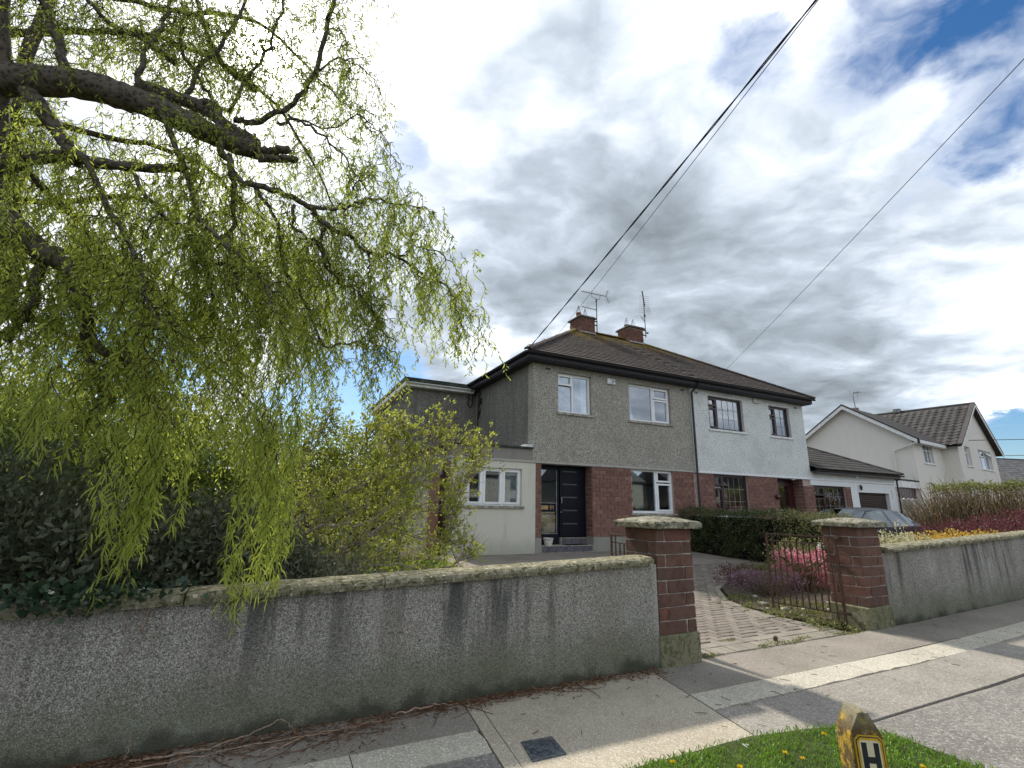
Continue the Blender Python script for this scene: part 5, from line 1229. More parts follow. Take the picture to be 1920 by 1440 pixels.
# houses across the road, seen only in the window panes
for i, (x, lab_) in enumerate(((22, 'first rendered house across the road, mirrored in the front door glass'), (37, 'second rendered house across the road, mirrored in the ground floor window'), (52, 'third rendered house across the road, mirrored at the right of the window'), (68, 'last rendered house across the road, mirrored in the garage window'))):
    o = thing('opposite_house', lab_, 'house', (x, -26, 0), 'houses across the road')
    MB().box(x-5, x+5, -32, -24, -.3, 4.6).build('wall', 'side_dash', o)
    MB().extr([(-32.4, 4.5), (-23.6, 4.5), (-28, 7.0)], 0, x-5.3, x+5.3).build('roof', 'roof_tile_grey', o)
    for a in (-3.4, 1.4):
        for z in (.9, 3.0): MB().box(x+a, x+a+1.8, -24.0, -23.95, z, z+1.2).build('window', 'dark_room', o)
WILLOW = [
 ([(-2.772, 5.226, 5.06), (-2.475, 5.1, 5.104), (-2.049, 5, 5.167), (-1.701, 4.9, 5.106), (-1.396, 4.85, 5.048), (-1.075, 4.8, 4.944), (-0.792, 4.75, 4.855), (-0.536, 4.7, 4.802)],0.17,0.115,'limb'),
 ([(-1.643, 4.95, 5.301), (-1.369, 4.95, 5.303), (-1.111, 4.9, 5.249), (-0.856, 4.85, 5.095), (-0.564, 4.8, 4.966)],0.085,0.06,'limb'),
 ([(-2.868, 5.402, 2.5), (-2.45, 5.75, 3.1), (-2.662, 6, 4.105), (-2.822, 6, 4.851), (-2.91, 6, 5.401), (-2.973, 6.1, 6.307), (-2.963, 6.2, 7.522)],0.1,0.07,'limb'),
 ([(-2.426, 5.1, 5.039), (-2.212, 5, 4.76), (-2.024, 4.95, 4.518), (-1.835, 4.9, 4.361), (-1.523, 4.85, 4.375), (-1.108, 4.8, 4.469)],0.085,0.045,'limb'),
 ([(-2.729, 5.325, 4.212), (-2.318, 5.1, 4.325), (-2.052, 5, 4.396), (-1.883, 4.95, 4.352)],0.085,0.06,'limb'),
 ([(-2.71, 5.341, 3.969), (-2.345, 5.1, 3.79), (-2.141, 5, 3.618), (-1.979, 4.95, 3.474), (-1.827, 4.9, 3.382)],0.13,0.09,'limb'),
 ([(-1.995, 4.95, 3.559), (-1.985, 5, 3.34), (-1.944, 5, 3.062), (-2.029, 5.1, 2.894), (-2.128, 5.2, 2.722)],0.05,0.03,'branch'),
 ([(-1.877, 4.9, 3.467), (-1.643, 4.85, 3.21), (-1.567, 4.85, 2.989), (-1.512, 4.9, 2.805), (-1.42, 4.9, 2.681), (-1.25, 4.9, 2.628), (-1.084, 4.9, 2.451)],0.06,0.025,'branch'),
 ([(-1.533, 4.9, 2.825), (-1.574, 4.95, 2.694), (-1.475, 4.95, 2.571), (-1.406, 5, 2.431), (-1.384, 5, 2.251), (-1.466, 5, 2.043)],0.03,0.015,'branch'),
 ([(-0.554, 4.7, 4.801), (-0.414, 4.65, 4.806), (-0.269, 4.6, 4.861)],0.055,0.045,'limb'),
 ([(-0.527, 4.7, 4.732), (-0.36, 4.65, 4.753), (-0.19, 4.6, 4.762)],0.05,0.04,'limb'),
 ([(-0.799, 4.85, 5.183), (-0.61, 4.8, 5.203), (-0.385, 4.7, 5.353), (-0.185, 4.6, 5.668), (-0.111, 4.5, 6.053), (-0.07, 4.4, 6.571), (-0.078, 4.3, 6.957)],0.03,0.022,'branch'),
 ([(-1.107, 4.9, 5.315), (-0.958, 4.8, 5.199), (-0.872, 4.75, 4.945), (-0.851, 4.7, 4.734), (-0.732, 4.65, 4.536), (-0.604, 4.6, 4.362), (-0.31, 4.55, 4.349), (-0.066, 4.5, 4.235), (0.088, 4.5, 4.133), (0.217, 4.45, 4.016), (0.392, 4.45, 3.985), (0.548, 4.4, 3.841), (0.832, 4.4, 3.857), (1.085, 4.4, 3.737), (1.301, 4.4, 3.699), (1.436, 4.4, 3.55), (1.543, 4.4, 3.276)],0.045,0.006,'branch'),
 ([(-0.066, 4.5, 4.235), (0.195, 4.5, 4.277), (0.358, 4.45, 4.335), (0.52, 4.4, 4.441), (0.76, 4.4, 4.445), (1.006, 4.4, 4.493), (1.181, 4.4, 4.471)],0.022,0.004,'branch'),
 ([(0.267, 4.5, 4.306), (0.33, 4.5, 4.435), (0.38, 4.5, 4.619), (0.534, 4.5, 4.799)],0.012,0.004,'branch'),
 ([(0.832, 4.4, 3.857), (0.932, 4.4, 3.966), (0.97, 4.35, 4.011), (1.152, 4.3, 3.974), (1.355, 4.3, 3.895), (1.461, 4.3, 3.723)],0.012,0.004,'branch'),
 ([(0.549, 4.4, 3.835), (0.579, 4.4, 3.728), (0.581, 4.4, 3.588), (0.591, 4.4, 3.369), (0.697, 4.4, 3.172)],0.014,0.005,'branch'),
 ([(-0.147, 4.5, 4.204), (-0.105, 4.55, 3.989), (0.066, 4.5, 3.897), (0.177, 4.5, 3.758), (0.267, 4.5, 3.585), (0.396, 4.5, 3.504), (0.549, 4.45, 3.379), (0.741, 4.4, 3.073), (0.924, 4.4, 2.997)],0.018,0.005,'branch'),
 ([(0.08, 4.5, 4.119), (0.116, 4.5, 3.968), (0.159, 4.5, 3.698), (0.302, 4.5, 3.566), (0.346, 4.5, 3.521), (0.547, 4.5, 3.483), (0.661, 4.5, 3.339)],0.016,0.005,'branch'),
 ([(-0.017, 4.6, 3.452), (0.227, 4.6, 2.939), (0.411, 4.55, 2.929), (0.644, 4.5, 2.969), (0.902, 4.5, 2.914)],0.014,0.005,'branch'),
 ([(-0.764, 4.7, 4.678), (-0.638, 4.6, 4.136), (-0.62, 4.55, 3.732), (-0.498, 4.5, 3.325), (-0.312, 4.5, 3.014)],0.025,0.01,'branch'),
 ([(-0.542, 4.6, 4.395), (-0.269, 4.6, 4.025), (-0.172, 4.6, 3.606), (-0.014, 4.6, 3.426)],0.02,0.01,'branch'),
 ([(-0.414, 4.7, 5.191), (-0.229, 4.7, 5.302), (-0.011, 4.6, 5.116), (0.211, 4.6, 4.977), (0.381, 4.5, 4.713), (0.539, 4.5, 4.737)],0.018,0.004,'branch'),
 ([(-0.339, 4.8, 5.405), (0.08, 4.7, 5.332), (0.385, 4.7, 5.599), (0.632, 4.7, 5.421), (0.803, 4.7, 5.138)],0.012,0.003,'branch'),
 ([(-0.141, 4.6, 5.826), (0.093, 4.6, 6.154), (0.321, 4.6, 6.124), (0.508, 4.6, 5.96)],0.012,0.003,'branch'),
 ([(-0.096, 4.5, 6.308), (0.058, 4.6, 6.501), (0.172, 4.6, 6.194), (0.173, 4.6, 5.908)],0.01,0.003,'branch'),
 ([(-1.653, 4.95, 5.234), (-1.657, 5, 5.692), (-1.624, 5.1, 6.185), (-1.613, 5.2, 6.737)],0.03,0.018,'branch'),
 ([(-1.244, 4.9, 5.253), (-1.153, 4.95, 5.8), (-1.02, 5, 6.34), (-0.925, 5.1, 7.114)],0.025,0.015,'branch'),
 ([(-1.455, 5.2, 5.894), (-1.801, 5.2, 6.058), (-2.111, 5.3, 6.202), (-2.385, 5.3, 6.529)],0.03,0.02,'branch'),
 ([(-0.856, 4.85, 5.255), (-0.744, 4.9, 5.818), (-0.614, 4.9, 6.382), (-0.544, 5, 7.146)],0.018,0.012,'branch'),
 ([(-1.034, 5, 5.436), (-1.288, 5.1, 5.811), (-1.453, 5.2, 6.175), (-1.522, 5.3, 6.685)],0.02,0.012,'branch'),
 ([(-0.685, 5, 5.731), (-1.029, 5.1, 6.01), (-1.315, 5.2, 6.541), (-1.519, 5.3, 7.147)],0.03,0.018,'branch'),
 ([(-2.172, 5, 5.215), (-2.315, 5.1, 5.61), (-2.516, 5.2, 5.992), (-2.713, 5.3, 6.531)],0.045,0.03,'branch'),
 ([(-1.396, 4.85, 5.048), (-1.032, 4.6, 4.279), (-0.809, 4.4, 3.751), (-0.522, 4.2, 3.476), (-0.377, 4.05, 3.298), (-0.233, 3.9, 3.083), (-0.173, 3.85, 2.899)],0.028,0.008,'branch'),
 ([(-1.835, 4.9, 4.361), (-1.472, 4.6, 3.766), (-1.141, 4.3, 3.224), (-0.911, 4, 2.764), (-0.821, 3.9, 2.509)],0.028,0.008,'branch'),
 ([(-1.523, 4.85, 4.375), (-1.185, 4.7, 3.914), (-0.899, 4.6, 3.68), (-0.666, 4.6, 3.178), (-0.533, 4.6, 2.81)],0.022,0.008,'branch'),
 ([(-1.868, 4.9, 3.42), (-1.546, 5, 3.45), (-1.147, 5.1, 3.273), (-0.941, 5.2, 2.924)],0.02,0.008,'branch'),
 ([(-2.771, 5.232, 5.019), (-3.471, 6.6, 5.319), (-2.988, 6.75, 5.786), (-2.338, 6.9, 5.94), (-1.56, 7.05, 6.022), (-0.792, 7.2, 5.604), (-0.092, 7.35, 5.178), (0.448, 7.5, 4.565)],0.06,0.01,'branch'),
 ([(-2.702, 5.351, 3.802), (-3.049, 6.2, 4.102), (-2.597, 6.35, 4.004), (-2.125, 6.5, 4.139), (-1.54, 6.65, 4.081), (-0.942, 6.8, 3.697), (-0.466, 6.95, 3.241)],0.06,0.01,'branch'),
 ([(-2.973, 5.232, 6.119), (-3.627, 6.4, 6.419), (-3.046, 6.55, 6.901), (-2.386, 6.7, 7.425), (-1.518, 6.85, 7.583), (-0.651, 7, 7.272), (0.061, 7.15, 6.411), (0.47, 7.3, 5.679)],0.06,0.01,'branch'),
 ([(-2.773, 5.387, 2.976), (-2.791, 6, 3.276), (-2.42, 6.15, 3.243), (-2.014, 6.3, 3.077), (-1.593, 6.45, 2.821), (-1.087, 6.6, 2.29)],0.06,0.01,'branch'),
 ([(-3.108, 5.29, 6.765), (-3.426, 6.2, 7.065), (-2.843, 6.35, 7.45), (-1.949, 6.5, 7.811), (-1.066, 6.65, 8.295), (-0.291, 6.8, 7.955), (0.31, 6.95, 7.656)],0.06,0.01,'branch'),
 ([(-2.76, 5.284, 4.685), (-3.64, 7.2, 4.985), (-2.94, 7.35, 5.09), (-2.219, 7.5, 5.5), (-1.394, 7.65, 5.329), (-0.3, 7.8, 4.523), (0.44, 7.95, 3.547)],0.06,0.01,'branch'),
 ([(-2.769, 5.243, 4.953), (-3.135, 5.8, 5.253), (-2.593, 5.95, 4.647), (-2.188, 6.1, 4.303), (-1.687, 6.25, 3.612), (-1.209, 6.4, 3.244), (-0.31, 6.55, 2.615)],0.06,0.01,'branch'),
]
LILAC = [
 ([(0.161, 5.8, 0.681), (0.567, 5.9, 0.811), (0.898, 6, 1.02), (1.266, 6.1, 1.221), (1.713, 6.2, 1.445), (2.17, 6.2, 1.629), (2.38, 6.2, 1.88), (2.536, 6.2, 2.102)],0.028),
 ([(0.061, 5.8, 0.686), (0.273, 5.9, 1.038), (0.584, 6, 1.255), (0.995, 6.1, 1.436), (1.387, 6.2, 1.603), (1.775, 6.3, 1.788)],0.032),
 ([(-0.036, 5.7, 0.705), (0.101, 5.8, 1.155), (0.376, 5.9, 1.329), (0.756, 6, 1.6), (1.321, 6.1, 1.857), (1.717, 6.2, 2.135), (2.003, 6.2, 2.32)],0.026),
 ([(-0.083, 5.7, 0.707), (0.184, 5.6, 1.093), (0.635, 5.6, 1.236), (0.985, 5.7, 1.264), (1.286, 5.8, 1.505), (1.547, 5.9, 1.797), (1.754, 6, 2.175), (1.874, 6, 2.338)],0.026),
 ([(0.161, 5.8, 0.681), (0.599, 5.6, 0.766), (1.082, 5.6, 0.827), (1.554, 5.6, 0.811), (1.918, 5.6, 0.763), (2.127, 5.6, 0.87)],0.018),
 ([(0.161, 5.8, 0.681), (0.302, 6.2, 1.174), (0.5, 6.4, 1.553), (0.799, 6.5, 1.8), (0.966, 6.5, 2.11), (1.078, 6.5, 2.368)],0.022),
 ([(0.063, 6, 0.658), (0.131, 6.4, 1.42), (0.261, 6.6, 1.87), (0.415, 6.7, 2.224), (0.53, 6.8, 2.457)],0.02),
 ([(0.567, 5.9, 0.811), (1.072, 5.7, 1.153), (1.62, 5.7, 1.089), (1.906, 5.6, 1.048), (1.954, 5.6, 1.164), (2.001, 5.6, 1.34)],0.014),
 ([(0.792, 6, 0.906), (1.369, 6, 1.256), (2.055, 6, 1.524), (2.226, 6, 1.727), (2.374, 6, 1.937), (2.431, 6, 2.148)],0.012),
 ([(1.109, 6.1, 1.344), (1.515, 6.3, 1.764), (1.945, 6.4, 2.091), (2.195, 6.4, 2.177), (2.357, 6.4, 2.257)],0.012),
 ([(-0.036, 5.7, 0.705), (-0.135, 6.2, 1.361), (-0.15, 6.5, 1.845), (-0.128, 6.6, 2.11)],0.02),
 ([(1.866, 5.6, 0.766), (1.903, 5.6, 1.106), (1.952, 5.6, 1.489), (2.043, 5.6, 1.705), (2.208, 5.6, 1.902)],0.008),
 ([(0.635, 6, 1.13), (1.046, 6.2, 1.509), (1.468, 6.4, 1.768), (1.608, 6.5, 2.095), (1.551, 6.5, 2.347)],0.012),
 ([(0.32, 5.9, 1.092), (0.634, 6.3, 1.39), (1.011, 6.5, 1.693), (1.36, 6.7, 2.098), (1.437, 6.8, 2.313)],0.014),
]
# ------------------------------------------------------------------ vegetation helpers (numpy)
def norm(a): return a/np.maximum(np.linalg.norm(a, axis=-1, keepdims=True), 1e-9)
def unit(n): return norm(NR.normal(size=(n, 3)))
def leaf_mesh(name, mat, c, ax, L, wd, tint, curl=.25, long=False):
    """one small folded leaf per row: c base points, ax leaf axes, L lengths, wd width/length"""
    n = len(c); ax = norm(ax); r = unit(n); side = norm(np.cross(ax, r)); up = np.cross(side, ax)
    L = L[:, None]; w = L*wd/2
    if long:
        droop = np.array([0, 0, -1.0])
        p0 = c; m1 = c+ax*L*.36+up*L*.05; m2 = c+ax*L*.70+droop*L*curl*.35+up*L*.06*curl; tip = c+ax*L*.93+droop*L*curl
        V = np.stack([p0, m1+side*w, m1-side*w, m2+side*w*.8, m2-side*w*.8, tip], 1).reshape(-1, 3)
        b = np.arange(n)[:, None]*6
        F = np.concatenate([b+np.array([0, 1, 2]), b+np.array([1, 3, 4]), b+np.array([1, 4, 2]), b+np.array([3, 5, 4])], 0); k = 6
    else:
        mid = c+ax*L*.48+up*L*curl*.5; tip = c+ax*L
        V = np.stack([c, mid+side*w, tip, mid-side*w], 1).reshape(-1, 3); b = np.arange(n)[:, None]*4
        F = np.concatenate([b+np.array([0, 1, 2]), b+np.array([0, 2, 3])], 0); k = 4
    return np_mesh(name, V, F, mat, np.repeat(tint, k))
def stick_mesh(name, mat, P, R, sides=3, tint=None):
    """many thin tapered stems: P (S,M,3) points, R (S,M) radii"""
    S, M, _ = P.shape; T = np.empty_like(P); T[:, 1:-1] = P[:, 2:]-P[:, :-2]; T[:, 0] = P[:, 1]-P[:, 0]; T[:, -1] = P[:, -1]-P[:, -2]; T = norm(T)
    ref = unit(S)[:, None, :]; U = norm(np.cross(T, np.broadcast_to(ref, T.shape))); Wv = np.cross(T, U)
    an = np.arange(sides)*2*np.pi/sides
    V = P[:, :, None, :]+R[:, :, None, None]*(U[:, :, None, :]*np.cos(an)[None, None, :, None]+Wv[:, :, None, :]*np.sin(an)[None, None, :, None])
    V = V.reshape(-1, 3); idx = np.arange(S*M*sides).reshape(S, M, sides); nx = np.roll(idx, -1, 2)
    F = np.stack([idx[:, :-1], nx[:, :-1], nx[:, 1:], idx[:, 1:]], -1).reshape(-1, 4)
    return np_mesh(name, V, F, mat, None if tint is None else np.repeat(tint, M*sides))
def grow(p0, d0, length, steps, grav, wig, freq, twist_noise=.15):
    """twisting shoots that set out along d0 and bend down; returns points (S,steps+1,3) and directions"""
    S = len(p0); P = np.empty((S, steps+1, 3)); D = np.empty((S, steps+1, 3)); p = p0.copy(); d = norm(d0); ds = (length/steps)[:, None]
    ph = NR.random(S)*6.28; fr = freq*(.7+.6*NR.random(S)); u = unit(S); s = np.zeros(S)
    for k in range(steps+1):
        P[:, k] = p; D[:, k] = d
        a = norm(np.cross(d, u)); b = np.cross(d, a); ang = (ph+fr*s)[:, None]
        stepd = norm(d+wig*(a*np.cos(ang)+b*np.sin(ang)))
        p = p+stepd*ds; s = s+ds[:, 0]
        d = norm(d+np.array([0, 0, -1.0])*grav[:, None]*ds+NR.normal(size=(S, 3))*twist_noise*ds**.5)
    return P, D
def along(P, D, spacing, length, skip=.05):
    """points spread along the shoots"""
    S, M, _ = P.shape; cs = []; ds = []; ks = []
    nmax = np.maximum(1, (length/spacing).astype(int))
    for j in range(nmax.max()):
        ok = np.nonzero(j < nmax)[0]; f = skip+(1-skip)*(j+NR.random(len(ok)))/nmax[ok]; f = np.clip(f, 0, .999)*(M-1); i = f.astype(int); t = (f-i)[:, None]
        cs.append(P[ok, i]*(1-t)+P[ok, i+1]*t); ds.append(D[ok, i]); ks.append(ok)
    return np.concatenate(cs), np.concatenate(ds), np.concatenate(ks)
def crooked(pts, r0, r1, sub=5, amp=.03, seed=0):
    """smooth, slightly crooked polyline with tapering radii"""
    pts = np.array(pts, float); n = len(pts); rs = np.random.default_rng(seed); out = []
    ext = np.vstack([2*pts[0]-pts[1], pts, 2*pts[-1]-pts[-2]])
    for i in range(n-1):
        a, b, c, d = ext[i:i+4]
        for k in range(sub):
            t = k/sub; out.append(.5*((2*b)+(c-a)*t+(2*a-5*b+4*c-d)*t*t+(3*b-a-3*c+d)*t**3))
    out.append(pts[-1]); out = np.array(out); m = len(out)
    j = rs.normal(size=(m, 3))*amp; j[0] = 0; out = out+j
    return out, [r0+(r1-r0)*(i/(m-1))**.8 for i in range(m)]

# ------------------------------------------------------------------ the willow
wl = thing('willow_tree', 'big corkscrew willow with thick dark limbs and curtains of narrow leaves hanging over the wall', 'tree', (-3.2, 5.4, .02))
starts = []; sdir = []; slen = []; sgrav = []
twigs = []
for bi, (pts, r0, r1, kind) in enumerate(WILLOW):
    amp = .005 if kind == 'limb' else .013
    if kind == 'limb': r0, r1 = r0*.86, r1*.78
    P, R = crooked(pts, r0, r1, 5, amp, bi)
    m = MB(); m.tube([tuple(p) for p in P], R, 12 if kind == 'limb' else 7)
    if kind == 'limb':
        q = np.random.default_rng(bi); m.v = [(x+q.normal()*.004, y+q.normal()*.004, z+q.normal()*.004) for x, y, z in m.v]
    m.build('limb' if kind == 'limb' else 'branch', 'willow_bark', wl, True)
    seg = np.linalg.norm(np.diff(P, axis=0), axis=1); Lb = seg.sum()
    rear = bi >= len(WILLOW)-7
    n = int(Lb*(32 if rear else (9 if kind == 'limb' else (27 if P[:, 0].mean() < -.3 else 15))))
    cum = np.concatenate([[0], np.cumsum(seg)])/Lb
    for k in range(n):
        f = NR.random()**(.8); i = min(np.searchsorted(cum, f), len(P)-1); i = max(i, 1)
        d = P[i]-P[i-1]; d = d/np.linalg.norm(d)
        starts.append(P[i]); rv = NR.normal(size=3); sdir.append(d*.7+rv/np.linalg.norm(rv)*.9+np.array([0, 0, .15]))
        tipness = f if kind != 'limb' else .3
        out_ = P[i][0] > .55
        if out_: sdir[-1] = np.array([sdir[-1][0]*.35, sdir[-1][1], sdir[-1][2]-.5])
        slen.append((.30+NR.random()*.60)*((.72 if out_ else 1.0) if not rear else 1.2)); sgrav.append(2.2+NR.random()*3.0)
trunk = MB(); P, R = crooked([(-3.25, 5.45, -0.1), (-3.2, 5.44, 0.9), (-3.0, 5.42, 1.9), (-2.78, 5.39, 2.9), (-2.7, 5.35, 3.83), (-2.756, 5.3, 4.58), (-2.778, 5.2, 5.23), (-2.9, 5.2, 5.77), (-3.13, 5.3, 6.87), (-3.2, 5.35, 7.8)], .36, .12, 4, .01, 99)
trunk.tube([tuple(p) for p in P], R, 16).build('trunk', 'willow_bark', wl, True)
starts = np.array(starts); sdir = np.array(sdir); slen = np.array(slen); sgrav = np.array(sgrav)
P1, D1 = grow(starts, sdir, slen, 14, sgrav, .85, 15.0)
# second order shoots from the first ones
pk = NR.integers(0, len(P1), int(len(P1)*1.25)); pj = NR.integers(4, 13, len(pk))
s2 = P1[pk, pj]; d2 = D1[pk, pj]+unit(len(pk))*.8; l2 = .25+NR.random(len(pk))*.5; g2_ = 3.0+NR.random(len(pk))*3
P2, D2 = grow(s2, d2, l2, 12, g2_, .6, 30.0)
# clip shoots that would dip below the crown
# the two bright bundles that hang in front of the wall, and thinner curtains between
def bundle(cx, cy, ztop, zbot, n, sx, lean=0.0):
    p0 = np.stack([cx+NR.normal(size=n)*sx, cy+NR.normal(size=n)*.06, ztop-NR.random(n)*(ztop-zbot)*.62], 1)
    L = (p0[:, 2]-zbot)*(.40+.60*NR.random(n)**.7)*1.10; L = np.maximum(L, .2)
    d0 = np.stack([NR.normal(size=n)*.16+lean, NR.normal(size=n)*.12, -np.ones(n)*.8], 1)
    return grow(p0, d0, L, 16, np.full(n, 4.5), .52, 22.0, .08), L
(P3, D3), L3 = bundle(.0, 3.70, 2.55, .86, 30, .085, -.02)
(P4, D4), L4 = bundle(-.73, 3.78, 2.25, 1.10, 28, .090)
(P5, D5), L5 = bundle(-.80, 3.78, 1.6, .86, 5, .03, .05)
(P8, D8), L8 = bundle(-.38, 3.95, 2.5, 1.72, 14, .10)
(P9, D9), L9 = bundle(-1.35, 3.95, 2.6, 1.62, 18, .16)
(P7, D7), L7 = bundle(-.10, 3.68, 1.35, .66, 7, .05, -.05)
# long thin veils at the right edge of the crown
vx = np.concatenate([NR.uniform(.45, 1.60, 70), NR.uniform(-2.3, .5, 360)]); nv = len(vx)
vz = np.where(vx > .45, 4.35-.80*(vx-.6)+NR.normal(size=nv)*.22, 3.0+NR.random(nv)*1.7)
vy = np.where(vx > .45, 4.25+NR.normal(size=nv)*.25, 4.6+NR.random(nv)*1.2)
p0 = np.stack([vx, vy, vz], 1); L6 = np.where(vx > .45, .5+NR.random(nv)*1.0, .8+NR.random(nv)*1.5)
zmin = np.where(vx > .45, 2.1+.55*(vx-.45), 2.05+.5*NR.random(nv)); L6 = np.where(vz-L6 > zmin, L6, np.maximum(.25, vz-zmin-.3*NR.random(nv)))
P6, D6 = grow(p0, np.stack([NR.normal(size=nv)*.4, NR.normal(size=nv)*.4, -np.ones(nv)*.6], 1), L6, 16, np.full(nv, 2.2), .60, 17.0)
stems = [(P1, .0048, .0012), (P2, .003, .001), (P3, .0032, .001), (P4, .0032, .001), (P5, .0025, .001), (P6, .0030, .001), (P7, .0025, .001), (P8, .003, .001), (P9, .003, .001)]
for Pq, ra, rb in stems:
    S, M, _ = Pq.shape; Rq = np.linspace(ra, rb, M)[None, :]*(.7+.6*NR.random((S, 1)))
    link('twigs', stick_mesh('twigs', 'twig_bark', Pq, Rq, 3), wl, kind='stuff')
def willow_leaves(P, D, L, sp, size, wd, lo, hi, curl, mat='willow_leaf', long=True, hang=.55):
    c, d, k = along(P, D, sp, L)
    thin = NR.random(len(c)) < np.clip(1.25-.22*np.maximum(c[:, 2]-3.6, 0), .55, 1); c, d = c[thin], d[thin]; n = len(c)
    ax = d*.40+unit(n)*(.75 if not long else 1.0)+np.array([0, 0, -hang]); sz = size*(.55+.7*NR.random(n))
    t = np.clip(lo+(hi-lo)*NR.random(n), 0, 1)
    return link('leaves', leaf_mesh('leaves', mat, c, ax, sz, wd, t, curl, long), wl, kind='stuff')
willow_leaves(P1, D1, slen, .025, .056, .24, .0, .8, .25, long=False)
willow_leaves(P2, D2, l2, .022, .056, .24, .0, .9, .25, long=False)
willow_leaves(P6, D6, L6, .017, .055, .24, .1, 1.0, .25, long=False)
for P, D, L in ((P3, D3, L3), (P4, D4, L4), (P5, D5, L5), (P7, D7, L7), (P8, D8, L8), (P9, D9, L9)): willow_leaves(P, D, L, .0140, .070, .125, .35, 1.0, .55, hang=.40)

# ------------------------------------------------------------------ shrubs
def clump_points(blobs, n_cl, per, r_cl, squash=.8, shell=.55):
    """points in leaf clumps spread through ellipsoids (x,y,z,rx,ry,rz), more of them near the outside"""
    vol = np.array([b[3]*b[4]*b[5] for b in blobs])**.67; pick = NR.choice(len(blobs), n_cl, p=vol/vol.sum()); B = np.array(blobs)[pick]
    u = unit(n_cl); rad = shell+(1-shell)*NR.random(n_cl)**.5; rad *= 1+.10*NR.normal(size=n_cl)
    cc = B[:, :3]+u*B[:, 3:]*rad[:, None]; out = norm(u/B[:, 3:])
    c = np.repeat(cc, per, 0)+NR.normal(size=(n_cl*per, 3))*r_cl*np.array([1, 1, squash]); o = np.repeat(out, per, 0)
    tn = np.repeat(NR.random(n_cl), per)
    return c, o, tn
def ground_clip(c, extra=.02): return c[:, 2] > np.array([gz(x, y) for x, y in c[:, :2]])+extra
def sprigs(parent, name, base, tips, r, mat, steps=8, bow=.25, sides=4):
    S = len(tips); base = np.broadcast_to(np.asarray(base, float), tips.shape); t = np.linspace(0, 1, steps)[None, :, None]
    P = base[:, None]*(1-t)+tips[:, None]*t+np.array([0, 0, 1.0])*(np.sin(t*np.pi)*bow*NR.random((S, 1, 1)))+NR.normal(size=(S, steps, 3))*.015*np.sin(t*np.pi)
    return link(name, stick_mesh(name, mat, P, np.linspace(1, .25, steps)[None]*r*(.6+.8*NR.random((S, 1))), sides), parent, kind='stuff')
def shrub(name, label, cat, loc, blobs, n_cl, per, r_cl, size, wd, mat, stems=40, stem_mat='twig_bark', stem_r=.008, lo=0, hi=1, shell=.5, updir=.4, group=None, leafname='leaves', curl=.2, dark_lift=False):
    t = thing(name, label, cat, loc, group); c, o, tn = clump_points(blobs, n_cl, per, r_cl, shell=shell); ok = ground_clip(c); c, o, tn = c[ok], o[ok], tn[ok]; n = len(c)
    ax = o*.6+unit(n)*.8+np.array([0, 0, updir]); sz = size*(.6+.7*NR.random(n)); ti = np.clip(lo+(hi-lo)*(.55*NR.random(n)+.45*tn), 0, 1)
    link(leafname, leaf_mesh(leafname, mat, c, ax, sz, wd, ti, curl), t, kind='stuff')
    if stems:
        k = NR.integers(0, n, stems); sprigs(t, 'stems', np.array([loc[0], loc[1], gz(loc[0], loc[1])])+NR.normal(size=(stems, 3))*np.array([.12, .12, 0]), c[k], stem_r, stem_mat)
    return t
# dark grey-leaved shrubs behind the wall
shrub('shrub', 'dark shrub with greyish leaves at the left edge, bulging over the wall coping', 'shrub', (-1.7, 5.2, .05), [(-1.75, 5.0, .95, .85, .75, .85), (-1.15, 4.75, .75, .55, .55, .75), (-2.4, 5.3, 1.0, .8, .8, .9), (-1.5, 4.6, .55, .9, .4, .55), (-2.6, 4.6, .6, .9, .4, .7)],
      2100, 20, .08, .072, .40, 'grey_leaf', 110, hi=.8, shell=.25)
shrub('shrub', 'dark shrub with silvery leaf undersides between the two hanging willow bundles', 'shrub', (-.35, 5.0, .05), [(-.55, 4.9, .75, .55, .55, .80), (-.15, 4.8, .70, .5, .5, .72), (.15, 4.75, .55, .5, .45, .62), (-.75, 4.6, .6, .4, .35, .6)],
      1700, 20, .075, .060, .42, 'grey_leaf', 90, lo=.05, hi=.95, shell=.25)
shrub('shrub', 'low grey leaved shrub at the foot of the lilac, just above the wall coping', 'shrub', (.6, 4.85, .05), [(.55, 4.8, .55, .42, .4, .55), (.95, 4.8, .42, .35, .35, .45)], 260, 18, .06, .045, .4, 'grey_leaf', 40, lo=.15, hi=1.0)
iv = thing('ivy', 'dark green ivy creeping over the mossy coping at the foot of the left shrub', 'ivy', (-.95, 3.95, .85))
n = 420; c = np.stack([NR.normal(size=n)*.28-.98, 3.93+NR.normal(size=n)*.06, np.zeros(n)], 1); c[:, 2] = [wall_top(x)+.02 for x in c[:, 0]]; c[:, 2] += np.abs(NR.normal(size=n))*.06
over = NR.random(n) < .33; c[over, 1] = 3.875-.015*NR.random(over.sum()); c[over, 2] -= .02+.09*NR.random(over.sum())*np.exp(-((c[over, 0]+.95)/.2)**2)
link('leaves', leaf_mesh('leaves', 'ivy_leaf', c, unit(n)+np.array([0, -.8, .1]), .05*(.6+.7*NR.random(n)), .85, NR.random(n), .15), iv, kind='stuff')
vs_ = MB()
for k, (x, x2, zb) in enumerate(((-.72, -.70, .62), (-.66, -.60, .60), (-.60, -.62, .70), (-.50, -.56, .55), (-.56, -.72, .44), (-.20, -.20, .60))):
    pts = [(x+(x2-x)*s+.012*math.sin(s*7+k), 3.875+.06*min(1, s*3)-.0, wall_top(x)+.02-(wall_top(x)-zb)*s) for s in (0, .2, .4, .6, .8, 1)]
    vs_.tube(pts, [.003]*5+[.0012], 4)
vs_.build('dead_stems', 'dead_root', iv)
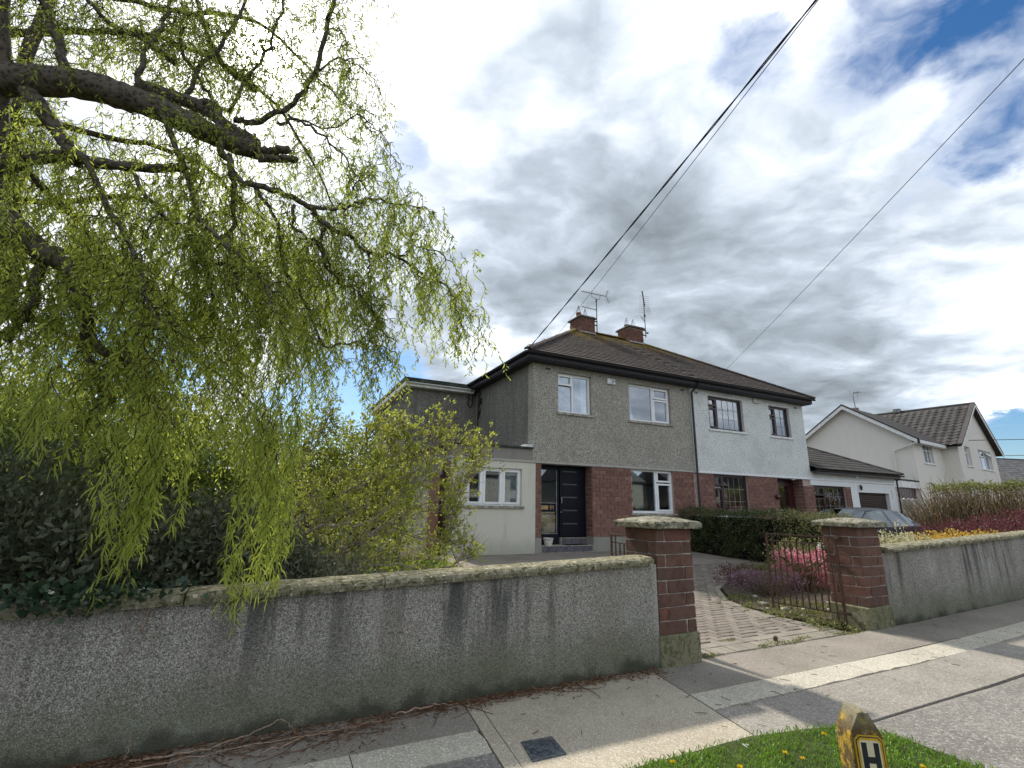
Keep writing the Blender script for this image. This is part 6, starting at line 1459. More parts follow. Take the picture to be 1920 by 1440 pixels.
# lilac: grey stems leaning right, leaf tufts, brown seed heads
li = thing('lilac_bush', 'lilac bush with bare grey stems leaning towards the house and yellow green leaf tufts', 'shrub', (0, 5.8, .1))
lp = []; ld = []
for k, (pts, r) in enumerate(LILAC):
    P, R = crooked(pts, r*.75, r*.16, 5, .012, 200+k); MB().tube([tuple(p) for p in P], R, 7).build('stem', 'lilac_bark', li, True)
    for j in range(5, len(P)):
        for q in range((2 if j % 2 else 1) if j < len(P)-3 else 4): lp.append(P[j]); d = P[j]-P[j-1]; ld.append(d/np.linalg.norm(d)*.9+NR.normal(size=3)*.50+np.array([.0, 0, .30]))
lp = np.array(lp); ld = np.array(ld); ll = (.12+NR.random(len(lp))*.34)*np.where(lp[:, 0] > 2.1, .55, 1.0)
P, D = grow(lp, ld, ll, 8, -np.ones(len(lp))*.4, .15, 14.0)
link('twigs', stick_mesh('twigs', 'lilac_bark', P, np.linspace(.0055, .002, 9)[None]*(.7+.6*NR.random((len(lp), 1))), 4), li, kind='stuff')
pk = NR.integers(0, len(P), int(len(P)*2.6)); pj = NR.integers(3, 9, len(pk)); s2 = P[pk, pj]; l2b = .06+NR.random(len(pk))*.2
Pb, Db = grow(s2, D[pk, pj]+unit(len(pk))*.7+np.array([0, 0, .3]), l2b, 6, -np.ones(len(pk))*.5, .1, 14.0)
link('twigs', stick_mesh('twigs', 'lilac_bark', Pb, np.linspace(.003, .0015, 7)[None]*np.ones((len(pk), 1)), 3), li, kind='stuff')
ends = np.concatenate([P[:, -1], Pb[:, -1], P[:, 5]]); ed = np.concatenate([D[:, -1], Db[:, -1], D[:, 5]]); per = 7
kp = NR.random(len(ends)) < np.where(ends[:, 0] > 2.05, .38, np.where(ends[:, 0] > 1.7, .7, 1.0)); ends, ed = ends[kp], ed[kp]
c = np.repeat(ends, per, 0)+NR.normal(size=(len(ends)*per, 3))*.018; ax = np.repeat(ed, per, 0)*.5+unit(len(c))*.8+np.array([0, 0, .35]); n = len(c); tn = np.repeat(NR.random(len(ends)), per)
link('leaves', leaf_mesh('leaves', 'lilac_leaf', c, ax, .044*(.55+.75*NR.random(n)), .52, np.clip(.6*tn+.4*NR.random(n), 0, 1), .3), li, kind='stuff')
tipz = ends[(ends[:, 2] > 1.9) & (NR.random(len(ends)) < .10)]
c = np.repeat(tipz, 14, 0)+NR.normal(size=(len(tipz)*14, 3))*np.array([.018, .018, .05])+np.array([0, 0, .07])
link('seed_heads', leaf_mesh('seed_heads', 'seed_head', c, unit(len(c))+np.array([0, 0, .6]), np.full(len(c), .022), .7, NR.random(len(c)), .2), li, kind='stuff')
shrub('shrub', 'dense yellow green shrub filling the middle behind the lilac stems', 'shrub', (.9, 7.6, .1), [(.0, 8.0, 1.1, 1.1, .7, 1.2), (1.1, 8.0, 1.05, .9, .6, 1.05), (1.8, 7.9, .85, .7, .6, .9), (2.4, 7.8, .5, .5, .5, .55)],
      560, 15, .10, .050, .5, 'lilac_leaf', 120, 'lilac_bark', .011, hi=.6)
shrub('shrub', 'tall mid green shrub between the grey leaved ones and the back hedge', 'shrub', (-3.4, 8.4, .1), [(-4.6, 8.4, 1.25, 1.2, .7, 1.35), (-3.2, 8.6, 1.35, 1.1, .7, 1.4), (-2.0, 8.6, 1.2, 1.0, .7, 1.3), (-.9, 8.8, 1.15, .8, .6, 1.2), (-6, 8.4, 1.3, 1.1, .7, 1.4)],
      2600, 16, .13, .085, .55, 'tree_leaf_dark', 80, hi=1.0, shell=.3)
# trees and hedge behind the garden
def tree(label, x, y, blobs, n_cl, per, r_cl, size, mat, h, lo=0, hi=1):
    t = thing('garden_tree', label, 'tree', (x, y, gz(x, y)), 'trees behind the garden')
    P, R = crooked([(x, y, 0), (x+.1, y, h*.35), (x-.05, y+.1, h*.7), (x, y, h)], .14, .04, 5, .02, int(x*10) % 97); MB().tube([tuple(p) for p in P], R, 9).build('trunk', 'willow_bark', t, True)
    c, o, tn = clump_points(blobs, n_cl, per, r_cl, shell=.35); ok = ground_clip(c); c, o, tn = c[ok], o[ok], tn[ok]; n = len(c)
    link('crown', leaf_mesh('crown', mat, c, o*.5+unit(n)+np.array([0, 0, .3]), size*(.6+.8*NR.random(n)), .5, np.clip(lo+(hi-lo)*(.5*NR.random(n)+.5*tn), 0, 1), .25), t, kind='stuff')
    k = NR.integers(0, n, 60); sprigs(t, 'limbs', np.array([x, y, h*.4])+NR.normal(size=(60, 3))*np.array([.05, .05, h*.2]), c[k], .02, 'willow_bark')
tree('mid green tree behind the garden at the left edge', -6.6, 13.0, [(-6.6, 13, 2.6, 2.6, 1.8, 2.4), (-5.0, 13.3, 2.0, 2.0, 1.5, 2.0), (-8.5, 13, 2.4, 2, 1.5, 2.4)], 1900, 18, .22, .11, 'tree_leaf', 4.2)
tree('yellow green tree behind the grey leaved shrubs', -3.0, 12.6, [(-3.0, 12.6, 2.3, 1.7, 1.3, 2.1), (-1.6, 12.8, 1.9, 1.5, 1.2, 1.8), (-4.2, 12.6, 1.6, 1.2, 1.2, 1.6)], 1900, 18, .17, .09, 'tree_leaf', 3.6, .15, 1)
tree('bright yellow green bushy tree beside the rear of the grey house', .6, 12.9, [(.3, 12.9, 1.9, 1.5, 1.1, 1.7), (1.7, 13.0, 2.1, 1.1, 1.0, 1.35), (2.6, 13.4, 1.8, .9, .9, 1.3)], 1500, 18, .14, .08, 'tree_leaf', 3.0, .25, 1)
hd = thing('hedge', 'dark evergreen hedge along the back of the left garden', 'hedge', (-3, 11.6, .2))
c, o, tn = clump_points([(x, 11.55, 1.2, .75, .5, 1.25) for x in np.arange(-11, 3.0, .7)], 3200, 16, .14, shell=.35); ok = ground_clip(c); c, o, tn = c[ok], o[ok], tn[ok]
link('leaves', leaf_mesh('leaves', 'tree_leaf_dark', c, o*.5+unit(len(c))+np.array([0, 0, .3]), .095*(.6+.7*NR.random(len(c))), .5, np.clip(.5*NR.random(len(c))+.5*tn, 0, 1), .2), hd, kind='stuff')
# clipped hedge between the two front gardens, cream edged towards the street end
he = thing('hedge', 'clipped dark evergreen hedge beside the driveway, cream edged at its near end', 'hedge', (12.3, 9.3, .15))
core = MB().box(12.0, 12.6, 7.25, 11.75, .05, 1.24).build('dark_core', 'mat_dark', he)  # added dark box: blocks the view through, stands for the hedge's shaded inside
def hedge_pts(n, x0, x1, y0, y1, ztop):
    f = NR.random(n); X = np.empty(n); Y = NR.uniform(y0, y1, n); Z = np.empty(n)
    a = f < .50; b = (f >= .5) & (f < .80); c_ = (f >= .8) & (f < .92); d = f >= .92
    lump = .05*np.sin(Y*3.1)+.04*np.sin(Y*7.3+1)
    zt = ztop+.05*np.sin(Y*2.3)+.03*np.sin(Y*6.1)
    X[a] = x0+lump[a]+NR.normal(size=a.sum())*.045; Z[a] = gz(12, 9)+NR.random(a.sum())*(zt[a]-gz(12, 9))
    X[b] = NR.uniform(x0, x1, b.sum()); Z[b] = zt[b]+NR.normal(size=b.sum())*.035
    X[c_] = NR.uniform(x0, x1, c_.sum()); Y[c_] = np.where(NR.random(c_.sum()) < .5, y0, y1)+NR.normal(size=c_.sum())*.05; Z[c_] = .1+NR.random(c_.sum())*(ztop-.1)
    X[d] = x1+NR.normal(size=d.sum())*.05; Z[d] = .1+NR.random(d.sum())*(ztop-.1)
    return np.stack([X, Y, Z], 1)
cc = hedge_pts(2100, 11.84, 12.75, 7.1, 11.85, 1.36); c = np.repeat(cc, 12, 0)+NR.normal(size=(len(cc)*12, 3))*.05; n = len(c)
near = (c[:, 1] < 9.0) & (NR.random(n) < np.clip((9.2-c[:, 1])/1.6, 0, .85)*np.clip((c[:, 2]-.55)/.5, 0, 1)); oo = unit(n)+np.array([-.6, -.2, .5])
for nm, sel, mt in (('leaves', ~near, 'hedge_leaf'), ('cream_edged_leaves', near, 'variegated_leaf')):
    link(nm, leaf_mesh(nm, mt, c[sel], oo[sel], .045*(.6+.7*NR.random(sel.sum())), .5, NR.random(sel.sum()), .25), he, kind='stuff')
# flowers and plants of the bed beside the gate
az = shrub('azalea', 'pink flowering azalea behind the open gate leaf', 'shrub', (8.55, 5.75, .1), [(8.95, 6.0, .40, .34, .34, .30), (9.30, 5.95, .48, .28, .3, .28), (8.75, 6.2, .58, .22, .22, .17)], 150, 13, .042, .045, .75, 'pink_petal', 40, shell=.75, leafname='blossoms')
n = 900; c = np.array([8.98, 6.02, .36])+NR.normal(size=(n, 3))*np.array([.20, .2, .15])
link('leaves', leaf_mesh('leaves', 'weed_leaf', c, unit(n)+np.array([0, 0, .3]), .04*(.5+.8*NR.random(n)), .5, .2+.5*NR.random(n), .2), az, kind='stuff')
shrub('shrub', 'yellow green shrub rising behind the pink azalea', 'shrub', (9.6, 6.7, .1), [(9.6, 6.7, .50, .45, .40, .40), (10.1, 6.4, .55, .35, .35, .35)], 200, 14, .06, .05, .5, 'variegated_leaf', 30)
shrub('heather', 'mauve heather at the edge of the curved paving', 'heather', (7.55, 5.75, .05), [(8.05, 6.25, .20, .32, .30, .22), (8.4, 6.0, .22, .26, .28, .20), (7.85, 6.5, .2, .25, .25, .20)], 260, 14, .04, .026, .6, 'purple_heather', 40, shell=.6, lo=.15, hi=1, leafname='flower_spikes', updir=1.0)
shrub('shrub', 'small dark purple plant next to the mauve heather', 'shrub', (7.95, 6.75, .1), [(8.1, 7.0, .22, .26, .25, .22), (8.5, 6.95, .25, .25, .25, .2)], 110, 14, .045, .032, .6, 'red_leaf', 16)
shrub('ground_cover', 'pale low ground cover along the foot of the hedge', 'ground cover', (10.4, 7.9, .1), [(x, 7.35+.32*(x-9), .17, .32, .28, .13) for x in np.arange(9.0, 11.8, .4)], 260, 14, .05, .045, .35, 'weed_leaf', 0)
w_ = thing('weeds', 'straggling weeds along the edge of the curved paving and under the gate', 'weeds', (7.1, 5.0, .03)); w_['kind'] = 'stuff'
edge = np.array([(6.80, 4.35), (6.75, 4.9), (6.82, 5.4), (7.05, 5.85), (7.4, 5.3), (7.3, 4.7), (7.7, 5.0), (7.1, 5.2)])
cc = edge[NR.integers(0, len(edge), 240)]+NR.normal(size=(240, 2))*.17; c = np.repeat(np.column_stack([cc, [gz(x, y)+.03 for x, y in cc]]), 9, 0)+NR.normal(size=(2160, 3))*np.array([.03, .03, .012])
link('leaves', leaf_mesh('leaves', 'weed_leaf', c, unit(len(c))+np.array([0, 0, .8]), .05*(.5+.8*NR.random(len(c))), .3, NR.random(len(c)), .3), w_, kind='stuff')
# plants behind the right hand wall
shrub('shrub', 'yellow flowering shrub showing over the right hand wall', 'shrub', (12.6, 5.4, .1), [(12.2, 5.4, .78, .6, .5, .33), (13.2, 5.4, .80, .6, .5, .33), (14.3, 5.2, .85, .7, .45, .26)], 420, 13, .055, .05, .6, 'yellow_flower', 40, leafname='blossoms', lo=.1)
shrub('shrub', 'cream flowering plant in the corner behind the right gate pillar', 'shrub', (10.7, 5.2, .1), [(10.5, 5.2, .80, .45, .4, .36), (11.0, 5.3, .80, .45, .4, .33), (9.9, 5.1, .74, .4, .35, .34)], 180, 15, .05, .05, .6, 'cream_flower', 30, leafname='blossoms')
shrub('shrub', 'long dark red shrub behind the right hand wall', 'shrub', (17, 5.6, .1), [(x, 5.8, .84+.05*min(x-13, 6), .75, .75, .42+.02*min(x-13, 5)) for x in np.arange(13.8, 24, .7)], 1300, 15, .07, .055, .42, 'red_leaf', 80, stem_mat='twig_bark')
# tall twiggy hedge on the far boundary
tw_ = thing('hedge', 'tall twiggy brown hedge with a green top in front of the cream gabled house', 'hedge', (25.6, 9, .2))
n = 2300; y = NR.uniform(2.5, 11.25, n); x = 25.3+NR.random(n)*1.1; b0 = np.stack([x, y, np.full(n, .15)], 1); hgt = 2.0+NR.random(n)*.55
lean = np.where(y > 10.8, NR.random(n)*.4, NR.normal(size=n)*.12); tip = b0+np.stack([NR.normal(size=n)*.3-.1, lean*.8+NR.normal(size=n)*np.where(NR.random(n) < .35, .75, .3), hgt*(.75+.25*NR.random(n))], 1)
whip = NR.random(n) < .05; tip[whip, 2] += .3+NR.random(whip.sum())*.75; tip[whip, 1] += .25+.2*NR.random(whip.sum())
t_ = np.linspace(0, 1, 5)[None, :, None]; Pt = b0[:, None]*(1-t_)+tip[:, None]*t_+NR.normal(size=(n, 5, 3))*.03
link('stems', stick_mesh('stems', 'dry_twig', Pt, np.linspace(.016, .006, 5)[None]*(.6+.7*NR.random((n, 1))), 3, NR.random(n)), tw_, kind='stuff')
n2 = 260; yy_ = NR.uniform(11.4, 13.6, n2); b0 = np.stack([25.2+NR.random(n2)*.8, 11.3+NR.normal(size=n2)*.25, np.full(n2, .15)], 1); tip = b0+np.stack([NR.normal(size=n2)*.3, .1+NR.random(n2)*.7, .8+NR.random(n2)*1.1], 1)
Pt = b0[:, None]*(1-t_)+tip[:, None]*t_+NR.normal(size=(n2, 5, 3))*.02
link('stems', stick_mesh('stems', 'dry_twig', Pt, np.linspace(.013, .005, 5)[None]*np.ones((n2, 1)), 3, .4+.6*NR.random(n2)), tw_, kind='stuff')
n = 6000; y = NR.uniform(2.5, 11.1, n); c = np.stack([25.25+NR.random(n)*1.2, y, 2.58+NR.normal(size=n)*.08-.25*(NR.random(n)**3)+.04*np.sin(y*4)], 1)
link('leaves', leaf_mesh('leaves', 'weed_leaf', c, unit(n)+np.array([-.3, 0, .5]), .10*(.5+.8*NR.random(n)), .5, .15+.7*NR.random(n), .2), tw_, kind='stuff')
n = 16000; c = np.stack([25.15+NR.random(n)*.9, NR.uniform(2.5, 11.3, n), .3+NR.random(n)*2.2], 1)
link('dry_leaves', leaf_mesh('dry_leaves', 'dry_twig', c, unit(n), .07*(.5+.8*NR.random(n)), .45, NR.random(n)*.9, .2), tw_, kind='stuff')

# ------------------------------------------------------------------ grass
def blades(name, label, pts, h, mat='grass_blade', wd=.10):
    n = len(pts); ax = np.stack([NR.normal(size=n)*.38, NR.normal(size=n)*.38, np.ones(n)], 1); L = h*(.45+.8*NR.random(n))
    pat = .5+.5*np.sin(pts[:, 0]*5.3+2*np.sin(pts[:, 1]*4.1))*np.sin(pts[:, 1]*6.7+1.3*np.sin(pts[:, 0]*3.3)); L = L*(.7+.6*pat)
    me = leaf_mesh(name, mat, pts, ax, L, wd, np.clip(.55*NR.random(n)+.5*pat-.05, 0, 1), .35, True); o = link(name, me); o['label'] = label; o['category'] = 'grass'; o['kind'] = 'stuff'; return o
def scatter(poly, n):
    xs, ys = zip(*poly); out = []
    while len(out) < n:
        x, y = NR.uniform(min(xs), max(xs)), NR.uniform(min(ys), max(ys))
        if in_poly(x, y, poly): out.append((x, y))
    return np.array(out)
gp_ = [(1.6, .9), (3.62, .9), (3.98, 1.3), (4.04, 1.8), (4.05, 2.2), (3.9, 2.40), (3.55, 2.51), (3.1, 2.585), (1.6, 2.60)]
q = scatter(gp_, 26000)+NR.normal(size=(26000, 2))*.022; blades('grass', 'bright green grass of the verge round the yellow marker post', np.column_stack([q, np.full(len(q), .008)]), .062)
q = scatter([(-6, .75), (1.6, .9), (1.6, 2.58), (-6, 2.58)], 6000); blades('grass', 'verge grass further along the kerb', np.column_stack([q, np.full(len(q), .008)]), .06)
q = scatter([(-.5, 8.2), (3.6, 8.2), (3.5, 9.6), (3.8, 11.2), (-.5, 11.2)], 9000); blades('grass', 'strip of garden grass seen over the wall coping beside the driveway', np.column_stack([q, [gz(x, y)+.02 for x, y in q]]), .10, wd=.14)
# ------------------------------------------------------------------ hydrant marker post
hx, hy, hz = 2.42, 1.47, .665
hp = thing('marker_post', 'leaning yellow painted concrete marker post with the H plate in the grass verge', 'marker post', (hx, hy, 0))
yaw = R_(-33)                                          # the plate looks past the camera, to its right
fx = Vector((math.cos(yaw), math.sin(yaw), 0)); fn = Vector((math.sin(yaw), -math.cos(yaw), 0)); tilt = Vector((-.045, .0, 1)).normalized()
hw, hd_ = .066, .058
def HP(u, v, z): return Vector((hx, hy, hz-.09))+fx*u+fn*v+tilt*z
m = MB(); r = random.Random(5); V = []; F = []
lev = [-.62, -.5, -.4, -.3, -.2, -.1, -.03]
ringp = [(-1, 1), (-.5, 1), (0, 1), (.5, 1), (1, 1), (1, 0), (1, -1), (.5, -1), (0, -1), (-.5, -1), (-1, -1), (-1, 0)]
for z in lev: V += [HP(a*hw+r.uniform(-.0015, .0015), b*hd_+r.uniform(-.0015, .0015), z) for a, b in ringp]
N = len(ringp)
for i in range(len(lev)-1): F += [(i*N+k, i*N+(k+1) % N, (i+1)*N+(k+1) % N, (i+1)*N+k) for k in range(N)]
# gabled head: ridge runs from front to back
b0 = (len(lev)-1)*N
k0 = len(V); V += [HP(a*hw*.98+r.uniform(-.002, .002), b*hd_*.99, .0) for a, b in ringp]
F += [(b0+k, b0+(k+1) % N, k0+(k+1) % N, k0+k) for k in range(N)]
k1 = len(V); V += [HP(a*hw*.30, b*hd_*.95, .085+r.uniform(-.004, .004)) for a, b in ringp]
F += [(k0+k, k0+(k+1) % N, k1+(k+1) % N, k1+k) for k in range(N)] + [tuple(range(k1, k1+N))]
m.add(V, F).build('post', 'marker_concrete', hp)
def plate(name, u0, u1, z0, z1, c, off, th, mat, parent):
    P = [(u0+c, z0), (u1-c, z0), (u1, z0+c), (u1, z1-c), (u1-c, z1), (u0+c, z1), (u0, z1-c), (u0, z0+c)]; n = len(P)
    V = [HP(a, hd_+off, b) for a, b in P]+[HP(a, hd_+off+th, b) for a, b in P]
    return MB().add(V, [tuple(range(n, 2*n))]+[(i, (i+1) % n, n+(i+1) % n, n+i) for i in range(n)]).build(name, mat, parent)
pl = plate('plate', -.054, .060, -.178, .004, .018, .0005, .004, 'plate_yellow', hp)
plate('border', -.049, .055, -.173, -.001, .016, .0048, .0006, 'plate_black', pl)
plate('inner_border', -.045, .051, -.169, -.005, .014, .0056, .0006, 'plate_yellow', pl)
plate('field', -.037, .043, -.158, -.014, .008, .0064, .0006, 'plate_cream', pl)
for u0, u1, z0, z1 in ((-.031, -.010, -.150, -.022), (.017, .037, -.150, -.022), (-.010, .017, -.098, -.074)): plate('letter_stroke', u0, u1, z0, z1, .0005, .0072, .0008, 'plate_black', pl)

# dandelions in the verge
DL = ['dandelion nearest the slab edge at the left of the verge', 'upper dandelion of the close pair left of the marker post', 'lower dandelion of the close pair left of the marker post', 'dandelion in the grass right of the marker post, lowest in the picture',
      'lone dandelion low in the grass left of the marker post', 'dandelion right beside the head of the marker post', 'dandelion at the far left tip of the verge in view', 'dandelion just left of the marker post in the middle of the grass']
for i, (x, y) in enumerate(((2.62, 2.30), (3.02, 2.30), (3.05, 2.21), (3.62, 1.86), (2.75, 2.02), (3.50, 2.36), (2.3, 2.5), (3.3, 2.1))):
    t = thing('dandelion', DL[i], 'flower', (x, y, .01), 'dandelions in the verge')
    MB().tube([(x, y, 0), (x+.004, y, .045)], .0025, 5).build('stem', 'weed_leaf', t)
    n = 40; c = np.tile(np.array([x+.004, y, .047]), (n, 1)); a = NR.random(n)*6.28; e = NR.random(n)
    link('petals', leaf_mesh('petals', 'dandelion', c, np.stack([np.cos(a), np.sin(a), .25+e], 1), np.full(n, .020), .3, NR.random(n), .1), t)
n = 30; c = np.array([(3.72, 2.3), (3.66, 2.2), (2.95, 2.5), (3.45, 2.0), (2.6, 2.1)])[NR.integers(0, 5, n)]+NR.normal(size=(n, 2))*.05
cc = np.repeat(np.column_stack([c, np.full(n, .05)]), 9, 0)+NR.normal(size=(n*9, 3))*.004
o = link('daisies', leaf_mesh('daisies', 'white_petal', cc, unit(len(cc))+np.array([0, 0, .2]), np.full(len(cc), .010), .6, NR.random(len(cc)), .1)); tag(o, 'tiny white daisies scattered in the verge grass', 'flowers', None, 'stuff')

# loose things by the gate
def pebble(name, label, cat, c, s, mat, seed, rot=0, group=None):
    r = random.Random(seed); m = MB(); V = []; F = []; nl, nk = 6, 10
    for i in range(nl+1):
        th_ = math.pi*i/nl
        for k in range(nk):
            a = 2*math.pi*k/nk; j = 1+r.uniform(-.08, .08); x, y, z = math.sin(th_)*math.cos(a)*s[0]*j, math.sin(th_)*math.sin(a)*s[1]*j, math.cos(th_)*s[2]*j
            V.append((c[0]+x*math.cos(rot)-y*math.sin(rot), c[1]+x*math.sin(rot)+y*math.cos(rot), c[2]+z))
    for i in range(nl): F += [(i*nk+k, (i+1)*nk+k, (i+1)*nk+(k+1) % nk, i*nk+(k+1) % nk) for k in range(nk)]
    return tag(m.add(V, F).build(name, mat, None, True), label, cat, group)
pebble('stone', 'rounded pale stone under the open gate leaf', 'stone', (7.0, 5.08, .06), (.085, .06, .045), 'stone_grey', 4)
b = MB().cbox(-.10, .10, -.05, .05, -.035, .035, .008).build('loose_brick', 'paver_pale'); b.location = (6.98, 5.42, .075); b.rotation_euler = (0, .05, 1.1); tag(b, 'loose pale brick lying beside the free end of the open gate', 'brick')
SL = ['tiny stone on the curved paving edge beside the gate', 'smallest stone, close to the foot of the right gate pillar', 'stone behind the middle of the open gate leaf', 'larger stone just behind the foot of the open gate leaf', 'stone in the bed in front of the heather', 'stone near the curve of the paving edge', 'stone furthest from the gate, under the azalea']
for i, (x, y, s) in enumerate(((6.78, 5.2, .03), (6.9, 4.75, .022), (7.6, 4.8, .04), (7.25, 4.95, .05), (7.9, 6.0, .045), (7.35, 5.85, .05), (8.0, 5.05, .05))):
    pebble('stone', SL[i], 'stone', (x, y, gz(x, y)+.04), (s, s*.8, s*.6), 'stone_grey', 20+i, i, 'small stones in the planting bed')
wf = thing('white_flower', 'single white bloom caught against the upper rail of the open gate', 'flower', (7.12, 4.48, .99))
n = 70; c = np.tile(np.array([7.10, 4.50, 1.00]), (n, 1))+NR.normal(size=(n, 3))*.012
link('petals', leaf_mesh('petals', 'white_petal', c, unit(n)+np.array([0, 0, .3]), np.full(n, .032), .7, NR.random(n), .3), wf)
MB().tube([(7.3, 4.7, .1), (7.2, 4.6, .6), (7.10, 4.50, 1.0)], .004, 5).build('stem', 'weed_leaf', wf)
WL = ['weed tuft just left of the iron peg in the gateway', 'weed tuft touching the foot of the iron peg', 'weed tuft right of the iron peg', 'weed tuft on the pavement side of the iron peg', 'last weed tuft of the row right of the iron peg', 'weed at the plinth of the pillar ending the long wall', 'second weed beside the plinth of the pillar ending the long wall', 'weed growing between pavers up the driveway',
      'weed tuft at the gate side of the right pillar plinth', 'weed in front of the right pillar plinth', 'weed left of the right pillar plinth']
for i, (x, y, s) in enumerate(((5.15, 4.05, .05), (5.35, 4.07, .06), (5.75, 4.05, .05), (5.55, 4.03, .05), (5.9, 4.1, .04), (4.2, 4.02, .06), (4.32, 4.05, .05), (5.0, 4.35, .03), (6.7, 4.02, .08), (6.85, 4.0, .08), (6.6, 4.06, .05))):
    k = 60; c = np.column_stack([x+NR.normal(size=k)*s*1.5, y+NR.normal(size=k)*s*.4, np.full(k, .008)])
    o = link('weed', leaf_mesh('weed', 'weed_leaf', c, unit(k)+np.array([0, 0, .5]), .03*(.4+.9*NR.random(k)), .4, NR.random(k), .3)); tag(o, WL[i], 'weed', 'weeds in the gateway joint', 'stuff')
# litter and roots at the foot of the long wall
n = 5200; x = NR.uniform(-4, 3.5, n); spread = np.where(x < 1.0, .16, .06); y = 3.945-np.abs(NR.normal(size=n))*spread*(1+.6*np.sin(x*3.3)**2); c = np.column_stack([x, y, .004+NR.random(n)*.012])
o = link('leaf_litter', leaf_mesh('leaf_litter', 'litter', c, np.stack([NR.normal(size=n), NR.normal(size=n)*.6, NR.normal(size=n)*.15], 1), .035*(.4+1.1*NR.random(n)), .22, NR.random(n), .2)); tag(o, 'brown leaf and twig litter along the foot of the long wall', 'leaf litter', None, 'stuff')
n = 170; x = NR.uniform(-3.6, 2.6, n); y = 3.93-np.abs(NR.normal(size=n))*.13*np.where(x < 1, 1, .45); p0 = np.column_stack([x, y, .008+.008*NR.random(n)])
P, D = grow(p0, np.stack([NR.normal(size=n), NR.normal(size=n)*.35, np.zeros(n)], 1), .12+NR.random(n)*.35, 8, np.zeros(n), .25, 14.0, .25); P[:, :, 2] = np.clip(.008+(P[:, :, 2]-.012)*.12, .006, .04)
o = link('dead_twigs', stick_mesh('dead_twigs', 'litter', P, np.linspace(.0035, .0015, 9)[None]*(.6+.8*NR.random((n, 1))), 4, NR.random(n))); tag(o, 'thin dead twigs scattered along the wall foot', 'twigs', None, 'stuff')
roots = [([(-.55, 3.84, .02), (-.2, 3.80, .03), (.05, 3.83, .06), (.22, 3.86, .10), (.30, 3.85, .06), (.33, 3.83, .02)], .010, 'bare root arching up from the pavement, the tallest of those at the wall foot'),
         ([(-1.1, 3.72, .015), (-.5, 3.70, .03), (.0, 3.74, .03), (.6, 3.76, .025), (1.0, 3.83, .02)], .008, 'long bare root lying flat along the litter at the wall foot'),
         ([(.1, 3.62, .012), (.35, 3.72, .03), (.55, 3.76, .03), (.9, 3.84, .015)], .007, 'short bare root crossing the longer one at the wall foot'),
         ([(1.0, 3.87, .02), (1.2, 3.86, .035), (1.32, 3.88, .035), (1.42, 3.87, .02)], .013, 'stubby grey root under the wall where the litter thins'),
         ([(-.58, 3.86, .02), (-.565, 3.85, .09), (-.57, 3.86, .15)], .006, 'bare stalk standing upright at the wall foot')]
for k, (pts, r, lab) in enumerate(roots):
    P, R = crooked(pts, r*.6, r*.25, 6, .005, 300+k); tag(MB().tube([tuple(p) for p in P], R, 6).build('root', 'dead_root', None, True), lab, 'root')
n = 90; x = NR.uniform(1.6, 9, n); y = NR.uniform(2.7, 3.9, n); P, D = grow(np.column_stack([x, y, np.full(n, .012)]), np.stack([NR.normal(size=n), NR.normal(size=n), np.zeros(n)], 1), .02+NR.random(n)*.07, 5, np.zeros(n), .2, 20.0, .2)
P[:, :, 2] = np.array([[gz(a, 3.9)+.009 for a in row] for row in P[:, :, 0]])
o = link('dropped_twigs', stick_mesh('dropped_twigs', 'litter', P, np.full((n, 6), .0022), 4, NR.random(n))); tag(o, 'tiny twigs and bits dropped on the pavement slabs', 'twigs', None, 'stuff')

# ------------------------------------------------------------------ parked car behind the hedge
car = thing('parked_car', 'dark grey hatchback parked behind the hedge in front of the garage', 'car', (15.0, 8.55, .12))
ST = [(0, .50, .60, .63, .60, .48), (.10, .62, .70, .73, .74, .60), (.55, .76, .84, .89, .86, .70), (1.05, .88, .94, .99, .88, .73), (1.42, .90, 1.17, 1.22, .885, .66), (1.78, .92, 1.36, 1.41, .885, .59), (2.2, .94, 1.405, 1.455, .885, .575), (2.50, .95, 1.415, 1.465, .885, .57), (2.62, .953, 1.415, 1.465, .885, .57),
      (3.0, .965, 1.405, 1.455, .88, .56), (3.30, .975, 1.385, 1.435, .875, .55), (3.36, .977, 1.38, 1.43, .875, .55), (3.62, .985, 1.335, 1.395, .87, .54), (3.80, .99, 1.28, 1.36, .865, .54), (3.95, .99, 1.18, 1.26, .855, .57), (4.14, .97, 1.02, 1.06, .83, .66), (4.24, .80, .86, .88, .80, .66), (4.28, .45, .52, .54, .77, .62)]
CX, CY, CZ = 12.95, 8.55, .13
def sect(s):
    x, bz, rz, tz, w, wr = s; h = [(w*.86, .22), (w*.985, .32), (w, .55), (w*.995, bz-.10), (w*.97, bz), (wr+(w*.97-wr)*.12, rz-(rz-bz)*.06), (wr, rz), (wr*.55, (rz+tz)/2+.014), (0, tz)]
    full = [(-a, b) for a, b in h] + [(a, b) for a, b in h[-2::-1]]
    return [(CX+x, CY+a, CZ+b) for a, b in full]
G = [sect(s) for s in ST]; ns = len(G[0]); body, glass, black = MB(), MB(), MB(); allv = [p for s in G for p in s]
bf, gf, kf = [], [], []
for i in range(len(G)-1):
    xm = (ST[i][0]+ST[i+1][0])/2
    for j in range(ns-1):
        f = (i*ns+j, i*ns+j+1, (i+1)*ns+j+1, (i+1)*ns+j); side = j in (4, ns-6); topq = j in (6, 7, 8, 9)
        if side and 1.05 < xm < 3.80: (kf if (2.5 < xm < 2.62 or 3.30 < xm < 3.36) else gf).append(f)
        elif topq and 1.05 < xm < 1.78: gf.append(f)
        elif topq and 3.80 < xm < 4.14: gf.append(f)
        else: bf.append(f)
bf += [tuple(range(ns-1, -1, -1)), tuple((len(G)-1)*ns+k for k in range(ns))]

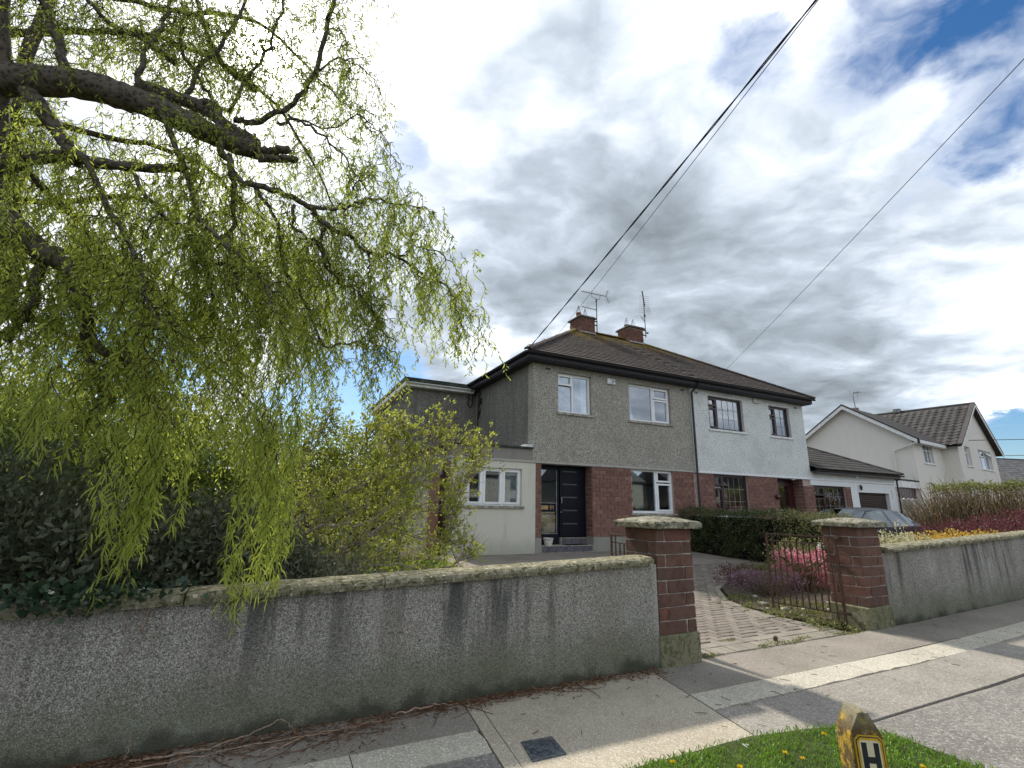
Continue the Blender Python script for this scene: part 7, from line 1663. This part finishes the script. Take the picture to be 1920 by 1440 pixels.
def part_faces(fs):
    used = sorted(set(v for f in fs for v in f)); ix = {v: i for i, v in enumerate(used)}
    return MB().add([allv[v] for v in used], [tuple(ix[v] for v in f[::-1]) for f in fs])
body = part_faces(bf).build('body', 'car_paint', car, True)
for nm_, mt_, fl_ in (('side_glass', 'car_glass', gf), ('door_pillar', 'black_plastic', kf)):
    for yside in (-1, 0, 1):
        for lo_, hi_ in ((1.0, 2.56), (2.56, 3.33), (3.33, 3.79), (3.79, 4.2)):
            sel_ = [f for f in fl_ if lo_ <= sum(allv[v][0] for v in f)/len(f)-CX < hi_ and (0 if abs(sum(allv[v][1] for v in f)/len(f)-CY) < .50 else (1 if sum(allv[v][1] for v in f)/len(f) > CY else -1)) == yside]
            if sel_: part_faces(sel_).build(nm_ if yside else ('windscreen' if lo_ < 2 else 'rear_window'), mt_, car)
 
MB().box(CX+1.2, CX+4.0, CY-.80, CY+.80, CZ+.35, CZ+.62).build('floor_pan', 'mat_dark', car)
for x in (2.05, 3.0):
    for y in (-.36, .36):
        s_ = MB().cbox(CX+x-.05, CX+x+.10, CY+y-.22, CY+y+.22, CZ+.60, CZ+1.08, .04).build('seat', 'seat_cloth', car); MB().cbox(CX+x+.02, CX+x+.11, CY+y-.12, CY+y+.12, CZ+1.10, CZ+1.26, .03).build('headrest', 'seat_cloth', s_)
MB().tube([(CX+1.62+.10*math.cos(a), CY+.36+.18*math.sin(a), CZ+.98+.15*math.cos(a)) for a in np.linspace(0, 6.28, 17)], .014, 5).build('steering_wheel', 'mat_dark', car)
for y in (-1, 1):
    MB().obox((CX+4.17, CY+y*.735, CZ+.88), (1, 0, 0), (0, 1, 0), (0, 0, 1), .14, .13, .17).build('tail_light', 'red_lens', car)
    MB().cbox(CX+1.52, CX+1.66, CY+y*.98-.08, CY+y*.98+.08, CZ+.92, CZ+1.04, .03).build('wing_mirror', 'car_paint', car)
    MB().obox((CX+2.5, CY+y*.866, CZ+.958), (1, 0, .012), (0, 1, 0), (-.012, 0, 1), 2.6, .012, .014).build('window_strip', 'alu', car)
    for x in (2.42, 3.28): MB().cbox(CX+x, CX+x+.17, CY+y*.885-.015, CY+y*.885+.015, CZ+.80, CZ+.83, .008).build('door_handle', 'car_paint', car)
    for x in (.78, 3.42):
        w = MB(); P = [(CX+x, CY+y*.80-.09*y, CZ+.30), (CX+x, CY+y*.80+.09*y, CZ+.30)]; w.tube(P, .31, 22); w = w.build('wheel', 'tyre', car)
        MB().tube([(CX+x, CY+y*.80+.06*y, CZ+.30), (CX+x, CY+y*.80+.095*y, CZ+.30)], .20, 16).build('rim', 'alu', w)
    MB().obox((CX+.16, CY+y*.62, CZ+.62), (1, 0, 0), (0, 1, 0), (0, 0, 1), .2, .24, .12).build('headlight', 'alu', car)
MB().obox((CX+1.22, CY+.35, CZ+1.09), (.0, 1, 0), (-.84, 0, -.54), (-.54, 0, .84), .42, .10, .004).build('windscreen_disc', 'bone_white', car)
MB().tube([(CX+3.45, CY, CZ+1.41), (CX+3.62, CY, CZ+1.56)], .006, 4).build('roof_aerial', 'black_plastic', car)
